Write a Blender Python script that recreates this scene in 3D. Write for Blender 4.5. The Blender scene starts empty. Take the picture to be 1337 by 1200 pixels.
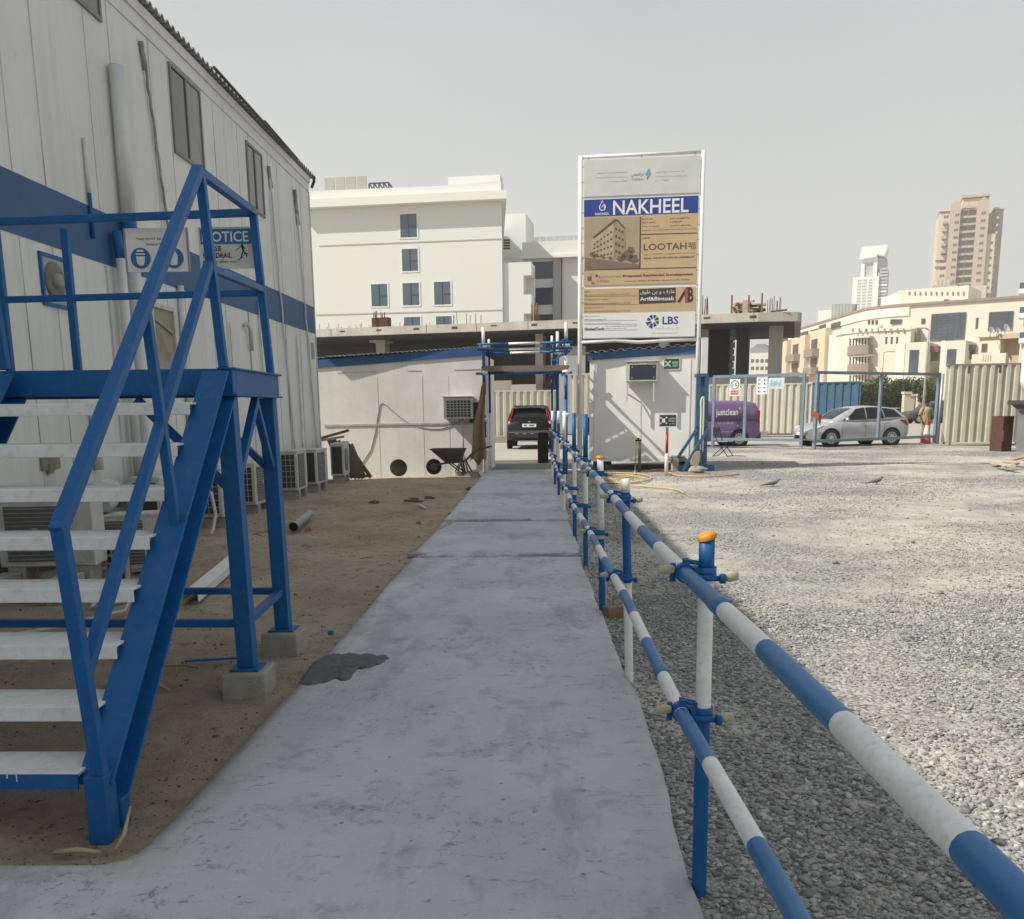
import bpy, math, random
import numpy as np
from mathutils import Matrix, Vector
S = bpy.context.scene
COL = S.collection
random.seed(7)
RNG = np.random.default_rng(11)
PI = math.pi

# ---------------------------------------------------------------- camera model (photo is 1337 x 1200)
FOC, PCX, PCY, EYE = 1200.0, 668.5, 760.0, 1.6
def _cam_axes(vx=697.0, vy=531.0, roll=0.0104):
    yd = np.array([(vx-PCX)/FOC, (vy-PCY)/FOC, 1.0]); yd /= np.linalg.norm(yd)
    p2 = np.array([(vx-PCX)/FOC+1.0, (vy-PCY)/FOC-roll, 1.0])
    n = np.cross(yd, p2); n /= np.linalg.norm(n)
    if n[1] < 0: n = -n
    zd = -n
    xd = np.cross(yd, zd)
    return np.array([xd, yd, zd]).T          # camera(right,down,fwd) = R @ world
R_CAM = _cam_axes()
def at(px, py, Y):
    """world point on the sight line of a photo pixel at forward distance Y"""
    d = R_CAM.T @ np.array([(px-PCX)/FOC, (py-PCY)/FOC, 1.0])
    t = Y/d[1]
    return (t*d[0], t*d[1], EYE+t*d[2])

# ---------------------------------------------------------------- mesh builder
class MB:
    def __init__(s): s.v = []; s.f = []; s.m = []; s.sm = []
    def add(s, verts, faces, mi=0, smooth=False, M=None):
        o = len(s.v)
        if M is not None: verts = [tuple(M @ Vector(p)) for p in verts]
        s.v.extend([tuple(p) for p in verts])
        for f in faces:
            s.f.append(tuple(i+o for i in f)); s.m.append(mi); s.sm.append(smooth)
        return s
    def box(s, x0, x1, y0, y1, z0, z1, mi=0, M=None):
        v = [(x, y, z) for z in (z0, z1) for y in (y0, y1) for x in (x0, x1)]
        f = [(0,2,3,1), (4,5,7,6), (0,1,5,4), (2,6,7,3), (0,4,6,2), (1,3,7,5)]
        return s.add(v, f, mi, False, M)
    def cbox(s, c, d, mi=0, M=None):
        return s.box(c[0]-d[0]/2, c[0]+d[0]/2, c[1]-d[1]/2, c[1]+d[1]/2, c[2]-d[2]/2, c[2]+d[2]/2, mi, M)
    def beam(s, p0, p1, w, h, up=(0,0,1), mi=0, M=None):
        a, b = Vector(p0), Vector(p1); d = (b-a).normalized()
        u = Vector(up)
        if abs(d.dot(u)) > 0.98: u = Vector((0,1,0))
        sx = d.cross(u).normalized(); sz = sx.cross(d).normalized()
        v = []
        for p in (a, b):
            for i, j in ((-1,-1), (1,-1), (1,1), (-1,1)): v.append(tuple(p+sx*(i*w/2)+sz*(j*h/2)))
        f = [(3,2,1,0), (4,5,6,7), (0,1,5,4), (1,2,6,5), (2,3,7,6), (3,0,4,7)]
        return s.add(v, f, mi, False, M)
    def tube(s, pts, r, n=10, mi=0, cap=True, M=None, radii=None):
        P = [Vector(p) for p in pts]; k = len(P); v = []; f = []
        ref = None
        for i, p in enumerate(P):
            d = (P[min(i+1, k-1)]-P[max(i-1, 0)]).normalized()
            if ref is None:
                ref = Vector((0,0,1)) if abs(d.z) < 0.9 else Vector((1,0,0))
            a = d.cross(ref).normalized(); b = a.cross(d).normalized(); ref = b
            rr = radii[i] if radii else r
            for j in range(n):
                t = 2*PI*j/n; v.append(tuple(p+a*(rr*math.cos(t))+b*(rr*math.sin(t))))
        for i in range(k-1):
            for j in range(n):
                j2 = (j+1) % n
                f.append((i*n+j, i*n+j2, (i+1)*n+j2, (i+1)*n+j))
        s.add(v, f, mi, True, M)
        if cap:
            o = len(s.v)-k*n
            s.f.append(tuple(o+j for j in range(n))[::-1]); s.m.append(mi); s.sm.append(False)
            s.f.append(tuple(o+(k-1)*n+j for j in range(n))); s.m.append(mi); s.sm.append(False)
        return s
    def lathe(s, prof, n=24, mi=0, M=None, smooth=True):
        v = []; f = []; k = len(prof)
        for r, z in prof:
            for j in range(n):
                t = 2*PI*j/n; v.append((r*math.cos(t), r*math.sin(t), z))
        for i in range(k-1):
            for j in range(n):
                j2 = (j+1) % n; f.append((i*n+j, i*n+j2, (i+1)*n+j2, (i+1)*n+j))
        return s.add(v, f, mi, smooth, M)
    def prism(s, poly, d0, d1, axis='y', mi=0, M=None):
        """poly: list of 2-D points; extruded along axis. axis y: poly=(x,z); axis x: poly=(y,z); axis z: poly=(x,y)"""
        n = len(poly)
        def mk(p, d):
            return (p[0], d, p[1]) if axis == 'y' else ((d, p[0], p[1]) if axis == 'x' else (p[0], p[1], d))
        v = [mk(p, d0) for p in poly]+[mk(p, d1) for p in poly]
        f = [tuple(range(n)), tuple(range(n, 2*n))[::-1]]
        for i in range(n):
            j = (i+1) % n; f.append((j, i, n+i, n+j))
        return s.add(v, f, mi, False, M)
    def disc(s, c, r, n=24, mi=0, axis='y', t=0.01, M=None):
        poly = [(c[0]+r*math.cos(2*PI*i/n), c[2]+r*math.sin(2*PI*i/n)) for i in range(n)]
        return s.prism(poly, c[1], c[1]+t, 'y', mi, M)
    def corrugated(s, x0, x1, z0, z1, y=0.0, pitch=0.25, depth=0.04, thick=0.012, mi=0, M=None, flat=0.35, vary=None):
        """upright sheet along x with trapezoid ribs towards -y"""
        pr = []; x = x0
        while x < x1-1e-6:
            for fx, fy in ((0, 0), (flat, 0), (flat+.12, -depth), (1-.12, -depth)):
                xx = x+fx*pitch
                if xx <= x1: pr.append((xx, y+fy))
            x += pitch
        pr.append((x1, y))
        back = [(a, b+thick) for a, b in pr][::-1]
        return s.prism(pr+back, z0, z1, 'z', mi, M)
    def build(s, name, mat, parent=None, world=False, bevel=0, smooth_angle=None):
        V = [Vector(p) for p in s.v]
        if parent is not None and world:
            W = world_m(parent).inverted(); V = [W @ p for p in V]
        elif parent is not None and parent.type == 'MESH':
            W = parent['_off'] if '_off' in parent.keys() else None
            if W: V = [p-Vector(W) for p in V]
        lo = Vector([min(p[i] for p in V) for i in range(3)]); hi = Vector([max(p[i] for p in V) for i in range(3)])
        c = (lo+hi)/2
        if parent is None: c.z = lo.z
        me = bpy.data.meshes.new(name)
        me.from_pydata([tuple(p-c) for p in V], [], s.f)
        for mt in (mat if isinstance(mat, (list, tuple)) else [mat]): me.materials.append(mt)
        me.polygons.foreach_set('material_index', s.m)
        me.polygons.foreach_set('use_smooth', s.sm)
        me.update()
        o = bpy.data.objects.new(name, me); COL.objects.link(o)
        o.location = c
        if parent is not None:
            o.parent = parent
        off = Vector(c)
        if parent is not None and parent.type == 'MESH' and '_off' in parent.keys() and not world: off = off+Vector(parent['_off'])
        o['_off'] = tuple(off)
        if bevel:
            b = o.modifiers.new('bevel', 'BEVEL'); b.width = bevel; b.segments = 2; b.limit_method = 'ANGLE'; b.angle_limit = math.radians(40)
        return o
def world_m(o):
    m = Matrix.Translation(o.location) @ o.rotation_euler.to_matrix().to_4x4()
    return world_m(o.parent) @ m if o.parent else m
def tag(o, label=None, cat=None, group=None, kind=None):
    if label: o['label'] = label
    if cat: o['category'] = cat
    if group: o['group'] = group
    if kind: o['kind'] = kind
    return o
def thing(name, label, cat, loc=(0,0,0), rz=0.0, group=None):
    o = bpy.data.objects.new(name, None); COL.objects.link(o)
    o.empty_display_size = 0.2
    o.location = loc; o.rotation_euler = (0, 0, rz)
    return tag(o, label, cat, group)
def copy_tree(o, parent=None):
    c = o.copy(); COL.objects.link(c)
    if parent is not None: c.parent = parent
    for ch in list(o.children): copy_tree(ch, c)
    return c
def rot(ax, deg): return Matrix.Rotation(math.radians(deg), 4, ax)
def tr(x, y, z): return Matrix.Translation((x, y, z))

# lettering: built-in font turned into mesh
_dg = None
def text_mesh(s, bold=0.0):
    cu = bpy.data.curves.new('lettering', 'FONT'); cu.body = s; cu.resolution_u = 2
    cu.offset = bold
    o = bpy.data.objects.new('lettering', cu); COL.objects.link(o)
    dg = bpy.context.evaluated_depsgraph_get(); dg.update()
    me = bpy.data.meshes.new_from_object(o.evaluated_get(dg))
    bpy.data.objects.remove(o); bpy.data.curves.remove(cu)
    V = [tuple(v.co) for v in me.vertices]; F = [tuple(p.vertices) for p in me.polygons]
    bpy.data.meshes.remove(me)
    return V, F
def text_into(mb, s, x0, x1, z0, z1, y, mi=0, bold=0.0, M=None, fit='both', th=0.0):
    """lettering lying in the xz plane at depth y facing -y, fitted to a box"""
    V, F = text_mesh(s, bold)
    if not V: return
    a = min(p[0] for p in V); b = max(p[0] for p in V); c = min(p[1] for p in V); d = max(p[1] for p in V)
    sx = (x1-x0)/max(b-a, 1e-6); sz = (z1-z0)/max(d-c, 1e-6)
    if fit == 'h': sx = sz
    mb.add([(x0+(p[0]-a)*sx, y, z0+(p[1]-c)*sz) for p in V], F, mi, False, M)

# ---------------------------------------------------------------- materials
MATS = {}
def mat(name, col, rough=0.6, metal=0.0, n1=0.0, s1=3.0, n2=0.0, s2=30.0, bump=0.0, bs=60.0, streak=0.0, dirt=None, spec=0.5, col2=None, edge=None):
    """painted / mineral surface: base colour broken by two noises, optional vertical streaks, bump"""
    if name in MATS: return MATS[name]
    m = bpy.data.materials.new(name); m.use_nodes = True; nt = m.node_tree; N = nt.nodes; L = nt.links
    b = N['Principled BSDF']; b.inputs['Roughness'].default_value = rough; b.inputs['Metallic'].default_value = metal
    b.inputs['Specular IOR Level'].default_value = spec
    b.inputs['Base Color'].default_value = (*col, 1)
    tc = N.new('ShaderNodeTexCoord')
    cur = None
    def noise(scale, det=6, stretch=None, rgh=0.6):
        n = N.new('ShaderNodeTexNoise'); n.inputs['Scale'].default_value = scale; n.inputs['Detail'].default_value = det; n.inputs['Roughness'].default_value = rgh
        if stretch:
            mp = N.new('ShaderNodeMapping'); mp.inputs['Scale'].default_value = stretch; L.new(tc.outputs['Object'], mp.inputs['Vector']); L.new(mp.outputs['Vector'], n.inputs['Vector'])
        else: L.new(tc.outputs['Object'], n.inputs['Vector'])
        return n
    def ramp(src, lo, hi):
        r = N.new('ShaderNodeMapRange'); r.inputs['From Min'].default_value = lo; r.inputs['From Max'].default_value = hi; L.new(src, r.inputs['Value']); return r.outputs['Result']
    base = N.new('ShaderNodeRGB'); base.outputs[0].default_value = (*col, 1); cur = base.outputs[0]
    def mixc(fac, other, amt, blend='MIX'):
        nonlocal cur
        mx = N.new('ShaderNodeMix'); mx.data_type = 'RGBA'; mx.blend_type = blend
        mul = N.new('ShaderNodeMath'); mul.operation = 'MULTIPLY'; mul.inputs[1].default_value = amt; L.new(fac, mul.inputs[0]); L.new(mul.outputs[0], mx.inputs[0])
        L.new(cur, mx.inputs[6]); mx.inputs[7].default_value = (*other, 1); cur = mx.outputs[2]
    dk = dirt or tuple(c*0.45 for c in col)
    if n1: mixc(ramp(noise(s1).outputs['Fac'], 0.42, 0.68), col2 or dk, n1)
    if n2: mixc(ramp(noise(s2).outputs['Fac'], 0.5, 0.75), dk, n2)
    if streak: mixc(ramp(noise(1.0, 4, (5.0, 5.0, 0.25)).outputs['Fac'], 0.5, 0.78), dk, streak)
    L.new(cur, b.inputs['Base Color'])
    if bump:
        bn = noise(bs, 5); bp = N.new('ShaderNodeBump'); bp.inputs['Strength'].default_value = bump; bp.inputs['Distance'].default_value = 0.02
        L.new(bn.outputs['Fac'], bp.inputs['Height']); L.new(bp.outputs['Normal'], b.inputs['Normal'])
    MATS[name] = m
    return m
def glassy(name, col, rough=0.08):
    m = mat(name, col, rough, 0.0, n1=0.25, s1=1.2, spec=0.8)
    return m

BLUE = mat('blue_paint', (0.006, 0.098, 0.300), 0.45, n1=0.40, s1=3, n2=0.45, s2=26, bump=0.10, bs=22, col2=(0.016, 0.145, 0.37), spec=0.25, dirt=(0.07, 0.14, 0.24))
BLUEF = mat('faded_blue_paint', (0.022, 0.155, 0.385), 0.5, n1=0.5, s1=5, n2=0.4, s2=45, bump=0.08, bs=40, col2=(0.10, 0.22, 0.38), dirt=(0.10, 0.16, 0.24))
BLUEB = mat('blue_band_paint', (0.022, 0.095, 0.235), 0.6, n1=0.25, s1=2, streak=0.3)
FASC = mat('blue_fascia', (0.03, 0.098, 0.235), 0.5, n1=0.3, s1=3)
WTUBE = mat('white_tube_paint', (0.82, 0.82, 0.80), 0.5, n1=0.22, s1=7, n2=0.35, s2=60, bump=0.08, bs=40, dirt=(0.35, 0.34, 0.32))
WPAINT = mat('white_paint', (0.74, 0.74, 0.72), 0.55, n1=0.2, s1=3, n2=0.15, s2=25, dirt=(0.42, 0.40, 0.36))
TREAD = mat('tread_paint', (0.80, 0.82, 0.81), 0.5, n1=0.5, s1=3.5, n2=0.45, s2=24, bump=0.08, dirt=(0.46, 0.43, 0.38), col2=(0.62, 0.61, 0.58))
WALLM = None
CREAM = mat('cream_sheet', (0.55, 0.52, 0.43), 0.55, n1=0.25, s1=2, streak=0.35, dirt=(0.34, 0.29, 0.20))
GREENSHEET = mat('khaki_sheet', (0.50, 0.48, 0.37), 0.55, n1=0.3, s1=1.5, streak=0.45, dirt=(0.24, 0.21, 0.14))
BLUESHEET = mat('blue_sheet', (0.055, 0.125, 0.205), 0.5, n1=0.3, s1=2, streak=0.4)
CONC = mat('raw_concrete', (0.50, 0.47, 0.41), 0.9, n1=0.4, s1=0.8, n2=0.3, s2=9, streak=0.35, bump=0.1, bs=12)
CONCD = mat('dark_concrete', (0.075, 0.072, 0.068), 0.9, n1=0.4, s1=0.6, n2=0.2, s2=9)  # concrete darkened to carry the shade inside the unfinished frame
BLOCKM = mat('concrete_block', (0.38, 0.36, 0.32), 0.95, n1=0.4, s1=9, n2=0.5, s2=70, bump=0.5, bs=90)
ACW = mat('condenser_white', (0.56, 0.56, 0.53), 0.5, n1=0.4, s1=5, n2=0.3, s2=30, streak=0.3, dirt=(0.30, 0.27, 0.22))
ACDARK = mat('coil_dark', (0.045, 0.043, 0.04), 0.6, n1=0.4, s1=30)
ACSLAT = mat('fan_slat', (0.30, 0.30, 0.285), 0.6, n1=0.4, s1=12)
ACFAN = mat('fan_grey', (0.13, 0.13, 0.122), 0.6, n1=0.4, s1=12)
BLACK = mat('black', (0.008, 0.008, 0.009), 0.6, spec=0.2)
DKGREY = mat('dark_grey', (0.06, 0.06, 0.06), 0.6, n1=0.3, s1=8)
GREY = mat('grey_plastic', (0.28, 0.29, 0.31), 0.5, n1=0.3, s1=8)
WOOD = mat('weathered_wood', (0.20, 0.13, 0.08), 0.85, n1=0.5, s1=4, n2=0.4, s2=40, bump=0.2, bs=50)
WOODL = mat('pale_wood', (0.46, 0.34, 0.22), 0.8, n1=0.5, s1=4, n2=0.4, s2=40, bump=0.2, bs=50)
RUST = mat('rusty_steel', (0.085, 0.038, 0.024), 0.85, n1=0.6, s1=5, n2=0.4, s2=30, bump=0.2, bs=30)
REBAR = mat('rebar', (0.16, 0.10, 0.07), 0.8, n1=0.5, s1=5)
GLASS = glassy('window_glass', (0.045, 0.075, 0.110))
GLASSD = glassy('dark_glass', (0.018, 0.02, 0.022), 0.08); GLASSD.node_tree.nodes['Principled BSDF'].inputs['Specular IOR Level'].default_value = 0.3
GALV = mat('galvanised', (0.42, 0.43, 0.43), 0.45, 0.6, n1=0.3, s1=6)
# ---------------------------------------------------------------- light, sky, camera
SUN_D = Vector((0.973, 0.30, -1.0)).normalized()
elev = math.asin(-SUN_D.z); az = math.atan2(-SUN_D.x, -SUN_D.y)     # azimuth of the sun, clockwise from +Y
sl = bpy.data.lights.new('sun', 'SUN'); sl.energy = 4.7; sl.angle = math.radians(0.55); sl.color = (1.0, 0.945, 0.85)
so = bpy.data.objects.new('sun', sl); COL.objects.link(so)
so.rotation_euler = SUN_D.to_track_quat('-Z', 'Y').to_euler()
W = bpy.data.worlds.new('World'); S.world = W; W.use_nodes = True
nt = W.node_tree; bg = nt.nodes['Background']
sky = nt.nodes.new('ShaderNodeTexSky'); sky.sky_type = 'NISHITA'; sky.sun_disc = False
sky.sun_elevation = elev; sky.sun_rotation = az
sky.air_density = 1.0; sky.dust_density = 3.0; sky.ozone_density = 1.0
# dusty haze layer: pale grey veil over the clear sky, paler towards the horizon
tc = nt.nodes.new('ShaderNodeTexCoord'); sp = nt.nodes.new('ShaderNodeSeparateXYZ'); nt.links.new(tc.outputs['Generated'], sp.inputs[0])
mr = nt.nodes.new('ShaderNodeMapRange'); mr.inputs['From Min'].default_value = 0.0; mr.inputs['From Max'].default_value = 0.75; nt.links.new(sp.outputs['Z'], mr.inputs['Value'])
vz = nt.nodes.new('ShaderNodeMix'); vz.data_type = 'RGBA'; nt.links.new(mr.outputs['Result'], vz.inputs[0])
vz.inputs[6].default_value = (7.2, 7.25, 7.05, 1); vz.inputs[7].default_value = (4.55, 5.05, 5.4, 1)
nz = nt.nodes.new('ShaderNodeTexNoise'); nz.inputs['Scale'].default_value = 1.6; nz.inputs['Detail'].default_value = 5
mpz = nt.nodes.new('ShaderNodeMapping'); mpz.inputs['Scale'].default_value = (1, 1, 2.6); nt.links.new(tc.outputs['Generated'], mpz.inputs['Vector']); nt.links.new(mpz.outputs['Vector'], nz.inputs['Vector'])
cl = nt.nodes.new('ShaderNodeMapRange'); cl.inputs['From Min'].default_value = 0.3; cl.inputs['From Max'].default_value = 0.7; cl.inputs['To Min'].default_value = 0.91; cl.inputs['To Max'].default_value = 1.07; nt.links.new(nz.outputs['Fac'], cl.inputs['Value'])
mu = nt.nodes.new('ShaderNodeMix'); mu.data_type = 'RGBA'; mu.blend_type = 'MULTIPLY'; mu.inputs[0].default_value = 1.0
nt.links.new(vz.outputs[2], mu.inputs[6]); nt.links.new(cl.outputs['Result'], mu.inputs[7])
mx = nt.nodes.new('ShaderNodeMix'); mx.data_type = 'RGBA'; mx.inputs[0].default_value = 0.82
nt.links.new(sky.outputs[0], mx.inputs[6]); nt.links.new(mu.outputs[2], mx.inputs[7])
nt.links.new(mx.outputs[2], bg.inputs['Color']); bg.inputs['Strength'].default_value = 0.077
S.view_settings.view_transform = 'Standard'; S.view_settings.look = 'None'; S.view_settings.exposure = 0.38; S.view_settings.gamma = 1.0
S.cycles.use_denoising = True
S.cycles.max_bounces = 6; S.cycles.diffuse_bounces = 3; S.cycles.glossy_bounces = 3

cam = bpy.data.cameras.new('camera'); co = bpy.data.objects.new('camera', cam); COL.objects.link(co); S.camera = co
cam.sensor_fit = 'HORIZONTAL'; cam.sensor_width = 36.0; cam.lens = 36.0*FOC/1337.0
cam.shift_x = 0.0; cam.shift_y = (PCY-600.0)/1337.0
cam.clip_start = 0.05; cam.clip_end = 6000
Rb = Matrix([[*R_CAM[0]], [*(-R_CAM[1])], [*(-R_CAM[2])]]).transposed().to_4x4()
co.matrix_world = tr(0, 0, EYE) @ Rb

# ---------------------------------------------------------------- noise for terrain
def _vn(x, y, seed):
    xi = np.floor(x).astype(int); yi = np.floor(y).astype(int); fx = x-xi; fy = y-yi
    fx = fx*fx*(3-2*fx); fy = fy*fy*(3-2*fy)
    def h(a, b):
        n = (a*374761393+b*668265263+seed*974711) & 0x7fffffff
        n = ((n ^ (n >> 13))*1274126177) & 0x7fffffff
        return ((n ^ (n >> 16)) & 0xffff)/65535.0
    return (h(xi, yi)*(1-fx)+h(xi+1, yi)*fx)*(1-fy)+(h(xi, yi+1)*(1-fx)+h(xi+1, yi+1)*fx)*fy
def fbm(x, y, seed=0, octv=4):
    r = 0; a = 1; s = 0
    for i in range(octv):
        r = r+a*_vn(x*2**i, y*2**i, seed+i); s += a; a *= .5
    return r/s-0.5
def grid_obj(name, xs, ys, zf, mt, kind='structure', xf=None):
    X, Y = np.meshgrid(xs, ys)
    if xf: X, Y = xf(X, Y)
    Z = zf(X, Y)
    V = np.stack([X, Y, Z], -1).reshape(-1, 3); nx, ny = len(xs), len(ys)
    F = [(j*nx+i, j*nx+i+1, (j+1)*nx+i+1, (j+1)*nx+i) for j in range(ny-1) for i in range(nx-1)]
    me = bpy.data.meshes.new(name); me.from_pydata(V.tolist(), [], F); me.materials.append(mt)
    me.polygons.foreach_set('use_smooth', [True]*len(F)); me.update()
    o = bpy.data.objects.new(name, me); COL.objects.link(o); o['kind'] = kind
    return o
def nodes_mat(name, rough=0.95):
    m = bpy.data.materials.new(name); m.use_nodes = True
    b = m.node_tree.nodes['Principled BSDF']; b.inputs['Roughness'].default_value = rough; b.inputs['Specular IOR Level'].default_value = 0.25
    return m, m.node_tree, b
class NG:
    """tiny node-graph helper on object coordinates"""
    def __init__(s, nt):
        s.nt = nt; s.tc = nt.nodes.new('ShaderNodeTexCoord')
    def noise(s, scale, det=6, rgh=0.6, st=None):
        n = s.nt.nodes.new('ShaderNodeTexNoise'); n.inputs['Scale'].default_value = scale; n.inputs['Detail'].default_value = det; n.inputs['Roughness'].default_value = rgh
        if st:
            mp = s.nt.nodes.new('ShaderNodeMapping'); mp.inputs['Scale'].default_value = st; s.nt.links.new(s.tc.outputs['Object'], mp.inputs['Vector']); s.nt.links.new(mp.outputs['Vector'], n.inputs['Vector'])
        else: s.nt.links.new(s.tc.outputs['Object'], n.inputs['Vector'])
        return n.outputs['Fac']
    def voro(s, scale, feat='F1', out='Distance', rnd=1.0):
        n = s.nt.nodes.new('ShaderNodeTexVoronoi'); n.inputs['Scale'].default_value = scale; n.feature = feat; n.inputs['Randomness'].default_value = rnd
        s.nt.links.new(s.tc.outputs['Object'], n.inputs['Vector']); return n.outputs[out]
    def ramp(s, src, lo, hi, a=0.0, b=1.0):
        r = s.nt.nodes.new('ShaderNodeMapRange'); r.inputs['From Min'].default_value = lo; r.inputs['From Max'].default_value = hi; r.inputs['To Min'].default_value = a; r.inputs['To Max'].default_value = b
        s.nt.links.new(src, r.inputs['Value']); return r.outputs['Result']
    def mix(s, fac, a, b, blend='MIX'):
        m = s.nt.nodes.new('ShaderNodeMix'); m.data_type = 'RGBA'; m.blend_type = blend
        if isinstance(fac, (int, float)): m.inputs[0].default_value = fac
        else: s.nt.links.new(fac, m.inputs[0])
        for i, c in ((6, a), (7, b)):
            if isinstance(c, tuple): m.inputs[i].default_value = (*c, 1)
            else: s.nt.links.new(c, m.inputs[i])
        return m.outputs[2]
    def math(s, op, a, b):
        m = s.nt.nodes.new('ShaderNodeMath'); m.operation = op
        for i, c in ((0, a), (1, b)):
            if isinstance(c, (int, float)): m.inputs[i].default_value = c
            else: s.nt.links.new(c, m.inputs[i])
        return m.outputs[0]
    def bump(s, b, h, strength, dist=0.02):
        n = s.nt.nodes.new('ShaderNodeBump'); n.inputs['Strength'].default_value = strength; n.inputs['Distance'].default_value = dist
        s.nt.links.new(h, n.inputs['Height']); s.nt.links.new(n.outputs['Normal'], b.inputs['Normal'])

# sand
SAND, nt_, b_ = nodes_mat('sand'); g = NG(nt_)
c = g.mix(g.ramp(g.noise(0.7, 5), .38, .66), (0.58, 0.475, 0.36), (0.43, 0.335, 0.24))
c = g.mix(g.ramp(g.noise(7, 6, .7), .5, .72), c, (0.33, 0.255, 0.18))
c = g.mix(g.ramp(g.noise(40, 6, .75), .58, .72), c, (0.15, 0.115, 0.085))
c = g.mix(g.ramp(g.noise(55, 3, .7), .66, .75), c, (0.42, 0.37, 0.30))
nt_.links.new(c, b_.inputs['Base Color'])
g.bump(b_, g.math('ADD', g.noise(9, 8, .7), g.math('MULTIPLY', g.noise(60, 4, .7), .4)), 1.0, 0.07)
# walkway concrete
WALK, nt_, b_ = nodes_mat('walkway_concrete', 0.85); g = NG(nt_)
c = g.mix(g.ramp(g.noise(0.55, 5, .6), .36, .64), (0.555, 0.562, 0.590), (0.445, 0.450, 0.470))
c = g.mix(g.ramp(g.noise(1.7, 6, .7, (1, .5, 1)), .50, .70), c, (0.570, 0.575, 0.595))
c = g.mix(g.ramp(g.noise(3.2, 7, .75), .54, .70), c, (0.33, 0.333, 0.35))
c = g.mix(g.math('MULTIPLY', g.ramp(g.noise(13, 6, .8, (.6, 1.3, 1)), .58, .66), .75), c, (0.19, 0.19, 0.195))
c = g.mix(g.math('MULTIPLY', g.ramp(g.noise(17, 6, .8, (1, .5, 1)), .62, .68), .7), c, (0.62, 0.62, 0.61))
c = g.mix(g.math('MULTIPLY', g.ramp(g.voro(6.5), .075, .05), 0.7), c, (0.16, 0.16, 0.165))
c = g.mix(g.math('MULTIPLY', g.math('MULTIPLY', g.ramp(g.noise(26, 5, .8, (1, .6, 1)), .56, .62), g.ramp(g.noise(1.1, 4, .6), .48, .60)), .75), c, (0.20, 0.20, 0.205))
c = g.mix(g.math('MULTIPLY', g.ramp(g.noise(0.9, 6, .7, (1.3, .45, 1)), .53, .60), .45), c, (0.27, 0.275, 0.29))
c = g.mix(g.math('MULTIPLY', g.ramp(g.voro(3.1), .022, .014), .8), c, (0.75, 0.75, 0.72))
sx_ = nt_.nodes.new('ShaderNodeSeparateXYZ'); nt_.links.new(g.tc.outputs['Object'], sx_.inputs[0])
edge_l = g.ramp(g.math('ADD', sx_.outputs['X'], g.math('MULTIPLY', g.noise(2.2, 6, .75), .38)), -1.12, -1.32)
near_ = g.ramp(sx_.outputs['Y'], 2.9, 3.2)
c = g.mix(g.math('MULTIPLY', g.math('MULTIPLY', edge_l, near_), .7), c, (0.33, 0.28, 0.22))
edge_r = g.ramp(g.math('ADD', sx_.outputs['X'], g.math('MULTIPLY', g.noise(1.6, 6, .75), .6)), .62, .95)
c = g.mix(g.math('MULTIPLY', edge_r, .45), c, (0.30, 0.30, 0.30))
wob = g.math('MULTIPLY', g.math('SUBTRACT', g.noise(1.3, 6, .7), .5), .55)
for J_, w_ in ((10.05, .035), (13.05, .045)):
    dd = g.math('ABSOLUTE', g.math('SUBTRACT', g.math('ADD', sx_.outputs['Y'], wob), J_), 0)
    c = g.mix(g.math('MULTIPLY', g.ramp(dd, w_*2.2, w_*.4), .8), c, (0.15, 0.15, 0.155))
    c = g.mix(g.math('MULTIPLY', g.math('MULTIPLY', g.ramp(dd, .45, .05), g.ramp(g.noise(5, 6, .8), .45, .6)), .5), c, (0.27, 0.27, 0.275))
nt_.links.new(c, b_.inputs['Base Color'])
g.bump(b_, g.math('ADD', g.noise(5, 8, .7), g.math('MULTIPLY', g.noise(70, 4, .7), .25)), 0.35, 0.03)
# gravel yard
YARD, nt_, b_ = nodes_mat('gravel_ground'); g = NG(nt_)
cell = g.voro(40.0, 'F1', 'Color'); celld = g.voro(40.0)
gr = g.mix(g.ramp(cell, .1, .9), (0.19, 0.188, 0.18), (0.46, 0.45, 0.42))
gr = g.mix(g.ramp(celld, .5, .75), gr, (0.07, 0.066, 0.06))
sandy = g.mix(g.ramp(g.noise(3, 6, .7), .4, .65), (0.485, 0.46, 0.41), (0.41, 0.385, 0.34))
sandy = g.mix(g.ramp(g.noise(22, 6, .8), .56, .68), sandy, (0.17, 0.16, 0.142))
fac = g.ramp(g.math('ADD', g.noise(0.28, 5, .62), g.math('MULTIPLY', g.noise(2.4, 4), .25)), .55, .72)
c = g.mix(fac, gr, sandy)
c = g.mix(g.math('MULTIPLY', g.ramp(g.noise(0.5, 5, .65, (.45, 1.2, 1)), .56, .70), .5), c, (0.225, 0.21, 0.19))
c = g.mix(g.math('MULTIPLY', g.ramp(g.noise(0.9, 6, .75, (.35, 1.3, 1)), .62, .68), .75), c, (0.52, 0.49, 0.44))
nt_.links.new(c, b_.inputs['Base Color'])
g.bump(b_, g.math('ADD', g.math('MULTIPLY', celld, -1.0), g.noise(12, 6, .7)), 0.45, 0.02)
# far ground
FARG = mat('far_ground', (0.36, 0.325, 0.265), 0.95, n1=0.5, s1=0.08, n2=0.35, s2=1.5, dirt=(0.28, 0.25, 0.20))
ROADM = mat('light_road', (0.38, 0.355, 0.31), 0.95, n1=0.4, s1=0.4, n2=0.3, s2=6, dirt=(0.30, 0.28, 0.25))
SHADOWB = mat('shadow_band_grey', (0.13, 0.13, 0.13), 0.9, n1=0.4, s1=0.8, n2=0.4, s2=40, dirt=(0.22, 0.21, 0.19))  # dark tone painting a cast shadow on the pale road

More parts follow.
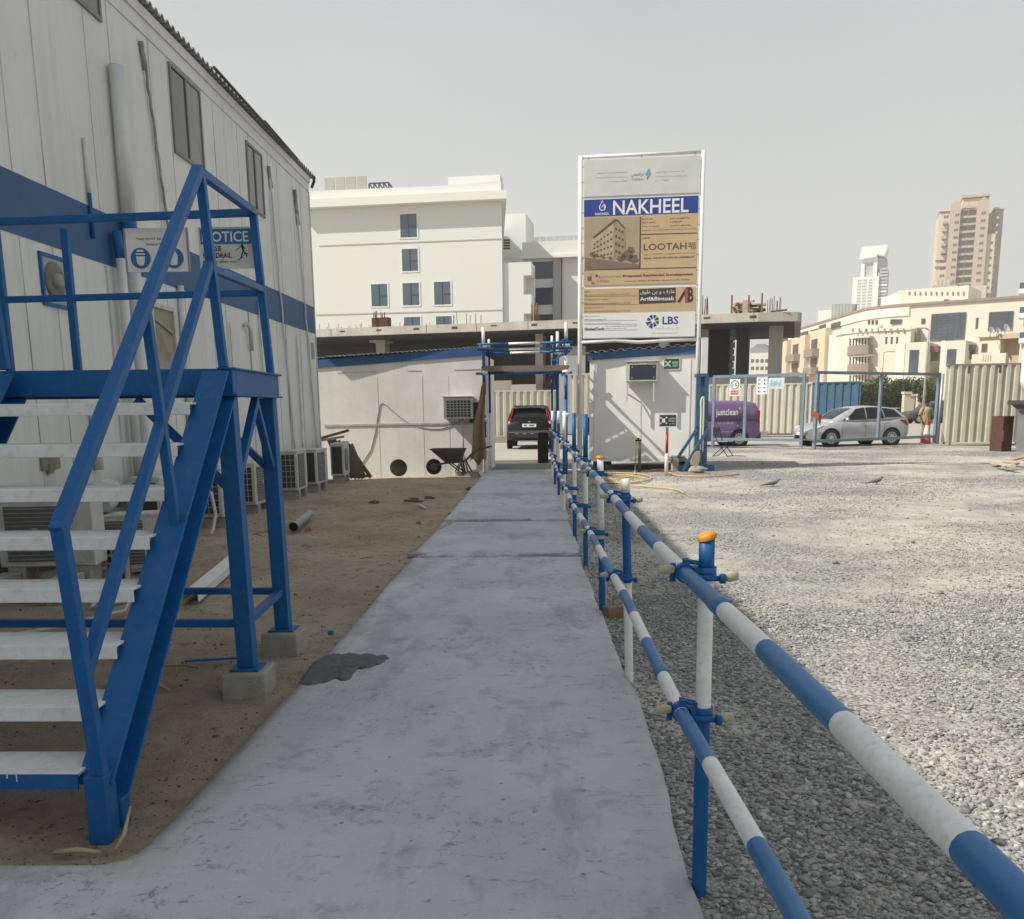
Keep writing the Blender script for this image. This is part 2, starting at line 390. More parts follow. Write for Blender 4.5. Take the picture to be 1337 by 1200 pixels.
mb = MB(); mb.add([(-700,-80,-.16), (900,-80,-.16), (900,1120,-.16), (-700,1120,-.16)], [(0,1,2,3)])
tag(mb.build('ground', FARG), kind='structure')
def walk_edges(Y):
    t = np.interp(Y, [-3, 2.7, 4.7, 9.7, 22.8], [.54, .53, .57, .50, .50])
    l = np.interp(Y, [-3, 3.025, 3.045, 3.09, 3.2, 3.5, 5.3, 10, 22.2], [-5.2, -5.2, -1.62, -1.53, -1.485, -1.46, -1.41, -1.34, -1.21])
    return l+0.05*fbm(Y*1.3, Y*0+3, 5), t+0.05*fbm(Y*1.6, Y*0+9, 8)
grid_obj('sand_strip', np.linspace(-5.3, -1.0, 150), np.linspace(-3, 23.9, 520),
         lambda X, Y: -0.030+(0.055*fbm(X*1.1, Y*1.1, 2, 5)+0.055*fbm(X*4, Y*4, 31, 4))*np.clip((walk_edges(Y)[0]-X-.02)/.4, .08, 1)-0.012*np.clip((X+1.9)/.6, 0, 1)-0.10*np.clip((Y-21.3)/1.6, 0, 1)-0.12*np.clip((3.06-Y)/.06, 0, 1), SAND)
grid_obj('gravel_yard', np.linspace(0.3, 34, 240), np.linspace(-3, 36.6, 300),
         lambda X, Y: -0.055+0.05*fbm(X*.5, Y*.5, 4, 4)+0.02*fbm(X*4, Y*4, 14, 3), YARD)
# walkway: three pours with ragged joints
J1, J2 = 10.05, 13.05
def wx(X, Y):
    l, r = walk_edges(Y); return l+(r-l)*X, Y
def wz(X, Y):
    z = 0.006*fbm(X*1.5, Y*1.5, 3, 4)
    for J, d in ((J1, .02), (J2, .018)):
        jj = J+0.10*fbm(X*1.7, X*0, int(J*7), 4)
        z = z+np.where(Y > jj, d, 0)*1.0-0.030*np.exp(-((Y-jj)/.035)**2)
    return z-0.02
us = np.concatenate([[0.0], np.linspace(0, 1, 40), [1.0]])
ys = np.unique(np.concatenate([np.linspace(-3, 23.4, 300), np.linspace(J1-.2, J1+.2, 60), np.linspace(J2-.2, J2+.2, 60), np.linspace(2.9, 3.3, 60)]))
def wz2(X, Y):
    Z = wz(X, Y); Z[:, 0] = -0.3; Z[:, -1] = -0.3; return Z
grid_obj('walkway', us, ys, wz2, WALK, xf=wx).data.polygons.foreach_set('use_smooth', ([False]+[True]*(len(us)-3)+[False])*(len(ys)-1))
# apron at the foot of the stair
# site entrance: kerb, a dark band painted as shadow, then pale road
mb = MB(); mb.box(-2.0, 1.2, 23.4, 24.2, -.2, -0.01); tag(mb.build('entrance_kerb', ROADM), kind='structure')
mb = MB(); mb.add([(-9,24.2,-.03), (1.6,24.2,-.03), (1.6,27.2,-.03), (-9,27.2,-.03)], [(0,1,2,3)]); tag(mb.build('shadow_band', SHADOWB), kind='structure')  # dark sheet standing in for the shadow beyond the gateway
mb = MB(); mb.box(-9, 1.6, 27.2, 28.4, -.2, 0.06); tag(mb.build('pavement_kerb', ROADM), kind='structure')
mb = MB(); mb.add([(-60,28.4,-.04), (1.66,28.4,-.04), (1.66,36.5,-.04), (80,36.5,-.04), (80,75,-.04), (-60,75,-.04)], [(0,1,2,3,4,5)]); tag(mb.build('road', ROADM), kind='structure')

# loose stones on the yard and beside the path (uncountable)
def stones(name, mt, pts, size, flat=0.62):
    n = len(pts)
    t = (1+5**.5)/2
    ico = np.array([(-1,t,0),(1,t,0),(-1,-t,0),(1,-t,0),(0,-1,t),(0,1,t),(0,-1,-t),(0,1,-t),(t,0,-1),(t,0,1),(-t,0,-1),(-t,0,1)])/1.9
    fc = np.array([(0,11,5),(0,5,1),(0,1,7),(0,7,10),(0,10,11),(1,5,9),(5,11,4),(11,10,2),(10,7,6),(7,1,8),(3,9,4),(3,4,2),(3,2,6),(3,6,8),(3,8,9),(4,9,5),(2,4,11),(6,2,10),(8,6,7),(9,8,1)])
    V = ico[None]*(1+RNG.uniform(-.36, .34, (n, 12, 1)))*size[:, None, None]*.5
    V = V*np.stack([RNG.uniform(.85, 1.6, n), RNG.uniform(.6, 1.0, n), RNG.uniform(.30, .68, n)], -1)[:, None]
    a = RNG.uniform(0, 2*PI, n); ca, sa = np.cos(a)[:, None], np.sin(a)[:, None]
    tl = RNG.normal(0, .35, n); ct, st = np.cos(tl)[:, None], np.sin(tl)[:, None]
    x, y, z = V[..., 0], V[..., 1], V[..., 2]
    y, z = y*ct-z*st, y*st+z*ct
    x, y = x*ca-y*sa, x*sa+y*ca
    V = np.stack([x, y, z], -1)+pts[:, None]
    F = (fc[None]+12*np.arange(n)[:, None, None]).reshape(-1, 3)
    me = bpy.data.meshes.new(name)
    me.vertices.add(n*12); me.vertices.foreach_set('co', V.reshape(-1))
    me.loops.add(len(F)*3); me.loops.foreach_set('vertex_index', F.reshape(-1))
    me.polygons.add(len(F)); me.polygons.foreach_set('loop_start', np.arange(0, len(F)*3, 3)); me.polygons.foreach_set('loop_total', np.full(len(F), 3))
    me.materials.append(mt); me.update(); me.validate()
    o = bpy.data.objects.new(name, me); COL.objects.link(o); o['kind'] = 'stuff'
    return o
STONE, nt_, b_ = nodes_mat('gravel_stone', 0.9); g = NG(nt_)
ge = nt_.nodes.new('ShaderNodeNewGeometry'); rp = ge.outputs['Random Per Island']
cr = nt_.nodes.new('ShaderNodeValToRGB'); nt_.links.new(rp, cr.inputs[0])
e = cr.color_ramp.elements; e[0].position = 0; e[0].color = (0.13, 0.132, 0.134, 1); e[1].position = 1; e[1].color = (0.50, 0.485, 0.45, 1)
for p_, c_ in ((.22, (0.22, .222, .224, 1)), (.55, (.30, .30, .298, 1)), (.74, (.345, .34, .325, 1)), (.82, (.385, .35, .305, 1)), (.93, (.45, .44, .42, 1))):
    q = e.new(p_); q.color = c_
nt_.links.new(g.mix(g.math('MULTIPLY', g.ramp(g.noise(60, 3), .5, .7), .4), cr.outputs[0], (0.33, 0.30, 0.26)), b_.inputs['Base Color'])
P_ = []; Z_ = []
for (y0, y1, xa, xb, dens, smin, smax) in ((0.9, 4.5, .5, 4.6, 4200, .009, .052), (4.5, 8, .5, 6.5, 3000, .009, .046), (8, 13, .5, 8.5, 900, .010, .042), (13, 24, .5, 16, 260, .014, .055), (24, 36.4, 4, 22, 60, .02, .06)):
    n = int((y1-y0)*(xb-xa)*dens)
    x = RNG.uniform(xa, xb, n); y = RNG.uniform(y0, y1, n)
    keep = (x < 0.35+0.62*y) & (x > walk_edges(y)[1]+0.005)
    # stones thin out where the yard is trodden to sand
    bare = fbm(x*.42+3, y*.42+5, 77, 4)-0.16+0.10*fbm(x*2.1, y*2.1, 5, 3)+0.30*np.clip((y-3.6-.3*x)/3.2, 0, 1)*np.clip((x-1.2)/1.0, 0, 1)-0.06*np.clip((y-12)/6, 0, 1)
    keep &= (RNG.uniform(0, 1, n) > np.clip((bare-.0)*6, 0, .92))
    x, y = x[keep], y[keep]
    s_ = smin+(smax-smin)*RNG.beta(.9, 3.6, len(x))*(.75+.5*(fbm(x*.9, y*.9, 51, 3)+.5))
    z = -0.055+0.05*fbm(x*.5, y*.5, 4, 4)+0.02*fbm(x*4, y*4, 14, 3)+s_*.12
    P_.append(np.stack([x, y, z], -1)); Z_.append(s_)
stones('gravel', STONE, np.concatenate(P_), np.concatenate(Z_))
# grit and pebbles on the sand
n = 7000; x = RNG.uniform(-4.6, -1.25, n); y = 3.05+19*RNG.uniform(0, 1, n)**1.7
keep = x < walk_edges(y)[0]-0.01; x, y = x[keep], y[keep]
s_ = .005+.042*RNG.beta(.8, 7, len(x))
z = -0.030+0.055*fbm(x*1.1, y*1.1, 2, 5)+0.035*fbm(x*5, y*5, 31, 3)-0.02*np.clip((x+1.9)/.6, 0, 1)*np.clip((walk_edges(y)[0]-x)/.4, .1, 1)+s_*.1
PEB = mat('pebble', (0.10, 0.075, 0.055), 0.95, n1=0.6, s1=25, col2=(0.24, 0.21, 0.17))
stones('sand_pebbles', PEB, np.stack([x, y, z], -1), s_)
# ---------------------------------------------------------------- two-storey cabin block on the left
CABW, nt_, b_ = nodes_mat('cabin_wall_paint', 0.6); g = NG(nt_)
c = g.mix(g.ramp(g.noise(0.5, 5), .4, .65), (0.715, 0.725, 0.695), (0.655, 0.665, 0.64))
c = g.mix(g.math('MULTIPLY', g.ramp(g.noise(1.0, 5, .65, (3, 3.2, .16)), .50, .76), .45), c, (0.42, 0.415, 0.39))
c = g.mix(g.math('MULTIPLY', g.ramp(g.noise(9, 6, .75), .60, .72), .35), c, (0.38, 0.37, 0.34))
nt_.links.new(c, b_.inputs['Base Color']); g.bump(b_, g.noise(2.2, 3), 0.12, 0.05)
SEAM = mat('panel_seam', (0.55, 0.56, 0.54), 0.7, n1=0.8, s1=1.2, dirt=(0.20, 0.195, 0.185))
XW = -4.95
YE = 21.5
cabin = thing('portable_cabin_block', 'long two storey white site cabin block with a blue band along its wall', 'site cabin', (XW, 9, 0))
def cp(mb, name, m, parent=None, bevel=0): return mb.build(name, m, parent or cabin, world=True, bevel=bevel)
mb = MB(); mb.box(-7.35, XW, -4, YE, 0.28, 6.62); wall = cp(mb, 'wall', CABW)
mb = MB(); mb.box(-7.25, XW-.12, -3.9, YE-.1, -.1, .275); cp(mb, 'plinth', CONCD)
mb = MB()
y = -3.4
k = 0
while y < YE-.3:
    mb.box(XW, XW+.006, y, y+.011, .30, 6.3)
    if k % 3 == 1: mb.box(XW, XW+.012, y+.03, y+.045, .30, 3.25)
    y += 1.18 if k % 2 else 0.62
    k += 1
mb.box(XW, XW+.010, -4, YE, 6.30, 6.315)                      # eave trim line
mb.box(XW, XW+.022, -4, YE, .30, .50); mb.box(XW, XW+.014, -4, YE, .515, .53)
mb.box(XW, XW+.012, YE-.10, YE-.02, .30, 6.3)
cp(mb, 'panel_seam', SEAM)
mb = MB(); mb.box(XW, XW+.008, -4, YE-.11, 3.27, 3.85); cp(mb, 'blue_band', BLUEB)
# roof: corrugated sheet seen at its edge
mb = MB(); pr = []
yy = -4.1
while yy < YE+.12:
    for dy, dz in ((0, 0), (.05, 0), (.09, .045), (.14, .045), (.18, 0)): pr.append((yy+dy, dz))
    yy += .19
n0 = len(pr); ve = []; fa = []
for (yy, dz) in pr: ve += [(XW+.11, yy, 6.66+dz), (-7.45, yy, 6.72+dz), (XW+.11, yy, 6.645+dz), (-7.45, yy, 6.705+dz)]
for i in range(n0-1):
    a = 4*i; b2 = a+4
    fa += [(a, b2, b2+1, a+1), (a+2, a+3, b2+3, b2+2), (a, a+2, b2+2, b2)]
mb.add(ve, fa)
ROOFM = mat('roof_sheet', (0.30, 0.30, 0.295), 0.6, 0.2, n1=0.5, s1=2, n2=.3, s2=20)
roof = cp(mb, 'roof', ROOFM)
mb = MB(); mb.box(XW, XW+.03, -4, YE, 6.50, 6.635); cp(mb, 'fascia', CABW)
mb = MB(); mb.tube([(XW+.13, YE-.02, 6.62), (XW+.10, YE+.1, 6.56), (XW+.06, YE+.02, 6.42)], .035, 8); cp(mb, 'gutter_end', DKGREY); mb = MB(); mb.tube([(XW+.2, 3+YE*.55, 6.63), (XW+.16, YE-2.5, 6.61)], .025, 6); cp(mb, 'eave_pipe', DKGREY); mb = MB(); mb.tube([(XW+.19, 17.5, 6.64), (XW+.17, 19.9, 6.60)], .022, 6); cp(mb, 'eave_pipe', DKGREY)
# upper windows: frame, two sliding panes
FRM = mat('brown_alu', (0.20, 0.19, 0.175), 0.5, n1=.3, s1=6)
PANE = mat('cabin_pane', (0.055, 0.055, 0.052), 0.15, n1=.35, s1=1.5, spec=.6)
PANE2 = mat('cabin_pane_curtain', (0.17, 0.17, 0.16), 0.25, n1=.35, s1=2, streak=.4)
for (y0, y1, z0, z1) in ((10.55, 11.45, 5.98, 7.0), (13.47, 14.65, 5.1, 6.26), (16.86, 17.8, 5.06, 6.16), (5.8, 6.9, 5.1, 6.2), (1.5, 2.6, 5.1, 6.2)):
    z1 = min(z1, 6.28)
    mb = MB(); w = .045
    mb.box(XW, XW+.03, y0, y1, z1-w, z1); mb.box(XW, XW+.03, y0, y1, z0, z0+w); mb.box(XW, XW+.03, y0, y0+w, z0+w, z1-w); mb.box(XW, XW+.03, y1-w, y1, z0+w, z1-w); mb.box(XW+.004, XW+.028, (y0+y1)/2-.025, (y0+y1)/2+.025, z0+w, z1-w)
    f = cp(mb, 'window', FRM)
    mb = MB(); mb.box(XW+.001, XW+.012, y0+w, (y0+y1)/2-.025, z0+w, z1-w); cp(mb, 'pane', PANE, f)
    mb = MB(); mb.box(XW+.001, XW+.016, (y0+y1)/2+.025, y1-w, z0+w, z1-w); cp(mb, 'pane', PANE2, f)
# small broken window below the band
mb = MB(); y0, y1, z0, z1 = 12.15, 12.95, 2.05, 2.98; w = .06
mb.box(XW, XW+.05, y0, y1, z1-w, z1); mb.box(XW, XW+.05, y0, y1, z0, z0+w); mb.box(XW, XW+.05, y0, y0+w, z0+w, z1-w); mb.box(XW, XW+.05, y1-w, y1, z0+w, z1-w)
f = cp(mb, 'window', ACW)
mb = MB(); mb.box(XW+.001, XW+.02, y0+w, y1-w, z0+w, z1-w); cp(mb, 'pane', mat('yellowed_board', (0.33, 0.29, 0.21), .7, n1=.5, s1=3), f)
mb = MB(); mb.beam((XW+.03, y0+.1, z1-.2), (XW+.03, y1-.1, z1-.35), .03, .04); mb.box(XW+.02, XW+.05, y0+.1, y1-.3, z0+.08, z0+.2); cp(mb, 'bracket', GREY, f)
# exhaust fan in a blue frame
y0, y1, z0, z1 = 9.52, 10.10, 2.66, 3.18; w = .035
mb = MB(); mb.box(XW, XW+.03, y0, y1, z1-w, z1); mb.box(XW, XW+.03, y0, y1, z0, z0+w); mb.box(XW, XW+.03, y0, y0+w, z0+w, z1-w); mb.box(XW, XW+.03, y1-w, y1, z0+w, z1-w)
f = cp(mb, 'exhaust_fan', BLUE)
mb = MB(); mb.box(XW+.001, XW+.015, y0+w, y1-w, z0+w, z1-w); cp(mb, 'fan_plate', mat('fan_plate', (.40, .40, .385), .6, n1=.3, s1=5), f)
Mf = tr(XW+.015, (y0+y1)/2-.04, (z0+z1)/2) @ rot('Y', 90)
mb = MB(); mb.lathe([(.19, 0), (.19, .02), (.15, .03), (.0, .03)], 24, M=Mf); cp(mb, 'fan_ring', mat('fan_ring', (.16, .16, .155), .6, n1=.3, s1=6), f)
mb = MB(); mb.lathe([(.075, .03), (.075, .07), (.04, .08), (0, .08)], 18, M=Mf); cp(mb, 'fan_motor', mat('fan_motor', (.30, .30, .29), .5, n1=.3, s1=8), f)
# downpipes (painted blue where they cross the band)
def pipe(pts_white, pts_blue, r, name='downpipe'):
    mb = MB()
    for p in pts_white: mb.tube(p, r, 12, 0)
    for p in pts_blue: mb.tube(p, r*1.01, 12, 1)
    return cp(mb, name, [mat('pipe_white', (.68, .69, .68), .45, n1=.25, s1=2, streak=.45), BLUE])
xp = XW+.10
pipe([[(xp, 11.55, 5.56), (xp, 11.55, 3.90)], [(xp, 11.55, 3.30), (xp, 11.55, .9), (xp+.05, 11.55, .6)]], [[(xp, 11.55, 3.90), (xp, 11.55, 3.30)]], .085)
pipe([[(xp, 11.22, 3.36), (xp, 11.22, .8)]], [[(xp-.02, 11.22, 3.66), (xp, 11.22, 3.36)]], .055)
pipe([[(XW+.03, 10.72, 4.55), (XW+.03, 10.72, 3.95)]], [[(XW+.03, 10.72, 3.98), (XW+.03, 10.72, 3.5)]], .022, 'conduit')
pipe([[(XW+.05, 13.2, 3.30), (XW+.05, 13.2, 1.2)]], [], .045)
pipe([[(XW+.05, 12.2, 2.0), (XW+.05, 12.2, 1.0)]], [], .05)
pipe([[(XW+.05, 10.3, 1.6), (XW+.05, 10.3, .95)]], [], .05)
pipe([[(XW+.05, 14.9, 2.6), (XW+.05, 14.9, 1.1)]], [], .03)
# cables hanging down the wall
CABLE = mat('cable_sleeve', (0.22, 0.21, 0.20), .7, n1=.6, s1=5, col2=(.5, .5, .48))
def cable(p0, p1, r=.02, wob=.03, n=22, seed=0):
    rs = random.Random(seed); pts = []
    for i in range(n+1):
        t = i/n; pts.append((XW+.03+.01*rs.random(), p0[0]+(p1[0]-p0[0])*t+wob*rs.uniform(-1, 1)*min(1, 4*t), p0[1]+(p1[1]-p0[1])*t))
    return pts
mb = MB(); mb.tube(cable((12.55, 6.15), (12.98, 4.0), .02, .025, 18, 1), .018, 7)
mb.tube(cable((12.52, 6.17), (12.60, 5.85), .02, .01, 5, 9), .03, 7)
cp(mb, 'cable', CABLE)
CABLE2 = mat('white_cable_sleeve', (0.60, 0.60, 0.58), .7, n1=.5, s1=1.2, col2=(.33, .32, .31))
for a, b2, r_, sd in (((18.2, 6.0), (18.95, .72), .018, 2), ((20.1, 6.0), (20.95, .62), .018, 3), ((17.0, 3.5), (17.05, .8), .014, 4), ((15.3, 3.0), (15.35, .8), .014, 5), ((19.6, 3.1), (19.62, .8), .018, 6)):
    mb = MB(); mb.tube(cable(a, b2, r_, .03, 26, sd), r_, 7); cp(mb, 'cable', CABLE2)
mb = MB(); mb.tube(cable((18.15, 6.05), (18.3, 5.7), .03, .01, 4, 12), .03, 7); cp(mb, 'cable_hook', CABLE); mb = MB(); mb.tube(cable((20.05, 6.05), (20.25, 5.4), .03, .02, 6, 13), .035, 7); cp(mb, 'cable_hook', CABLE)
mb = MB(); mb.tube([(XW+.02, 16.05, 3.0), (XW+.06, 16.15, 3.05), (XW+.08, 16.3, 2.9), (XW+.06, 16.32, 2.6)], .03, 8); cp(mb, 'hose_stub', ACW)
mb = MB(); mb.box(XW+.002, XW+.03, 9.15, 9.5, 1.02, 1.28); mb.box(XW+.002, XW+.05, 9.25, 9.32, .98, 1.08); cp(mb, 'patch_plate', mat('patch_plate', (.26, .24, .18), .9, n1=.5, s1=8))
mb = MB(); mb.box(XW+.002, XW+.02, 17.35, 17.5, 1.5, 1.9); cp(mb, 'vent_plate', GREY); mb = MB(); mb.box(XW+.002, XW+.02, 20.98, 21.2, 2.7, 3.05); cp(mb, 'vent_plate', GREY)
mb = MB(); mb.box(XW, XW+.03, 8.1, 10.9, .55, .74); cp(mb, 'skirting_board', BLUEB)

# ---------------------------------------------------------------- steel stair
stair = thing('metal_staircase', 'blue steel outdoor staircase with white treads up to a railed landing', 'staircase', (-1.68, 4.2, 0))
def sp_(mb, name, m, parent=None, bevel=.004): return mb.build(name, m, parent or stair, world=True, bevel=bevel)
XR, XL = -1.68, -2.88
Z1 = 1.82
for X_ in (XR, XL):
    mb = MB(); a = (X_, 3.35, .13); b2 = (X_, 5.055, 1.745)
    dv = (Vector(b2)-Vector(a)).normalized(); nv = Vector((0, -dv.z, dv.y)); dx_ = Vector((-.02 if X_ == XR else .02, 0, 0)); mb.beam(Vector(a)+nv*.080+dx_, Vector(b2)+nv*.080+dx_, .14, .014); mb.beam(Vector(a)-nv*.080+dx_, Vector(b2)-nv*.080+dx_, .14, .014); mb.beam(Vector(a)-Vector((.028, 0, 0)), Vector(b2)-Vector((.028, 0, 0)), .02, .1455)
    mb.box(X_-.038, X_+.040, 3.245, 3.345, -.04, .235)
    mb.box(X_-.04, X_+.052, 3.35, 3.42, -.02, .10)
    sp_(mb, 'stringer', BLUE)
for k in range(8):
    zt = .24+.2*k; yf = 3.27+.207*k
    mb = MB(); x0, x1 = XL+.07, XR-.07
    mi = 1 if k == 0 else 0
    mb.box(x0, x1, yf, yf+.235, zt-.012, zt, 0)
    mb.box(x0, x1, yf-.004, yf+.004, zt-.062, zt-.001, mi)
    mb.box(x0, x1, yf+.229, yf+.237, zt-.05, zt-.013, 0)
    if k == 0:
        for q in range(6):
            xx = x1-.22-q*.05-.05*random.random(); mb.box(xx, xx+.003+.006*random.random(), yf-.006, yf-.0045, zt-.01-.045*random.random()**2, zt-.001, 0)
    sp_(mb, 'tread', [TREAD, BLUE])
# landing
mb = MB(); XLL = -4.93
mb.box(XLL, XR+.05, 5.06, 5.12, 1.68, Z1); mb.box(XLL, XR-.0, 6.10, 6.16, 1.68, Z1)
mb.beam((XR+.02, 5.121, 1.75), (XR-.03, 6.099, 1.75), .06, .14); mb.box(XLL, XLL+.06, 5.121, 6.099, 1.68, Z1)
mb.beam((XR+.02, 5.05, Z1), (XR-.03, 6.17, Z1), .10, .012); mb.beam((XR+.02, 5.05, 1.678), (XR-.03, 6.17, 1.678), .10, .012)
for xx in (-2.3, -3.0, -3.8): mb.box(xx, xx+.05, 5.121, 6.099, 1.70, 1.80)
sp_(mb, 'landing_frame', BLUE)
mb = MB(); mb.box(XLL+.01, XR-.065, 5.07, 6.15, 1.796, 1.812); sp_(mb, 'landing_deck', mat('chequer_plate', (.33, .33, .32), .5, .3, n1=.4, s1=6))
for (x, y) in ((XR, 5.15), (XR-.045, 6.10), (-4.75, 5.15), (-4.75, 6.10)):
    mb = MB(); mb.beam((x, y, .13), (x-.02, y, 1.672), .096, .096); lg = sp_(mb, 'leg', BLUE)
    mb = MB(); mb.box(x-.085, x+.085, y-.085, y+.085, .115, .128); sp_(mb, 'base_plate', BLUE, lg)
for a, b2, nm_ in (((XR-.05, 5.14, 1.18), (XR-.52, 5.14, 1.66), 'brace'), ((XR-.05, 6.09, 1.18), (XR-.52, 6.09, 1.66), 'brace'), ((XR, 5.20, 1.22), (XR, 5.62, 1.66), 'brace'), ((XR-.05, 6.05, 1.22), (XR-.02, 5.66, 1.66), 'brace'), ((XLL+.1, 5.15, .40), (XR-.05, 5.15, .385), 'tie_bar'), ((XLL+.1, 6.10, .40), (XR-.05, 6.10, .385), 'tie_bar'), ((XR, 5.2, .385), (XR-.045, 6.05, .385), 'tie_bar')):
    mb = MB(); mb.beam(a, b2, .045, .045); sp_(mb, nm_, BLUE)
# railings: square tube
t = .046
def sq(pts, name, w=t):
    mb = MB()
    for a, b2 in zip(pts[:-1], pts[1:]): mb.beam(a, b2, w, w)
    return sp_(mb, name, BLUE)
for X_ in (XR, XL):
    sq([(X_+.01, 3.29, .20), (X_-.02, 3.23, 1.19)], 'rail_post', .05)
    sq([(X_-.022, 3.213, 1.175), (X_-.055, 5.05, 2.83)], 'handrail', .052)
    sq([(X_-.003, 3.268, .63), (X_-.033, 5.05, 2.36)], 'midrail', .045)
    sq([(X_+.004, 4.24, 1.0), (X_-.033, 4.18, 2.02)], 'rail_post', .042)
    sq([(X_, 5.075, Z1+.007), (X_-.057, 5.075, 2.83)], 'rail_post')
sq([(XR-.057, 5.10, 2.82), (XR-.095, 6.12, 2.835)], 'handrail', .045); sq([(XR-.03, 5.10, 2.34), (XR-.07, 6.11, 2.36)], 'midrail', .04)
sq([(XR-.045, 6.14, Z1+.007), (XR-.098, 6.14, 2.835)], 'rail_post')
sq([(XR-.121, 6.14, 2.83), (XLL+.15, 6.14, 2.77)], 'handrail', .045); sq([(XR-.097, 6.14, 2.34), (XLL+.15, 6.14, 2.30)], 'midrail', .04)
for x in (-3.0, -3.45, -4.3): sq([(x, 6.14, Z1+.007), (x, 6.14, 2.75)], 'rail_post', .045)
sq([(XL-.08, 5.07, 2.79), (XLL+.15, 5.07, 2.78)], 'handrail', .045); sq([(XL-.025, 5.07, 2.33), (XLL+.15, 5.07, 2.33)], 'midrail', .04)
# footing blocks under the two near legs
for (x, y, rz, lab) in ((XR+.0, 5.16, .05, 'rough concrete block under the nearer front leg of the blue staircase'), (XR-.035, 6.10, -.08, 'rough concrete block under the farther leg of the blue staircase beside the walkway')):
    mb = MB(); mb.box(-.125, .125, -.14, .14, 0, .19); o = mb.build('concrete_block', BLOCKM, bevel=.012); o.location = (x, y, -.076); o.rotation_euler.z = rz
    tag(o, lab, 'concrete block', 'concrete blocks under the staircase legs')

# ---------------------------------------------------------------- signs hung on the far landing rail
SIGNW = mat('sign_white', (0.78, 0.78, 0.75), .55, n1=.25, s1=4, n2=.15, s2=20)
SBLUE = mat('sign_blue', (0.02, 0.15, 0.33), .5, n1=.2, s1=5)
SBLK = mat('sign_black', (0.015, 0.015, 0.015), .6)
def circle(cx, cz, r, n=28): return [(cx+r*math.cos(2*PI*i/n), cz+r*math.sin(2*PI*i/n)) for i in range(n)]
p0 = at(262, 283, 6.10); p1 = at(326, 331, 6.10)
yS = 6.185
x0, x1, z0, z1 = -2.155, -1.80, 2.50, 2.755
sg = thing('notice_sign', 'white notice board with blue heading about using the handrail, hung on the landing rail', 'safety sign', ((x0+x1)/2, yS, z0))
def q_(mb, name, m, parent): return mb.build(name, m, parent, world=True)
mb = MB(); mb.box(x0, x1, yS, yS+.012, z0, z1)
bdm = q_(mb, 'board', mat('sign_board', (.62, .62, .57), .6, n1=.4, s1=9), sg)
mb = MB(); mb.box(x0+.012, x1-.012, yS-.003, yS-.0005, z1-.105, z1-.012); q_(mb, 'heading', SBLUE, sg)
mb = MB(); text_into(mb, 'NOTICE', x0+.025, x1-.03, z1-.092, z1-.028, yS-.0045, 0, .012); q_(mb, 'heading_text', SIGNW, sg)
mb = MB(); text_into(mb, 'USE', x0+.07, x0+.145, z1-.148, z1-.116, yS-.002, 0, .02); text_into(mb, 'HANDRAIL', x0+.025, x0+.21, z1-.19, z1-.158, yS-.002, 0, .02); text_into(mb, 'Slippery when wet', x0+.025, x0+.24, z1-.225, z1-.203, yS-.002)
# walking figure on steps with a rail
u0, w0 = x0+.245, z0+.05
mb.prism(circle(u0+.035, w0+.105, .009, 12), yS-.002, yS-.0005)
for a, b2, w_ in (((.035, .095), (.042, .06), .014), ((.042, .06), (.03, .03), .008), ((.042, .06), (.058, .035), .008), ((.03, .03), (.022, .012), .007), ((.058, .035), (.064, .018), .007), ((.036, .09), (-.005, .062), .004), ((.036, .088), (.055, .07), .006), ((.0, .0), (.02, .01), .004), ((.02, .01), (.04, .02), .004), ((.045, .04), (.075, .042), .004)):
    mb.beam((u0+a[0], yS-.0012, w0+a[1]), (u0+b2[0], yS-.0012, w0+b2[1]), .001, w_, (0, 1, 0)) if False else mb.beam((u0+a[0], yS-.0015, w0+a[1]), (u0+b2[0], yS-.0015, w0+b2[1]), w_, .001, (0, 1, 0))
q_(mb, 'lettering', SBLK, sg)
x0, x1, z0, z1 = -2.63, -2.235, 2.485, 2.755
sg = thing('mask_sign', 'white board with two round blue mandatory symbols, hung on the landing rail', 'safety sign', ((x0+x1)/2, yS, z0))
mb = MB(); mb.box(x0, x1, yS, yS+.012, z0, z1); q_(mb, 'board', SIGNW, sg)
mb = MB(); mb.box(x0-.012, x0-.001, yS-.004, yS+.014, z0, z1); mb.box(x1+.001, x1+.012, yS-.004, yS+.014, z0, z1); q_(mb, 'edge_strip', GREY, sg)
for cx_ in (x0+.09, x1-.09): mb = MB(); mb.prism(circle(cx_, z0+.085, .065), yS-.003, yS-.0005); q_(mb, 'symbol', SBLUE, sg)
mb = MB(); cx_, cz_ = x0+.09, z0+.085
mb.prism([(cx_-.028, cz_+.012), (cx_+.028, cz_+.012), (cx_+.024, cz_-.03), (cx_+.012, cz_-.045), (cx_-.012, cz_-.045), (cx_-.024, cz_-.03)], yS-.005, yS-.0035)
mb.prism([(cx_-.03, cz_+.022), (cx_+.03, cz_+.022), (cx_+.03, cz_+.03), (cx_-.03, cz_+.03)], yS-.005, yS-.0035); mb.prism([(cx_-.024, cz_+.04), (cx_+.024, cz_+.04), (cx_+.018, cz_+.052), (cx_-.018, cz_+.052)], yS-.005, yS-.0035)
cx_ = x1-.09
mb.prism([(cx_-.02, cz_-.045), (cx_+.022, cz_-.045), (cx_+.028, cz_+.01), (cx_+.01, cz_+.05), (cx_+.0, cz_+.012), (cx_-.022, cz_+.005)], yS-.005, yS-.0035)
q_(mb, 'pictogram', SIGNW, sg)
mb = MB(); text_into(mb, 'THIS MUST BE WORN', x0+.07, x1-.07, z1-.075, z1-.060, yS-.002); text_into(mb, 'MANDATORY', x0+.13, x1-.13, z1-.108, z1-.093, yS-.002)
q_(mb, 'lettering', SBLK, sg)

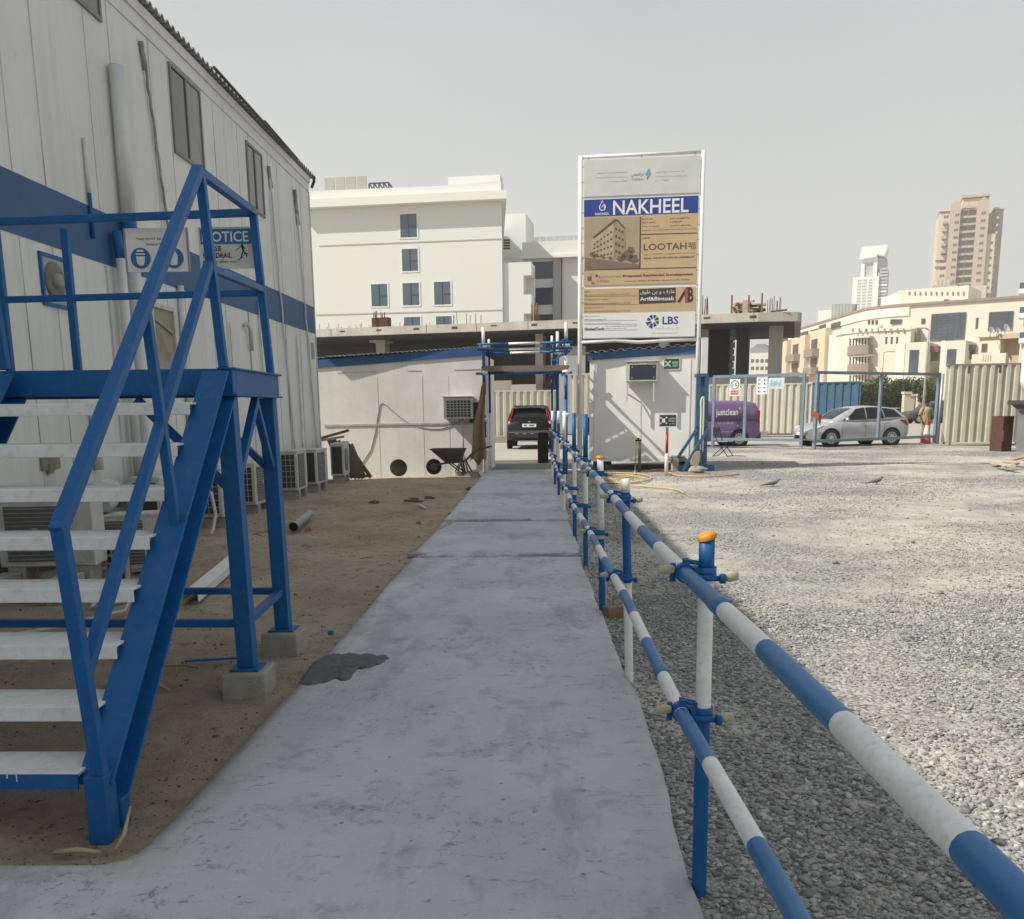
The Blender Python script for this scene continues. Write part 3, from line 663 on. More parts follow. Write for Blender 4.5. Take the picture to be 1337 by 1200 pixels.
# ---------------------------------------------------------------- air conditioning condensers
def condenser(w=.30, l=.80, h=.64, label='', loc=(0,0,0), rz=0.0, round_fan=False, grid=True, blocks=True, zb=.1, tilt=0):
    """fan face towards +x, coil side towards -y"""
    t_ = thing('condenser_unit', label, 'air conditioner', loc, rz, 'condenser units standing along the cabin wall')
    mb = MB()
    mb.box(-w/2, w/2, -l/2, l/2, zb, zb+h)
    mb.box(-w/2-.006, w/2+.006, -l/2-.006, l/2+.006, zb+h-.03, zb+h+.008)
    mb.build('casing', ACW, t_, bevel=.012)
    mb = MB(); mb.box(-w/2+.03, w/2-.045, -l/2-.010, -l/2-.001, zb+.05, zb+h-.06); cl_ = mb.build('coil', ACDARK, t_)
    mb = MB()
    if grid:
        for i in range(4): xx = -w/2+.03+(w-.075)*i/3; mb.box(xx-.003, xx+.003, -l/2-.016, -l/2-.011, zb+.05, zb+h-.06)
        for i in range(7): zz = zb+.05+(h-.11)*i/6; mb.box(-w/2+.03, w/2-.045, -l/2-.0165, -l/2-.0115, zz-.003, zz+.003)
        mb.build('coil_guard', ACW, cl_)
    cy, cz = -l*.10, zb+h/2
    if round_fan:
        mb = MB(); mb.lathe([(0, 0), (.25, 0), (.25, .012), (.22, .016), (0, .016)], 30, M=tr(w/2+.001, cy, cz) @ rot('Y', 90)); fg = mb.build('fan_grille', ACFAN, t_)
        mb = MB()
        for r_ in (.06, .10, .14, .18, .215): mb.lathe([(r_, .017), (r_+.006, .024), (r_+.012, .017)], 30, M=tr(w/2+.001, cy, cz) @ rot('Y', 90))
        mb.build('guard_ring', ACSLAT, fg)
    else:
        mb = MB(); mb.box(w/2+.001, w/2+.010, cy-.25, cy+.25, zb+.05, zb+h-.06); fg = mb.build('fan_grille', ACFAN, t_)
        mb = MB()
        for i in range(13): zz = zb+.07+(h-.15)*i/12; mb.box(w/2+.0105, w/2+.016, cy-.25, cy+.25, zz-.004, zz+.004)
        mb.lathe([(0, .018), (.05, .018), (.05, .012)], 18, M=tr(w/2, cy, cz) @ rot('Y', 90)); mb.build('grille_slats', ACSLAT, fg)
    mb = MB(); mb.box(w/2+.001, w/2+.006, cy+.27, l/2-.02, zb+.04, zb+h-.05); mb.build('service_panel', ACW, t_)
    if blocks:
        for s_ in (-1, 1):
            mb = MB(); mb.box(-w/2+.02, w/2-.0, s_*l*.34-.075, s_*l*.34+.075, 0, zb-.002); mb.build('support_block', BLOCKM, t_, bevel=.008)
    return t_
zg = -.06
condenser(.30, .85, .68, 'grey condenser unit nearest the staircase leg with a wire guarded dark coil', (-4.55, 13.25, zg), .02, zb=.17)
condenser(.30, .85, .66, 'grey condenser unit seen between the two blue staircase legs', (-4.58, 15.0, zg), -.03, zb=.16)
condenser(.32, .80, .72, 'pale condenser unit just past the staircase leg, wire guard over its coil', (-4.50, 17.2, zg), .03, zb=.19)
condenser(.30, .80, .68, 'condenser unit squeezed behind the wire guarded one near the cabin corner', (-4.42, 18.55, zg), -.04, zb=.19, grid=False)
condenser(.30, .80, .70, 'condenser unit with round fan at the far corner of the cabin block', (-4.36, 20.7, zg), .06, True, False, zb=.2)
# units behind the stair treads
u = condenser(.32, .82, .60, 'old condenser unit facing the camera behind the lower white treads', (-4.36, 8.15, zg), -PI/2+.12, False, False, zb=.30)
condenser(.28, .70, .55, 'small condenser unit with slatted face behind the middle of the stair', (-4.12, 9.1, zg), -PI/2+.30, False, False, zb=.10)
condenser(.34, .90, .72, 'large white condenser unit behind the stair handrail post', (-4.50, 11.0, zg), .0, True, False, zb=.18)
ind = thing('indoor_unit', 'discarded rounded indoor air conditioner lying on end behind the stair', 'air conditioner', (-4.35, 9.25, .62), .25)
pf = [(-.02, 0), (.16, 0), (.20, .05), (.20, .16), (.15, .25), (.05, .29), (-.02, .29)]
mb = MB(); mb.prism([(a-.1, b2) for a, b2 in pf], -.35, .0, 'y'); mb.build('casing', mat('lilac_plastic', (.42, .42, .46), .4, n1=.2, s1=4), ind, bevel=.015)
mb = MB(); mb.prism([(a-.1+.004, b2) for a, b2 in pf[1:6]], .002, .40, 'y'); mb.build('cover', ACW, ind, bevel=.01)
mb = MB()
for i in range(9): mb.box(.06+.0, .125, .02+i*.04, .04+i*.04, .01, .10)
mb.build('louvre', DKGREY, ind)
# breeze block stood on end
bb = thing('breeze_block', 'grey pierced block stood on end behind the stair treads', 'block', (-3.93, 8.45, -.05), .1)
mb = MB()
for i in range(4):
    mb.box(-.09+i*.055, -.075+i*.055, -.06, .06, .0, .50) if i < 4 else None
for j in range(7): mb.box(-.0745, -.0355, -.058, .058, j*.078, j*.078+.022); mb.box(-.0195, .0195, -.058, .058, j*.078, j*.078+.022); mb.box(.0355, .0745, -.058, .058, j*.078, j*.078+.022)
mb.build('shell', BLOCKM, bb)
mb = MB(); mb.box(-.088, .088, .059, .09, 0, .50); mb.build('closing_plate', DKGREY, bb)
for (x, y, h_, lab) in ((-4.65, 7.75, .27, 'left grey support block under the old condenser behind the treads'), (-4.08, 7.75, .27, 'right grey support block under the old condenser behind the treads')):
    mb = MB(); mb.box(-.08, .08, -.2, .2, 0, h_); o = mb.build('support_block', BLOCKM, bevel=.01); o.location = (x, y, -.07); tag(o, lab, 'concrete block', 'loose support blocks behind the stair')
hz = MB(); hz.tube([(-3.55, 9.0, .02), (-3.75, 7.6, .01), (-3.6, 7.2, .03), (-3.35, 7.35, .05), (-3.3, 7.15, .02), (-3.6, 6.7, .0), (-4.0, 6.2, -.01), (-4.4, 5.9, -.01)], .016, 8)
tag(hz.build('drain_hose', ACW), 'thin white drain hose lying on the sand behind the stair treads', 'hose')
hz = MB(); hz.tube([(-4.6, 12.1, .72), (-4.42, 12.15, .66), (-4.32, 12.2, .5), (-4.28, 12.2, .22), (-4.3, 12.1, .02), (-4.27, 11.9, -.01)], .024, 8)
tag(hz.build('insulated_hose', ACW), 'pale insulated pipe curling down to the sand beside the condensers', 'hose')
import unicodedata
_AR = {}
for _c in range(0xFE80, 0xFEFD):
    _d = unicodedata.decomposition(chr(_c)).split()
    if len(_d) == 2: _AR.setdefault(chr(int(_d[1], 16)), {})[_d[0][1:-1]] = chr(_c)
    elif len(_d) == 3: _AR.setdefault(chr(int(_d[1], 16))+chr(int(_d[2], 16)), {})[_d[0][1:-1]] = chr(_c)
def arabic(s):
    out = []
    for w in s.split(' '):
        units = []; i = 0
        while i < len(w):
            if w[i:i+2] in _AR and len(w[i:i+2]) == 2: units.append(w[i:i+2]); i += 2
            else: units.append(w[i]); i += 1
        r = []
        for k, u in enumerate(units):
            F = _AR.get(u)
            if not F: r.append(u); continue
            pj = k > 0 and 'initial' in _AR.get(units[k-1], {})
            nj = 'initial' in F and k+1 < len(units) and units[k+1] in _AR and 'final' in _AR[units[k+1]]
            r.append(F.get('medial' if pj and nj else 'final' if pj else 'initial' if nj else 'isolated', u))
        out.append(''.join(r[::-1]))
    return ' '.join(out[::-1])
def hit(px, py, p0, n):
    d = R_CAM.T @ np.array([(px-PCX)/FOC, (py-PCY)/FOC, 1.0]); o = np.array([0, 0, EYE])
    t = np.dot(np.array(p0)-o, n)/np.dot(d, n); return o+t*d
def gnd(px, py, z=0.0):
    d = R_CAM.T @ np.array([(px-PCX)/FOC, (py-PCY)/FOC, 1.0]); t = (z-EYE)/d[2]
    return np.array([0, 0, EYE])+t*d

# ---------------------------------------------------------------- striped tube railing beside the walkway
rail = thing('safety_railing', 'blue and white striped scaffold tube railing along the right edge of the walkway', 'railing', (.5, 8, 0))
TIE = mat('foam_tie', (.50, .49, .33), .8, n1=.5, s1=40, s2=90, n2=.4)
ORANGE = mat('orange_cap', (.62, .26, .02), .5, n1=.35, s1=20)
def rx_top(Y): return float(np.interp(Y, [-1, 1, 2.95, 5.5, 8, 10, 13.25, 16, 22], [.525, .512, .482, .47, .45, .455, .435, .40, .375]))
def rx_low(Y): return float(np.interp(Y, [-1, 1.7, 2.89, 4.8, 5.53, 8, 9.81, 13.4, 22], [.52, .51, .482, .488, .47, .43, .40, .37, .36]))
def striped(xf, z, bounds, name):
    mb = MB()
    for i, (a, b2, ci) in enumerate(bounds):
        k = max(2, int(abs(b2-a)/.25)+1)
        Ys = np.linspace(a, b2, k)
        sag = .012
        mb.tube([(xf(Y), Y, z+sag*math.sin(Y*1.1)) for Y in Ys], .0245, 14, ci, cap=(i in (0, len(bounds)-1)))
        if i % 9 == 7: mb.tube([(xf(Y), Y, z+sag*math.sin(Y*1.1)) for Y in (a-.06, a+.06)], .0275, 14, ci)   # sleeve joint
    return mb.build(name, [BLUEF, WTUBE], rail, world=True)
bt = [(-.6, .10, 1), (.10, .52, 0), (.52, .55, 0), (.55, 1.02, 0), (1.02, 1.45, 1), (1.45, 1.93, 0), (1.93, 2.39, 1), (2.39, 2.98, 0)]
y = 2.98; k = 1
while y < 22.2:
    l = .50+.06*random.random(); bt.append((y, min(y+l, 22.3), k % 2)); y += l; k += 1
striped(rx_top, 1.07, bt, 'handrail')
bt = [(-.6, .55, 0), (.55, 1.0, 1), (1.0, 1.40, 0), (1.40, 1.96, 0), (1.96, 2.46, 1), (2.46, 2.90, 0)]
y = 2.90; k = 1
while y < 22.2:
    l = .48+.06*random.random(); bt.append((y, min(y+l, 22.3), k % 2)); y += l; k += 1
striped(rx_low, .60, bt, 'midrail')
def clamp(post, xr, xp, Y, z, foam=True):
    mb = MB(); n_ = 14
    mb.tube([(xr, Y-.022, z), (xr, Y+.022, z)], .0315, n_)
    mb.tube([(xp, Y, z-.019), (xp, Y, z+.019)], .0325, n_)
    mb.box(xr+.02, xp-.02, Y-.022, Y+.022, z-.020, z+.020)
    for s_ in (-1, 1):
        mb.tube([(xr+.01, Y+s_*.012, z+.038), (xr+.05, Y+s_*.012, z+.030)], .006, 6); mb.box(xr-.004, xr+.014, Y+s_*.012-.008, Y+s_*.012+.008, z+.024, z+.046)
    mb.tube([(xp-.055, Y-.042, z-.008), (xp+.045, Y-.046, z-.012)], .010, 6); mb.tube([(xp+.035, Y-.046, z-.012), (xp+.052, Y-.046, z-.012)], .017, 6)
    mb.tube([(xr-.036, Y+.01, z+.03), (xr-.036, Y+.01, z-.03)], .010, 6)
    c_ = mb.build('clamp', BLUE, post, world=True)
    if foam:
        mb = MB(); mb.tube([(xr-.035, Y-.01, z+.012), (xr-.055, Y-.012, z+.014), (xr-.085, Y-.012, z+.012)], .015, 9, radii=[.012, .017, .012]); mb.build('foam_end', TIE, c_, world=True); mb = MB(); mb.tube([(xp+.045, Y-.03, z-.01), (xp+.07, Y-.03, z-.008), (xp+.095, Y-.03, z-.006)], .015, 9, radii=[.012, .018, .013]); mb.build('foam_end', TIE, c_, world=True)
def post(x0, x1, Y, top, segs, cap=None, lo=-.07):
    """segs: list of (z0, z1, colour index) ; x0 foot, x1 top"""
    mb = MB()
    for a, b2, ci in segs:
        X = lambda z: x0+(x1-x0)*(z-lo)/(top-lo)
        mb.tube([(X(a), Y, a), (X(b2), Y, b2)], .0255, 16, ci, cap=(b2 == top or a == lo))
    p = mb.build('post', [BLUE, WTUBE], rail, world=True)
    if cap:
        mb = MB(); M_ = tr(x1, Y, top) @ rot('Y', cap)
        mb.lathe([(.0315, -.008), (.033, .004), (.028, .011), (.016, .016), (0, .017)], 20, M=M_); mb.build('cap', ORANGE, p, world=True)
    for z, xf in ((1.07, rx_top), (.60, rx_low)):
        zz = z+.012*math.sin(Y*1.1)
        clamp(p, xf(Y), x0+(x1-x0)*(z-lo)/(top-lo) if xf(Y)+.055 < x0+(x1-x0)*(z-lo)/(top-lo) else xf(Y)+.062, Y, zz, Y < 8.5)
    return p
lo = -.09
post(.56, .552, 2.93, 1.185, [(lo, .60, 0), (.60, 1.05, 1), (1.05, 1.185, 0)], -14)
post(.575, .535, 5.42, 1.18, [(lo, .56, 1), (.56, 1.10, 0), (1.10, 1.18, 1)])
post(.545, .518, 7.28, 1.20, [(lo, .56, 0), (.56, 1.20, 1)], 8)
post(.535, .525, 9.53, 1.52, [(lo, .60, 0), (.60, 1.08, 1), (1.08, 1.52, 0)])
post(.505, .49, 11.45, 1.52, [(lo, .30, 0), (.30, .52, 0), (.52, 1.05, 1), (1.05, 1.52, 0)])
post(.455, .465, 14.2, 1.53, [(lo, .60, 1), (.60, 1.05, 0), (1.05, 1.53, 1)])
post(.445, .44, 16.7, 1.52, [(lo, .60, 0), (.60, 1.05, 1), (1.05, 1.30, 0), (1.30, 1.52, 1)])
post(.43, .43, 19.1, 1.50, [(lo, .60, 0), (.60, 1.05, 1), (1.05, 1.50, 0)])
post(.42, .42, 21.4, 1.50, [(lo, .60, 1), (.60, 1.05, 0), (1.05, 1.50, 1)])
o = MB(); o.box(-.07, .07, -.05, .05, 0, .10); o = o.build('brick', mat('brown_brick', (.25, .16, .11), .9, n1=.5, s1=12), bevel=.01); o.location = (.62, 7.15, -.06); o.rotation_euler.z = .4
tag(o, 'lone brown brick on the gravel at the foot of the third railing post', 'brick')

# ---------------------------------------------------------------- site huts
HUTW = mat('hut_wall_paint', (.70, .68, .65), .6, n1=.3, s1=1.2, n2=.25, s2=8, streak=.3, dirt=(.46, .42, .37), bump=.06, bs=3)
HUTW2 = mat('hut_panel_paint', (.78, .765, .73), .5, n1=.18, s1=1.0, streak=.15, dirt=(.55, .51, .44))
RIDGE = mat('hut_joint', (.44, .42, .39), .7, n1=.5, s1=3)
def window_ac(par, p, w, h, d, front, slats, name='window_air_conditioner'):
    """box on a -y facing wall; p = lower left front corner in the parent's frame"""
    x, y, z = p
    mb = MB(); mb.box(x, x+w, y, y+d, z, z+h); mb.box(x-.02, x+w+.02, y-.03, y+d, z+h+.002, z+h+.028)
    a = mb.build(name, ACW, par, bevel=.012)
    mb = MB(); mb.box(x+w*.12, x+w*.95, y-.008, y-.001, z+h*.10, z+h*.86); fr = mb.build('screen_grille', front, a)
    mb = MB()
    if slats:
        for i in range(1, 7): xx = x+w*.12+w*.83*i/7; mb.box(xx-.008, xx+.008, y-.016, y-.0085, z+h*.10, z+h*.86)
        for i in range(1, 6): zz = z+h*.10+h*.76*i/6; mb.box(x+w*.12, x+w*.95, y-.0165, y-.009, zz-.007, zz+.007)
        mb.box(x+w*.3, x+w*.75, y-.02, y-.0005, z+h*.875, z+h*.95)
        mb.build('grille_bars', ACW, fr)
    else:
        for (u, v) in ((.2, .2), (.2, .75), (.88, .2), (.88, .75)): mb.box(x+w*u-.012, x+w*u+.012, y-.012, y-.0085, z+h*v-.012, z+h*v+.012)
        mb.box(x+w*.40, x+w*.68, y-.012, y-.0005, z+h*.87, z+h*.93)
        for i in range(4): mb.box(x+.01, x+.03, y-.004, y-.001, z+h*(.15+.2*i), z+h*(.28+.2*i))
        mb.build('trim', ACW, fr)
    return a
HA = math.radians(-3.0)
hut = thing('site_hut', 'long white panel hut with blue roof edge and window air conditioner behind the wheelbarrow', 'site hut', (-5.02, 23.65, -.12), HA)
HW = 3.80
def hl(px, py):
    n = np.array([math.sin(HA), -math.cos(HA), 0]); q = hit(px, py, (-5.02, 23.65, 0), n); d = q-np.array([-5.02, 23.65, -.12])
    return d[0]*math.cos(HA)+d[1]*math.sin(HA), q[2]+.12
zl, zr = 3.00, 3.19
mb = MB(); mb.prism([(-3.2, -.1), (HW, -.1), (HW, zr-.2), (-3.2, zl-.2-.2)], 0, 2.5, 'y'); mb.build('wall', HUTW, hut)
mb = MB(); mb.prism([(-3.3, zl-.45), (HW+.03, zr-.20), (HW+.03, zr+.0), (-3.3, zl-.24)], -.035, .02, 'y'); mb.build('fascia', FASC, hut)
mb = MB(); x = -3.3; pr = []
while x < HW+.05: pr += [(x, 0), (x+.05, 0), (x+.07, .022), (x+.10, .022)]; x += .12
zf = lambda x: zl+(zr-zl)*(x)/HW+.012
ve = []; fa = []
for x, dz in pr:
    oh = max(.02, .20-.055*x) if x > -.15 else .02
    ve += [(x, -oh, zf(x)+dz-.01), (x, 2.6, zf(x)+dz+.05), (x, -oh, zf(x)+dz-.022), (x, 2.6, zf(x)+dz+.038)]
for i in range(len(pr)-1):
    a = 4*i; b2 = a+4; fa += [(a, b2, b2+1, a+1), (a+2, a+3, b2+3, b2+2), (a, a+2, b2+2, b2)]
mb.add(ve, fa); mb.build('roof', ROOFM, hut)
mb = MB()
for px in (495, 500, 553, 587): u, _ = hl(px, 560); mb.box(u-.005, u+.005, -.005, -.001, 0, 2.5) if px != 500 else None
mb.build('panel_joint', mat('hut_seam', (.57, .55, .52), .7, n1=.5, s1=3), hut); mb = MB()
u0, z0 = hl(424, 556); u1, z1 = hl(605, 552); mb.beam((u0, -.012, z0), (u1+.6, -.012, z1), .022, .05); mb.beam((u0, -.006, z0-.03), (u1+.6, -.006, z1-.03), .01, .015)
for a, b2 in (((440, 487), (492, 485)), ((532, 484), (550, 484)), ((593, 483), (627, 482))):
    u0, z0 = hl(*a); u1, z1 = hl(*b2); mb.beam((u0, -.005, z0), (u1, -.005, z1), .01, .012)
mb.build('panel_joint', RIDGE, hut)
u0, z0 = hl(582, 547); u1, z1 = hl(618, 519)
window_ac(hut, (u0, -.34, z0), u1-u0, z1-z0, .34, ACDARK, True)
mb = MB(); mb.box(u1-.10, u1+.14, -.03, -.001, z0-.10, z1-.12); mb.build('wall_opening_trim', RUST, hut)
# cable across the wall
mb = MB(); pts = [hl(*p) for p in ((466, 613), (472, 606), (484, 588), (490, 565), (493, 545), (496, 528), (500, 526), (508, 532), (520, 543), (533, 552), (548, 558), (562, 560), (575, 560), (590, 556), (602, 549))]
mb.tube([(u, -.012, z) for u, z in pts], .010, 6); mb.build('cable', mat('grey_cable', (.30, .30, .29), .6), hut)
# prop and tripod under the air conditioner
stp = thing('tripod_prop', 'pale prop pole on a small dark tripod base under the hut air conditioner', 'prop', tuple(gnd(605, 616)))
bx, by, bz = stp.location
_, ztop = hl(604, 549)
mb = MB(); mb.tube([(0, 0, .1), (0, 0, ztop)], .03, 10); mb.build('pole', mat('pale_pole', (.52, .47, .42), .6, n1=.4, s1=5), stp)
for k in range(5):
    a = .3+k*2*PI/5; mb = MB(); mb.tube([(0, 0, .42), (.22*math.cos(a), .12*math.sin(a), .0)], .022, 7); mb.build('leg', mat('tripod_steel', (.15, .13, .11), .7, n1=.4, s1=8), stp)

# second hut
H2A = math.radians(-9.0)
H2P = (1.45, 24.4, 0)
hut2 = thing('cabin_hut', 'small white site cabin on skids with blue fascia below the project billboard', 'site hut', H2P, H2A)
n2 = np.array([math.sin(H2A), -math.cos(H2A), 0])
def h2(px, py):
    q = hit(px, py, H2P, n2); d = q-np.array(H2P); return d[0]*math.cos(H2A)+d[1]*math.sin(H2A), q[2]
W2 = h2(908, 530)[0]
zb0 = .27; za, zc = h2(768, 470)[1], h2(906, 461)[1]
mb = MB(); mb.prism([(0, zb0), (W2, zb0), (W2, zc), (0, za)], 0, 2.6, 'y'); mb.build('wall', HUTW2, hut2)
mb = MB(); mb.box(0, W2, -.02, .08, zb0-.10, zb0-.002); mb.box(0, W2, 2.5, 2.6, zb0-.10, zb0-.002); mb.build('skid_frame', WPAINT, hut2)
mb = MB(); mb.box(.1, .4, .02, .3, -.1, zb0-.102); mb.box(W2-.4, W2-.1, .02, .3, -.1, zb0-.102); mb.box(.1, .4, 2.2, 2.5, -.1, zb0-.102); mb.box(W2-.4, W2-.1, 2.2, 2.5, -.1, zb0-.102); mb.build('support_block', CONCD, hut2)
mb = MB(); mb.prism([(-.06, za-.01), (W2+.02, zc-.01), (W2+.02, zc+.19), (-.06, za+.17)], -.05, -.001, 'y'); mb.box(-.06, -.001, .0, 2.6, za-.01, za+.17); mb.build('fascia', FASC, hut2)
mb = MB(); pr = []; x = -.1
while x < W2+.05: pr += [(x, 0), (x+.09, 0), (x+.12, .04), (x+.21, .04), (x+.235, 0)]; x += .24
ve = []; fa = []
zf2 = lambda x: za+.18+(zc-za+.02)*x/W2
for x, dz in pr: ve += [(x, -.09, zf2(x)+dz), (x, 2.7, zf2(x)+dz+.02), (x, -.09, zf2(x)+dz-.012), (x, 2.7, zf2(x)+dz+.008)]
for i in range(len(pr)-1):
    a = 4*i; b2 = a+4; fa += [(a, b2, b2+1, a+1), (a+2, a+3, b2+3, b2+2), (a, a+2, b2+2, b2)]
mb.add(ve, fa); mb.build('roof', mat('pale_roof_sheet', (.55, .55, .53), .5, .2, n1=.3, s1=3), hut2)
mb = MB()
for u in (.10, W2-.16): mb.box(u, u+.03, -.012, -.001, zb0, za-.02)
u = h2(836, 560)[0]; mb.box(u-.02, u+.02, -.008, -.001, zb0, h2(836, 520)[1]); mb.build('panel_joint', mat('cabin_joint', (.66, .64, .59), .6), hut2)
u0, z0 = h2(818, 499); u1, z1 = h2(860, 473)
sc_ = (24.15-.5)/24.15
window_ac(hut2, (u0+.0, -.36, z0+.0), (u1-u0)*.985, (z1-z0), .36, mat('blue_dark_screen', (.03, .04, .06), .35, n1=.3, s1=5), False)
mb = MB()
for u in (u0+.02, u1-.12):
    mb = MB(); mb.box(u, u+.035, -.335, -.30, z0-.48, z0-.001); mb.beam((u+.0175, -.02, z0-.06), (u+.0175, -.30, z0-.06), .03, .03); mb.build('ac_bracket', ACW, hut2)
mb = MB(); mb.beam((u0+.05, -.30, z0-.30), (u0+.38, -.03, z0-.52), .03, .03); mb.build('ac_strut', ACW, hut2)
# green emergency sign on hut
GREENM = mat('sign_green', (.006, .10, .055), .5, n1=.2, s1=6)
u0, z0 = h2(866, 483); u1, z1 = h2(888, 467)
es = thing('emergency_sign', 'small green emergency sign on the white cabin wall beside the air conditioner', 'safety sign', (H2P[0]+math.cos(H2A)*u0, H2P[1]+math.sin(H2A)*u0-.012, z0), H2A)
w, h = u1-u0, z1-z0
def green_sign(par, w, h, dark):
    mb = MB(); mb.box(0, w, -.012, 0, 0, h); mb.build('board', SIGNW, par)
    mb = MB(); mb.box(.02, w-.02, -.016, -.0125, .02, h-.02); mb.build('face', dark, par)
    mb = MB(); cx, cz = w*.27, h*.5; r = h*.30
    for a in (45, 135, 225, 315):
        M_ = tr(cx, 0, cz) @ rot('Y', a)
        mb.prism([(r*.35, -r*.10), (r*.75, -r*.10), (r*.75, -r*.25), (r*1.15, 0), (r*.75, r*.25), (r*.75, r*.10), (r*.35, r*.10)], -.019, -.0165, 'y', M=M_)
    mb.prism(circle(cx, cz+r*.28, r*.16, 10), -.019, -.0165); mb.prism([(cx-r*.25, cz-r*.45), (cx+r*.25, cz-r*.45), (cx+r*.22, cz+r*.08), (cx-r*.22, cz+r*.08)], -.019, -.0165)
    return mb
mb = green_sign(es, w, h, GREENM); text_into(mb, 'ASSEMBLY', w*.52, w*.9, h*.50, h*.68, -.018); text_into(mb, 'POINT', w*.56, w*.86, h*.25, h*.43, -.018); mb.build('symbol', SIGNW, es)
# assembly sign on red and white post
g0 = gnd(870, 618)
ap = thing('assembly_point_sign', 'dark green assembly point sign on a red and white post before the cabin', 'safety sign', tuple(g0))
Yp = g0[1]
p0 = at(859, 558, Yp); p1 = at(884, 540, Yp)
mb = MB(); zz = [at(870, y, Yp)[2] for y in (618, 592, 566, 556)]
mb.tube([(0, 0, -.06), (0, 0, zz[1])], .045, 12, 1); mb.tube([(0, 0, zz[1]), (0, 0, zz[2])], .034, 12, 0); mb.tube([(0, 0, zz[2]), (0, 0, zz[3])], .032, 12, 2)
mb.build('post', [mat('red_paint', (.33, .02, .025), .5, n1=.3, s1=6), mat('pinkish_white', (.68, .60, .55), .5, n1=.3, s1=6), GREY], ap)
bd = bpy.data.objects.new('sign_board', None)
w, h = p1[0]-p0[0], p1[2]-p0[2]; ox, oz = p0[0]-g0[0], p0[2]
mb = MB(); mb.box(ox, ox+w, -.05, -.04, oz, oz+h); mb.build('board', SIGNW, ap)
mb = MB(); mb.box(ox+.03, ox+w-.03, -.054, -.0505, oz+.03, oz+h-.03); mb.build('face', mat('sign_dark_green', (.008, .045, .035), .5), ap)
mb = MB(); cx, cz, r = ox+w*.28, oz+h*.5, h*.28
for a in (45, 135, 225, 315):
    M_ = tr(cx, 0, cz) @ rot('Y', a); mb.prism([(r*.8, -r*.12), (r*1.0, -r*.12), (r*1.0, -r*.3), (r*1.35, 0), (r*1.0, r*.3), (r*1.0, r*.12), (r*.8, r*.12)], -.058, -.0545, 'y', M=M_)
for dx in (-.28, .0, .28): mb.prism(circle(cx+dx*r, cz+r*.42, r*.15, 10), -.058, -.0545); mb.prism([(cx+dx*r-r*.14, cz-r*.55), (cx+dx*r+r*.14, cz-r*.55), (cx+dx*r+r*.14, cz+r*.25), (cx+dx*r-r*.14, cz+r*.25)], -.058, -.0545)
text_into(mb, 'ASSEMBLY', ox+w*.53, ox+w*.93, oz+h*.58, oz+h*.70, -.056); text_into(mb, 'POINT', ox+w*.55, ox+w*.88, oz+h*.40, oz+h*.52, -.056); text_into(mb, arabic('نقطة تجمع'), ox+w*.58, ox+w*.88, oz+h*.18, oz+h*.34, -.056)
mb.build('symbol', SIGNW, ap)
bpy.data.objects.remove(bd)

# ---------------------------------------------------------------- project billboard
BA = math.radians(-6.0)
_pl = at(757, 470, 24.15); BP = (_pl[0], 24.15, 0)
bill = thing('project_billboard', 'tall project billboard with blue heading on two white poles above the cabin', 'billboard', BP, BA)
nb = np.array([math.sin(BA), -math.cos(BA), 0])
def bb_(px, py):
    q = hit(px, py, BP, nb); d = q-np.array(BP); return d[0]*math.cos(BA)+d[1]*math.sin(BA), q[2]
def zt(x, y): return bb_(740+x/7.037, 190+y/7.037)
def zb_(x, y): return bb_(740+x/7.037, 320+y/7.037)
BW = bb_(915, 330)[0]
ztop = bb_(757, 205)[1]; zbot = bb_(758, 447)[1]
TUBEW = mat('billboard_tube', (.74, .72, .66), .5, n1=.2, s1=3)
for x in (0, BW):
    mb = MB(); mb.tube([(x, .03, -.1), (x, .03, ztop+.03)], .055, 12, 0); mb.build('pole', TUBEW, bill)
mb = MB(); mb.tube([(0, .03, ztop), (BW, .03, ztop)], .04, 10); mb.build('frame_bar', TUBEW, bill)
mb = MB(); mb.tube([(0, .03, zbot), (BW*.3, .03, zbot+.03), (BW*.5, .03, zbot-.02), (BW*.75, .03, zbot+.01), (BW, .03, zbot+.02)], .045, 10); mb.build('frame_bar', TUBEW, bill)
PNL = mat('banner_grey', (.60, .60, .57), .6, n1=.15, s1=1.5); PWH = mat('banner_white', (.74, .74, .73), .55, n1=.12, s1=1.5)
PBL = mat('banner_blue', (.018, .050, .255), .5, n1=.15, s1=1); PTAN = mat('banner_tan', (.50, .36, .205), .6, n1=.45, s1=1.2, col2=(.58, .45, .29), streak=.2, dirt=(.60, .48, .33))
PBK = mat('print_black', (.035, .03, .03), .6); PBR = mat('print_brown', (.13, .075, .04), .6); PGY = mat('print_grey', (.26, .26, .26), .6); PNAVY = mat('print_navy', (.025, .045, .25), .5); PGR = mat('print_green', (.02, .14, .08), .5)
# brighten/solid edges: each banner is a thin sheet
def panel(x0, x1, z0, z1, m, name, y=-.03, t=.012):
    mb = MB(); mb.box(x0, x1, y, y+t, z0, z1); return mb.build(name, m, bill)
xl, xr_ = zt(160, 560)[0], zt(1205, 560)[0]
zA1, zA0 = zt(160, 140)[1], zt(160, 475)[1]
zB1, zB0 = zt(160, 503)[1], zt(160, 660)[1]
zC0 = zb_(160, 375)[1]; zD1, zD0 = zb_(160, 408)[1], zb_(160, 632)[1]; zE0 = zb_(150, 858)[1]
panel(xl-.02, xr_+.02, zE0-.02, zA1+.02, PWH, 'backing_sheet', -.012, .01)
panel(xl, xr_+.02, zA0, zA1, PNL, 'authority_banner')
panel(xl, xr_, zB0+.001, zB1, PBL, 'heading_band')
tanp = panel(xl, xr_, zC0, zB0, PTAN, 'detail_banner')
panel(xl, xr_, zD0+.001, zD1, PTAN, 'consultant_banner')
panel(xl-.02, xr_, zE0, zD0, PWH, 'contractor_banner')
yT = -.034
prints = {}
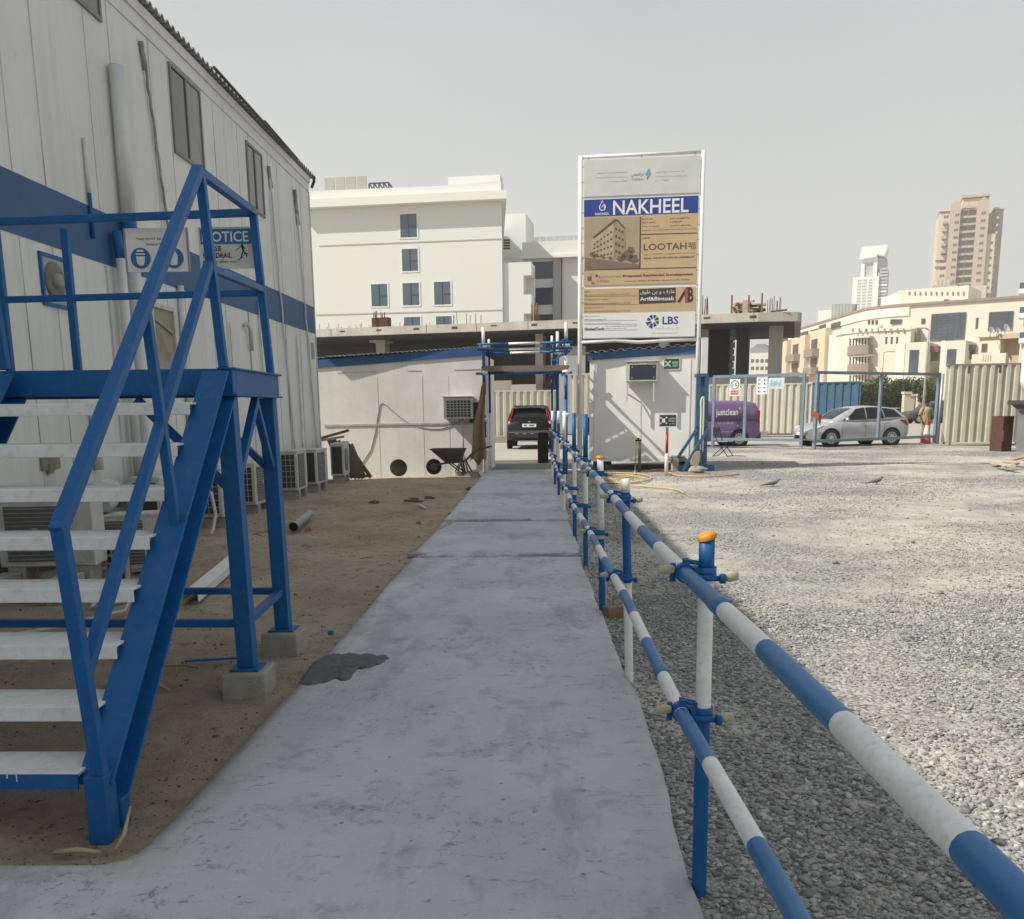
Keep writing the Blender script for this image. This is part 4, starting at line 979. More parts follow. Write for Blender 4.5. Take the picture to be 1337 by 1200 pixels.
def pr_(m):
    if m.name not in prints: prints[m.name] = (MB(), m)
    return prints[m.name][0]
def T(s, m, ll, ur, f=zt, bold=0.0):
    (x0, z0), (x1, z1) = f(*ll), f(*ur); text_into(pr_(m), s, x0, x1, z0, z1, yT, 0, bold)
def Q(m, pts, f=zt, y=None):
    yy = (y if y is not None else yT)
    pr_(m).prism([f(*p) for p in pts], yy, yy+.0025)
for s, y0, y1, x0 in (('Department of Planning & Development', 267, 247, 280), ('Ports, Customs & Free Zone Corporation', 308, 288, 268), ('Government of Dubai', 341, 326, 388)): T(s, PGY, (x0, y0), (553, y1-6))
T(arabic('تراخيص'), PGY, (590, 292), (705, 246), zt, .01); T('Trakhees', PGY, (592, 326), (703, 296))
Q(mat('print_sky', (.14, .33, .52), .5), [(756, 208), (776, 262), (737, 318), (737, 285), (717, 268)]); Q(mat('print_olive', (.25, .22, .12), .5), [(737, 285), (748, 303), (737, 318)])
for s, a, b2 in (('دائرة التخطيط والتطوير', (815, 256), (1088, 228)), ('مؤسسة الموانئ والجمارك والمنطقة الحرة', (812, 298), (1102, 268)), ('حكومة دبي', (810, 336), (950, 308))): T(arabic(s), PGY, a, b2)
T('NAKHEEL', PWH, (425, 640), (1122, 482), zt, .014)
T('NAKHEEL', PWH, (262, 645), (393, 616), zt, .01)
cx, cz = zt(328, 570)
def ring(mb, cx, cz, r0, r1, a0, a1, n=20, y=yT):
    o_ = [(cx+r1*math.cos(a0+(a1-a0)*i/n), cz+r1*math.sin(a0+(a1-a0)*i/n)) for i in range(n+1)]; i_ = [(cx+r0*math.cos(a0+(a1-a0)*i/n), cz+r0*math.sin(a0+(a1-a0)*i/n)) for i in range(n+1)]
    for k in range(n): mb.prism([o_[k], o_[k+1], i_[k+1], i_[k]], y, y+.0025)
ring(pr_(PWH), cx, cz, .062, .085, math.radians(120), math.radians(430)); ring(pr_(PWH), cx+.015, cz, .025, .04, math.radians(-60), math.radians(200))
pr_(PWH).prism([(cx-.055, cz+.06), (cx-.035, cz+.075), (cx+.005, cz+.155), (cx-.012, cz+.165)], yT, yT+.0025); pr_(PWH).prism([(cx+.03, cz+.075), (cx+.01, cz+.10), (cx-.01, cz+.165), (cx+.005, cz+.15)], yT, yT+.0025)
# printed building picture (a generic block)
Q(mat('pic_sky', (.36, .29, .20), .6, n1=.5, s1=1.2, col2=(.44, .36, .25)), [(168, 672), (668, 655), (665, 1128), (168, 1146)])
Q(mat('pic_road', (.20, .155, .115), .6, n1=.4, s1=2), [(168, 1030), (665, 1095), (665, 1128), (168, 1146)], zt, yT-.003)
PF1 = mat('pic_front', (.46, .37, .25), .6, n1=.4, s1=6); PF2 = mat('pic_side', (.33, .26, .17), .6, n1=.4, s1=6); PDK = mat('pic_dark', (.10, .08, .06), .6)
Q(PF1, [(225, 880), (430, 690), (430, 1035), (225, 1010)], zt, yT-.006); Q(PF2, [(430, 690), (532, 760), (540, 1060), (430, 1035)], zt, yT-.006)
Q(PDK, [(240, 845), (440, 680), (470, 684), (250, 858)], zt, yT-.009); Q(PDK, [(440, 680), (470, 684), (536, 758), (520, 764), (480, 715)], zt, yT-.009)
for r_ in range(4):
    for c_ in range(6):
        x = 245+c_*31; yb = 905-c_*22*(1-.25*r_)+r_*38
        Q(PDK, [(x, yb), (x+16, yb-9), (x+16, yb+9), (x, yb+15)], zt, yT-.009)
    for c_ in range(3):
        x = 446+c_*29; yb = 755+c_*14+r_*68
        Q(PDK, [(x, yb), (x+16, yb+6), (x+16, yb+30), (x, yb+24)], zt, yT-.009)
PTR = mat('pic_tree', (.16, .13, .085), .6, n1=.5, s1=20)
for x, y, r_ in ((235, 1000, 22), (275, 1010, 16), (330, 1022, 15), (560, 1010, 45), (610, 1040, 40), (585, 960, 30), (490, 1040, 26), (520, 1030, 22), (400, 1035, 14)):
    Q(PTR, [(x+r_*(1+.35*math.sin(5*a))*math.cos(a), y+r_*(1+.3*math.cos(7*a))*math.sin(a)*.9) for a in [2*PI*i/16 for i in range(16)]][::-1], zt, yT-.012)
# table of particulars
for s, m, a, b2 in (('PLOT NO', PBR, (690, 686), (790, 668)), ('PLOT AREA', PBR, (690, 719), (815, 701)), ('TYPE OF BLDG', PBR, (690, 753), (850, 736)), ('RESIDENTIAL APARTMENT BUILDING (B+G+4+R)', PBR, (690, 790), (1185, 762)), ('JVC 14 MRP 01', PBR, (948, 683), (1125, 660)), ('1,173.5 m²', PBR, (950, 714), (1055, 693)), ('SHARED, MIX RES', PBR, (950, 746), (1135, 728)), ('CLIENT', PBR, (690, 860), (768, 842))): T(s, m, a, b2, zt, .01)
T('LOOTAH', mat('print_umber', (.10, .075, .06), .6), (705, 966), (1100, 892), zt, .008)
for k in range(3):
    a = 16*k; Q(PBR, [(1116, 895+a), (1180-a, 893+a), (1180-a, 899+a), (1116, 901+a)]); Q(PBR, [(1174-a, 893+a), (1180-a, 893+a), (1180-a, 955), (1174-a, 955)])
for yy in (812,): Q(PBK, [(676, yy+4), (1198, yy-10), (1198, yy-3), (676, yy+11)])
Q(PBK, [(674, 655), (682, 655), (676, 1128), (668, 1128)]); Q(PBK, [(163, 1142), (1188, 1118), (1188, 1125), (163, 1149)])
T(arabic('لوتاه للتطوير العقاري'), PBR, (702, 96), (1172, 66), zb_, .01); T('REAL ESTATE DEVELOPMENT', PBR, (705, 132), (1172, 102), zb_, .025)
for m, (x, y, w_) in ((mat('print_slate', (.09, .13, .19), .6), (190, 290, 38)), (PBR, (263, 273, 22)), (mat('print_rust', (.36, .15, .09), .6), (226, 336, 26)), (mat('print_rose', (.50, .28, .2), .6), (205, 258, 26))): Q(m, [(x, y), (x+w_, y), (x+w_, y+w_), (x, y+w_)], zb_)
T('Jumeirah', mat('print_faded', (.30, .19, .11), .6), (290, 308), (500, 276), zb_); T('Village', MATS['print_faded'], (275, 348), (390, 318), zb_)
T('Proposed Residential Development', PBR, (515, 302), (1160, 256), zb_, .035); T('Jumeirah Village, Al Barsha, South Fourth, Dubai', PBR, (530, 342), (1125, 312), zb_, .02)
for s, a, b2, bo in (('Client', (165, 437), (215, 423), 0), ('M/S Lootah Real Estate Development LLC', (165, 466), (580, 446), .012), ('Architectural Consultant', (165, 508), (385, 492), 0), ('M/S Arif & Bintoak Consulting Arch. & Engr.', (165, 548), (592, 526), .012), ('Structural Consultant', (165, 583), (338, 568), 0), ('M/S Arif & Bintoak Consulting Arch. & Engr.', (165, 620), (592, 598), .012)): T(s, PBR, a, b2, zb_, bo)
Q(mat('print_charcoal', (.05, .04, .04), .6), [(663, 408), (1000, 393), (1000, 528), (663, 543)], zb_)
(x0, z0), (x1, z1) = zb_(672, 460), zb_(992, 408); text_into(pr_(PWH), arabic('عارف و بن طوق'), x0, x1, z0, z1, yT-.004)
(x0, z0), (x1, z1) = zb_(672, 516), zb_(990, 472); text_into(pr_(PWH), 'Arif&Bintoak', x0, x1, z0, z1, yT-.004, 0, .015)
Q(PBK, [(1012, 528), (1040, 528), (1122, 388), (1094, 390)], zb_); Q(mat('print_red', (.42, .06, .05), .6), [(1084, 408), (1110, 392), (1110, 528), (1084, 528)], zb_, yT-.004); T('B', PBK, (1112, 528), (1164, 388), zb_, .03)
for yy in (470, 548): Q(PBR, [(165, yy), (655, yy-3), (655, yy-1), (165, yy+2)], zb_)
for s, a, b2, bo in (('Main Contractor', (165, 660), (308, 646), 0), ('LBS Contracting LLC', (162, 695), (370, 678), .01), ('Design & Environmental Consultants', (162, 728), (498, 711), .0), ('GlobalTech', (162, 784), (345, 757), .03), ('Tel: 04 000 0000 Fax: 04 000 0000', (360, 752), (645, 738), 0), ('Email: globaltech', (360, 773), (545, 760), 0)): T(s, PBK, a, b2, zb_, bo)
for yy in (697, 731, 784): Q(PGY, [(165, yy), (648, yy-6), (648, yy-4), (165, yy+2)], zb_)
T('LBS', PNAVY, (878, 730), (1025, 655), zb_, .02)
cx, cz = zb_(792, 697); R_ = .165
for k in range(8):
    a = k*PI/4+.15; ring(pr_(PGR if k in (1, 4, 7, 0) else PNAVY), cx, cz, .045+.02*(k % 2), R_*(1.1 if k in (4, 5) else .9), a, a+.56, 5)
T(arabic('ال بي اس للمقاولات'), mat('print_pale', (.48, .48, .48), .6), (775, 782), (1020, 752), zb_); T('LBS Contracting LLC', MATS['print_pale'], (775, 822), (1020, 798), zb_)
for nm, (mb, m) in prints.items(): mb.build('print', m, bill)
# ties between banner edge and tube
mb = MB()
for i in range(12):
    z = zE0+.15+(zA1-zE0-.3)*i/11
    mb.beam((0, .0, z), (xl, -.02, z+.01), .008, .008); mb.beam((BW, .0, z), (xr_, -.02, z+.01), .008, .008)
for x in (xl+.1, (xl+xr_)/2, xr_-.1): mb.beam((x, 0, ztop), (x, -.02, zA1), .008, .008)
mb.build('tie', DKGREY, bill)
# ---------------------------------------------------------------- scaffold gateway at the end of the walkway
scaf = thing('scaffold_gateway', 'blue and white scaffold tube gateway with a plank deck over the end of the walkway', 'scaffold', (-.2, 23, 0))
def sc(mb, name, m, parent=None): return mb.build(name, m, parent or scaf, world=True)
def tube_segs(pa, pb, segs, r=.03):
    mb = MB(); a, b2 = Vector(pa), Vector(pb)
    for t0, t1, ci in segs: mb.tube([tuple(a.lerp(b2, t0)), tuple(a.lerp(b2, t1))], r, 10, ci)
    return mb
B_W = [BLUE, WTUBE]
Yf, Yb = 22.75, 24.05
xl, xr = at(633, 560, Yf)[0], at(739, 560, Yf)[0]
zt1 = at(636, 427, Yf)[2]
sc(tube_segs((xl, Yf, -.05), (xl, Yf, zt1), [(0, .26, 1), (.26, .41, 0), (.41, .55, 1), (.55, .88, 0), (.88, 1, 1)], .04), 'standard', B_W)
sc(tube_segs((xr, Yf, -.05), (xr, Yf, zt1+.08), [(0, .5, 0), (.5, .66, 0), (.66, .79, 1), (.79, .90, 0), (.90, 1, 1)], .042), 'standard', B_W)
xbl, xbr, xbr2 = at(640, 560, Yb)[0], at(728, 560, Yb)[0], at(724, 560, Yb)[0]
sc(tube_segs((xbl, Yb, -.05), (xbl, Yb, at(640, 443, Yb)[2]), [(0, .45, 1), (.45, .92, 0), (.92, 1, 1)], .03), 'standard', B_W)
sc(tube_segs((xbr, Yb, -.05), (xbr, Yb, at(728, 433, Yb)[2]), [(0, .4, 1), (.4, .86, 0), (.86, 1, 1)], .04), 'standard', B_W)
sc(tube_segs((xbr2-.06, Yb+.1, -.05), (xbr2-.06, Yb+.1, at(724, 438, Yb)[2]), [(0, .4, 0), (.4, .84, 0), (.84, 1, 1)], .03), 'standard', B_W)
WT = [(0, .33, 0), (.33, .66, 1), (.66, 1, 0)]
for (py0, py1, Y) in ((450, 447, Yf), (462, 459, Yb), (457, 455, Yf+.05)):
    a = at(636, py0, Y); b2 = at(738, py1, Y)
    sc(tube_segs((xl-.15, Y-.06, a[2]), (xr+.15, Y-.06, b2[2]), WT, .03), 'guard_rail', B_W)
zd = at(690, 479, Yf)[2]
for (py, Y) in ((487, Yf), (486, Yb)):
    sc(tube_segs((xl-.2, Y+.05, at(690, py, Y)[2]), (xr+.15, Y+.05, at(690, py, Y)[2]), [(0, 1, 0)], .03), 'ledger', B_W)
for x in (xl, xr, xbr-.12):
    for z in (zd-.16, zd+.5): sc(tube_segs((x-.05, Yf-.2, z), (x-.05, Yb+.25, z), [(0, 1, 0)], .028), 'transom', B_W)
for k in range(5):
    mb = MB(); y = Yf+.02+k*.255; mb.box(xl-.12+.1*random.random(), xr+.12-.15*random.random(), y, y+.225, zd-.02, zd+.025); sc(mb, 'deck_plank', WOOD)
mb = MB(); mb.box(xl-.05, xr+.05, Yf-.045, Yf-.015, zd-.10, zd+.03); sc(mb, 'toe_board', mat('toe_board', (.24, .18, .13), .85, n1=.5, s1=3))
for (x, z) in ((xl, zd-.13), (xl, zd+.5), (xr, zd-.13), (xr, zd+.5), (xbr, zd+.4), (xl, .55), (xr, .6), (xl, 1.3), (xr, 1.4)):
    y = Yf if x != xbr else Yb; mb = MB(); mb.tube([(x, y, z-.05), (x, y, z+.05)], .06, 10); mb.tube([(x-.09, y-.05, z), (x+.09, y-.05, z)], .035, 8); sc(mb, 'coupler', WTUBE)
mb = MB(); mb.tube([(xr-.05, Yf-.1, zd+.62), (xbr, Yb, zd+.55)], .028, 8); sc(mb, 'brace', BLUE); mb = MB(); mb.tube([(xr-.05, Yf-.1, zd+.3), (xbr-.1, Yb+.1, zd+.2)], .02, 8); sc(mb, 'brace', BLUE)
# hessian cloth hung from the hut corner
HESS = mat('hessian', (.30, .20, .12), .95, n1=.5, s1=5, n2=.4, s2=60, streak=.4, bump=.4, bs=80)
cl_ = at(630, 500, 22.7); c1 = at(627, 603, 22.7)
mb = MB(); nx, nz = 14, 22; ve = []
for j in range(nz+1):
    t_ = j/nz; z = cl_[2]+(c1[2]-cl_[2])*t_; wd = .05+.34*t_**.75
    for i in range(nx+1):
        u = i/nx; ve.append((cl_[0]+.05-wd*(1-u)*1.0+.02*math.sin(9*t_), 22.62+.05*math.sin(u*11+t_*2)*(.3+t_)-.02, z+(.08*math.sin(u*9) if j == nz else 0)))
fa = [(j*(nx+1)+i, j*(nx+1)+i+1, (j+1)*(nx+1)+i+1, (j+1)*(nx+1)+i) for j in range(nz) for i in range(nx)]
mb.add(ve, fa, 0, True); o = mb.build('hessian_cloth', HESS); o.modifiers.new('thickness', 'SOLIDIFY').thickness = .008
tag(o, 'strip of brown hessian cloth hanging on the scaffold beside the long hut', 'cloth')

# ---------------------------------------------------------------- wheelbarrow
g0 = gnd(586, 618); wb = thing('wheelbarrow', 'muddy wheelbarrow parked in front of the long white hut', 'wheelbarrow', (g0[0], g0[1]-.1, -.02), HA)
MUD = mat('muddy_steel', (.075, .065, .05), .8, n1=.6, s1=6, n2=.4, s2=30, col2=(.16, .13, .10))
sx = 22.2/1200
mb = MB()
top = [(-.40, -.27), (.42, -.30), (.42, .30), (-.40, .27)]; bot = [(-.05, -.16), (.30, -.18), (.30, .18), (-.05, .16)]
V = [(x, y, .62) for x, y in top]+[(x, y, .30) for x, y in bot]+[(x*.95, y*.93, .60) for x, y in top]+[(x*.9+.01, y*.9, .33) for x, y in bot]
mb.add(V, [(0,1,5,4), (1,2,6,5), (2,3,7,6), (3,0,4,7), (4,5,6,7), (8,12,13,9), (9,13,14,10), (10,14,15,11), (11,15,12,8), (12,15,14,13), (0,8,9,1), (1,9,10,2), (2,10,11,3), (3,11,8,0)])
mb.tube([(*top[0], .62), (*top[1], .62), (*top[2], .62), (*top[3], .62), (*top[0], .62)], .016, 6)
mb.build('tray', MUD, wb)
mb = MB()
for s_ in (-1, 1):
    mb.tube([(-.52, s_*.08, .20), (-.05, s_*.15, .28), (.42, s_*.20, .32), (.62, s_*.24, .52), (.85, s_*.27, .66), (1.05, s_*.27, .66)], .018, 8)
mb.build('frame', MUD, wb)
for s_ in (-1, 1):
    mb = MB(); mb.tube([(.34, s_*.2, .31), (.40, s_*.22, 0.0)], .02, 8); mb.tube([(.05, s_*.17, .28), (.40, s_*.22, .02)], .015, 8); mb.build('leg', MUD, wb)
mb = MB(); M_ = tr(-.36, 0, .19) @ rot('X', 90); mb.lathe([(.11, -.03), (.17, -.045), (.195, 0), (.17, .045), (.11, .03), (.11, -.03)], 24, M=M_); wh = mb.build('wheel', mat('tyre', (.03, .03, .03), .8, n1=.5, s1=12, col2=(.1, .09, .075)), wb)
mb = MB(); mb.lathe([(0, -.02), (.112, -.02), (.112, .02), (0, .02)], 20, M=M_); mb.build('rim', mat('muddy_rim', (.20, .18, .15), .7, n1=.5, s1=10), wh)
# drum lid leaning on the hut wall
g0 = gnd(521, 622)
mb = MB(); M_ = tr(0, 0, .20) @ rot('X', 78); mb.lathe([(0, -.03), (.19, -.03), (.20, -.06), (.20, .03), (.19, .0), (0, .0)], 28, M=M_)
o = mb.build('drum_lid', mat('drum_lid', (.10, .085, .07), .8, n1=.5, s1=6, n2=.4, s2=30, col2=(.2, .17, .13))); o.location = (g0[0], g0[1]-.02, 0.0); o.rotation_euler.z = HA
tag(o, 'round brown drum lid standing against the long white hut', 'lid')
# timber leaning at the cabin corner
fr = thing('leaning_frame', 'dark wooden frame leaning by the far corner of the cabin block', 'timber frame', (-4.55, 22.0, 0))
def fb(mb, name, m): return mb.build(name, m, fr, world=True)
A = at(452, 577, 22.0); B = at(484, 621, 21.75)
mb = MB(); mb.beam(A, (B[0], B[1], 0), .06, .07); fb(mb, 'rail', WOOD)
A2 = at(434, 577, 22.1); B2 = at(462, 622, 21.9)
mb = MB(); mb.beam(A2, (B2[0], B2[1], 0), .06, .07); fb(mb, 'rail', WOOD)
mb = MB()
for t_ in (.02, .5): mb.beam(Vector(A).lerp(Vector((B[0], B[1], 0)), t_), Vector(A2).lerp(Vector((B2[0], B2[1], 0)), t_+.03), .05, .06)
mb.beam(Vector(A2).lerp(Vector((B2[0], B2[1], 0)), .97), (B[0], B[1], .03), .05, .06)
fb(mb, 'cross_piece', WOOD)
for k in range(6):
    a = at(430+k*5.5, 573+k*1.5, 22.0-.05*k); b2 = at(452+k*4.6, 625-k*.6, 21.7-.04*k)
    mb = MB(); mb.beam(a, (b2[0], b2[1], 0.0), .13, .035, (0, 1, .3)); o = mb.build('timber_board', WOOD if k % 2 else mat('grey_board', (.17, .15, .13), .9, n1=.5, s1=6))
    tag(o, 'dark weathered board in the bundle leaning behind the corner condenser', 'board', 'boards leaning at the cabin corner')
for k, (a, b2, w_, lab) in enumerate((((420, 572), (455, 562), .06, 'pale plank lying slanted on top of the leaning timber'), ((420, 575), (449, 570), .09, 'short flat plank under the slanted pale plank by the cabin corner'))):
    mb = MB(); p, q = at(*a, 22.05-.2*k), at(*b2, 21.95-.2*k); mb.beam(p, q, .07, w_ if k == 0 else .05); tag(mb.build('plank', WOODL if k else WOOD), lab, 'plank')
# ---------------------------------------------------------------- loose bits on the sand
def ch(p0, p1, w, h, m):
    d = Vector(p1)-Vector(p0); n_ = d.normalized().cross(Vector((0, 0, 1))).normalized()
    mb = MB(); mb.beam(p0, p1, w, .006); mb.beam(Vector(p0)+n_*(w/2-.003)+Vector((0,0,-h/2)), Vector(p1)+n_*(w/2-.003)+Vector((0,0,-h/2)), .006, h); mb.beam(Vector(p0)-n_*(w/2-.003)+Vector((0,0,-h/2)), Vector(p1)-n_*(w/2-.003)+Vector((0,0,-h/2)), .006, h)
    return mb
a = gnd(247, 776, .06); b2 = gnd(312, 722, .06)
o = ch(a, b2, .15, .07, WPAINT).build('steel_channel', WPAINT); tag(o, 'white painted steel channel lying on the sand behind the staircase legs', 'channel')
a = gnd(383, 688, .06); b2 = gnd(404, 671, .06)
mb = MB(); d = Vector(b2)-Vector(a); mb.tube([a, b2], .062, 16, 0, cap=False); mb.tube([tuple(Vector(a)+d*.004), b2], .054, 16, 1); tag(mb.build('plastic_pipe', [GREY, BLACK]), 'short grey plastic pipe lying on the sand beside the farther staircase leg', 'pipe')
a = gnd(241, 863, .0); b2 = gnd(310, 858, .0)
mb = MB(); mb.beam((a[0], a[1], .0), (b2[0], b2[1], -.005), .03, .012); mb.beam((b2[0], b2[1], -.005), (b2[0]+.06, b2[1]-.02, -.005), .02, .015); tag(mb.build('steel_strip', BLUE), 'blue steel strip lying on the sand behind the stair stringer', 'metal strip')
g0 = gnd(432, 826); mb = MB(); mb.tube([(-.02, 0, 0.012), (.02, 0, .012)], .016, 12); mb.tube([(.0, 0, .012), (.022, 0, .012)], .019, 12); o = mb.build('bottle_cap', mat('cap_blue', (.03, .16, .26), .5)); o.location = (g0[0], g0[1], -.02); tag(o, 'tiny blue plastic cap on the sand beside the farther concrete footing', 'cap')
# wet mortar patch on the walkway
outl = [(390, 889), (402, 891), (415, 889), (426, 887), (437, 883), (448, 885), (456, 884), (460, 876), (466, 870), (477, 869), (488, 866), (500, 862), (508, 856), (503, 852), (494, 853), (484, 850), (470, 852), (458, 849), (447, 851), (436, 850), (426, 852), (418, 857), (410, 861), (404, 868), (398, 876), (393, 883)]
c0 = gnd(442, 868); ring_ = [gnd(*p)[:2]-c0[:2] for p in outl]; rs = random.Random(3)
dense_ = []
for i in range(len(ring_)):
    p_, q_2 = ring_[i], ring_[(i+1) % len(ring_)]
    for k in range(4): dense_.append(p_+(q_2-p_)*k/4+np.array([rs.uniform(-.008, .008), rs.uniform(-.012, .012)]))
mb = MB(); nA = len(dense_); ve = [(0, 0, .006)]
for f_, z in ((.3, .007), (.6, .006), (.85, .006), (.96, .004), (1.0, -.004)):
    for d_ in dense_: ve.append((d_[0]*f_, d_[1]*f_, z+(rs.uniform(-.002, .003) if f_ < 1 else 0)))
fa = [(0, 1+(i+1) % nA, 1+i) for i in range(nA)]
for j in range(4):
    for i in range(nA): a_ = 1+j*nA+i; b_2 = 1+j*nA+(i+1) % nA; fa.append((a_, b_2, b_2+nA, a_+nA))
mb = MB(); mb.add(ve, [f[::-1] for f in fa], 0, True); o = mb.build('mortar_patch', mat('wet_mortar', (.115, .125, .12), .8, n1=.6, s1=10, n2=.5, s2=60, bump=.9, bs=55, dirt=(.06, .065, .065), col2=(.19, .20, .195)))
o.location = (c0[0]+o.location.x, c0[1]+o.location.y, -.019); tag(o, 'dark grey patch of fresh mortar on the left edge of the walkway', 'mortar patch')
# clods, sticks
CLOD = mat('clod', (.10, .08, .06), .95, n1=.5, s1=20, col2=(.22, .18, .14))
clods = [((540, 652), .10, 'dark dry clod on the far sand, nearest the middle'), ((560, 650), .10, 'brown clod beside the wood scraps on the far sand'), ((489, 655), .09, 'lone dark clod on the sand left of the wood scraps'), ((614, 637), .08, 'small dark clod on the sand near the end of the walkway'), ((590, 668), .05, 'small dark lump at the left edge of the walkway'), ((541, 723), .0, '')]
for (p, r_, lab) in clods:
    if not r_: continue
    g0 = gnd(*p); mb = MB(); n_ = 9; ve = []; fa = []
    for j in range(6):
        ph = PI*j/5
        for i in range(n_): th = 2*PI*i/n_; q = 1+.35*random.uniform(-1, 1); ve.append((r_*q*math.sin(ph)*math.cos(th), r_*.7*q*math.sin(ph)*math.sin(th), r_*.42*math.cos(ph)))
    for j in range(5):
        for i in range(n_): fa.append((j*n_+i, j*n_+(i+1) % n_, (j+1)*n_+(i+1) % n_, (j+1)*n_+i))
    mb.add(ve, fa); o = mb.build('clod', CLOD); o.location = (g0[0], g0[1], -.05); tag(o, lab, 'clod', 'clods on the sand')
for (p, q, m, lab, r_) in (((528, 653), (552, 654), WOOD, 'thin brown wood scrap between the clods on the far sand', .03), ((545, 658), (556, 663), WPAINT, 'pale broken scrap beside the clods on the far sand', .02), ((596, 679), (572, 692), BLOCKM, 'pale broken edging piece at the left edge of the middle path joint', .03), ((150, 1105), (172, 1075), WOODL, 'thin dry stick leaning by the foot of the stair stringer', .008), ((70, 1108), (130, 1108), WOODL, 'flat dry stick on the sand under the lowest tread', .01), ((197, 890), (222, 899), WOODL, 'short pale stick on the sand behind the stair stringer', .012), ((532, 724), (556, 723), BLOCKM, 'whitish broken edging piece at the left edge of the nearer path joint', .03), ((540, 727), (532, 722), BLOCKM, '', .0)):
    if not r_: continue
    a, b2 = gnd(*p), gnd(*q); mb = MB(); k_ = Vector(b2)-Vector(a)
    mb.tube([(a[0], a[1], -.015), (a[0]+k_.x*.5, a[1]+k_.y*.5, -.005), (b2[0], b2[1], -.015 if 'leaning' not in lab else .07)], r_, 6, radii=[r_, r_*1.1, r_*.7]); tag(mb.build('stick' if 'stick' in lab else 'debris_piece', m), lab, 'stick' if 'stick' in lab else 'debris')
rs = random.Random(21)
for k in range(12):
    x = rs.uniform(-4.1, -1.6); y = rs.uniform(3.4, 14); a = rs.uniform(0, PI); l = rs.uniform(.08, .28); q0 = Vector((x, y, -.02)); dv = Vector((math.cos(a)*l, math.sin(a)*l, 0))
    mb = MB(); mb.tube([q0, q0+dv*.4+Vector((.01, .015, .012)), q0+dv*.75+Vector((-.01, .01, .008)), q0+dv], .004, 5, radii=[.005, .0045, .004, .002]); tag(mb.build('twig', WOOD), 'thin dry twig lying on the brown sand beside the walkway', 'twig', 'twigs on the sand')
for (p, lab) in (((546, 683), 'orange scrap of plastic on the sand near the middle joint'), ((402, 691), 'orange scrap on the sand beside the grey pipe')):
    g0 = gnd(*p); mb = MB(); mb.add([(-.05, 0, .0), (.05, .02, .01), (.03, .03, .06), (-.02, .02, .05), (.0, .05, .02)], [(0, 1, 2, 3), (1, 4, 2), (0, 3, 4), (2, 4, 3), (0, 4, 1)]); o = mb.build('plastic_scrap', mat('scrap_orange', (.40, .10, .04), .6)); o.location = (g0[0], g0[1], -.03); tag(o, lab, 'scrap')

# ---------------------------------------------------------------- around the cabin hut
g0 = gnd(834, 613); Yp = g0[1]
sp2 = thing('standpipe', 'thin standpipe with a tap and yellow hose in front of the white cabin', 'standpipe', (g0[0], Yp, -.05))
hp = at(834, 575, Yp)[2]+.05
mb = MB(); mb.tube([(0, 0, 0), (0, 0, hp)], .022, 8); mb.tube([(.04, 0, 0), (.03, 0, hp-.04)], .018, 8); mb.build('pipe', mat('standpipe_steel', (.20, .17, .14), .6, n1=.4, s1=6), sp2)
mb = MB(); mb.tube([(-.10, 0, hp), (.06, 0, hp)], .025, 8); mb.tube([(-.02, 0, hp), (-.02, 0, hp+.05)], .015, 6); mb.tube([(-.06, 0, hp+.05), (.02, 0, hp+.05)], .012, 6); mb.build('tap', BLACK, sp2)
YEL = mat('yellow_hose', (.55, .42, .16), .6, n1=.3, s1=5)
mb = MB(); pts = [(g0[0]-.07, Yp, hp-.08), (g0[0]-.08, Yp-.03, hp*.5), (g0[0]-.10, Yp-.05, .0)]
for p in ((826, 620), (800, 624), (782, 621), (790, 616), (830, 617), (850, 621), (840, 627), (800, 629), (776, 626), (784, 632), (820, 632), (850, 634), (880, 637), (893, 642)): q = gnd(*p); pts.append((q[0], q[1], -.025))
def smooth(pts, k=6):
    P = [Vector(p) for p in pts]; out = []
    for i in range(len(P)-1):
        a, b2, c_, d = P[max(i-1, 0)], P[i], P[i+1], P[min(i+2, len(P)-1)]
        for j in range(k):
            t_ = j/k; out.append(tuple(.5*((2*b2)+(-a+c_)*t_+(2*a-5*b2+4*c_-d)*t_*t_+(-a+3*b2-3*c_+d)*t_**3)))
    return out+[tuple(P[-1])]
mb.tube(smooth(pts), .015, 7); 
for (cx_, cy_, rx_, ry_) in ((815, 625, 30, 4.5), (806, 622, 24, 3.5)):
    mb.tube([(*gnd(cx_+rx_*math.cos(t_), cy_+ry_*math.sin(t_))[:2], -.02+.012*math.sin(5*t_)) for t_ in [2*PI*i/30+.4 for i in range(29)]], .014, 7)
tag(mb.build('yellow_hose', YEL), 'yellow hose coiled loosely on the gravel in front of the white cabin', 'hose')
mb = MB(); mb.tube(smooth([(*gnd(*p)[:2], -.02) for p in ((850, 613), (865, 612), (875, 617), (890, 620), (930, 621), (965, 618))]), .018, 7); tag(mb.build('orange_hose', mat('orange_hose', (.55, .28, .13), .6)), 'orange hose running along the gravel past the assembly sign post', 'hose')
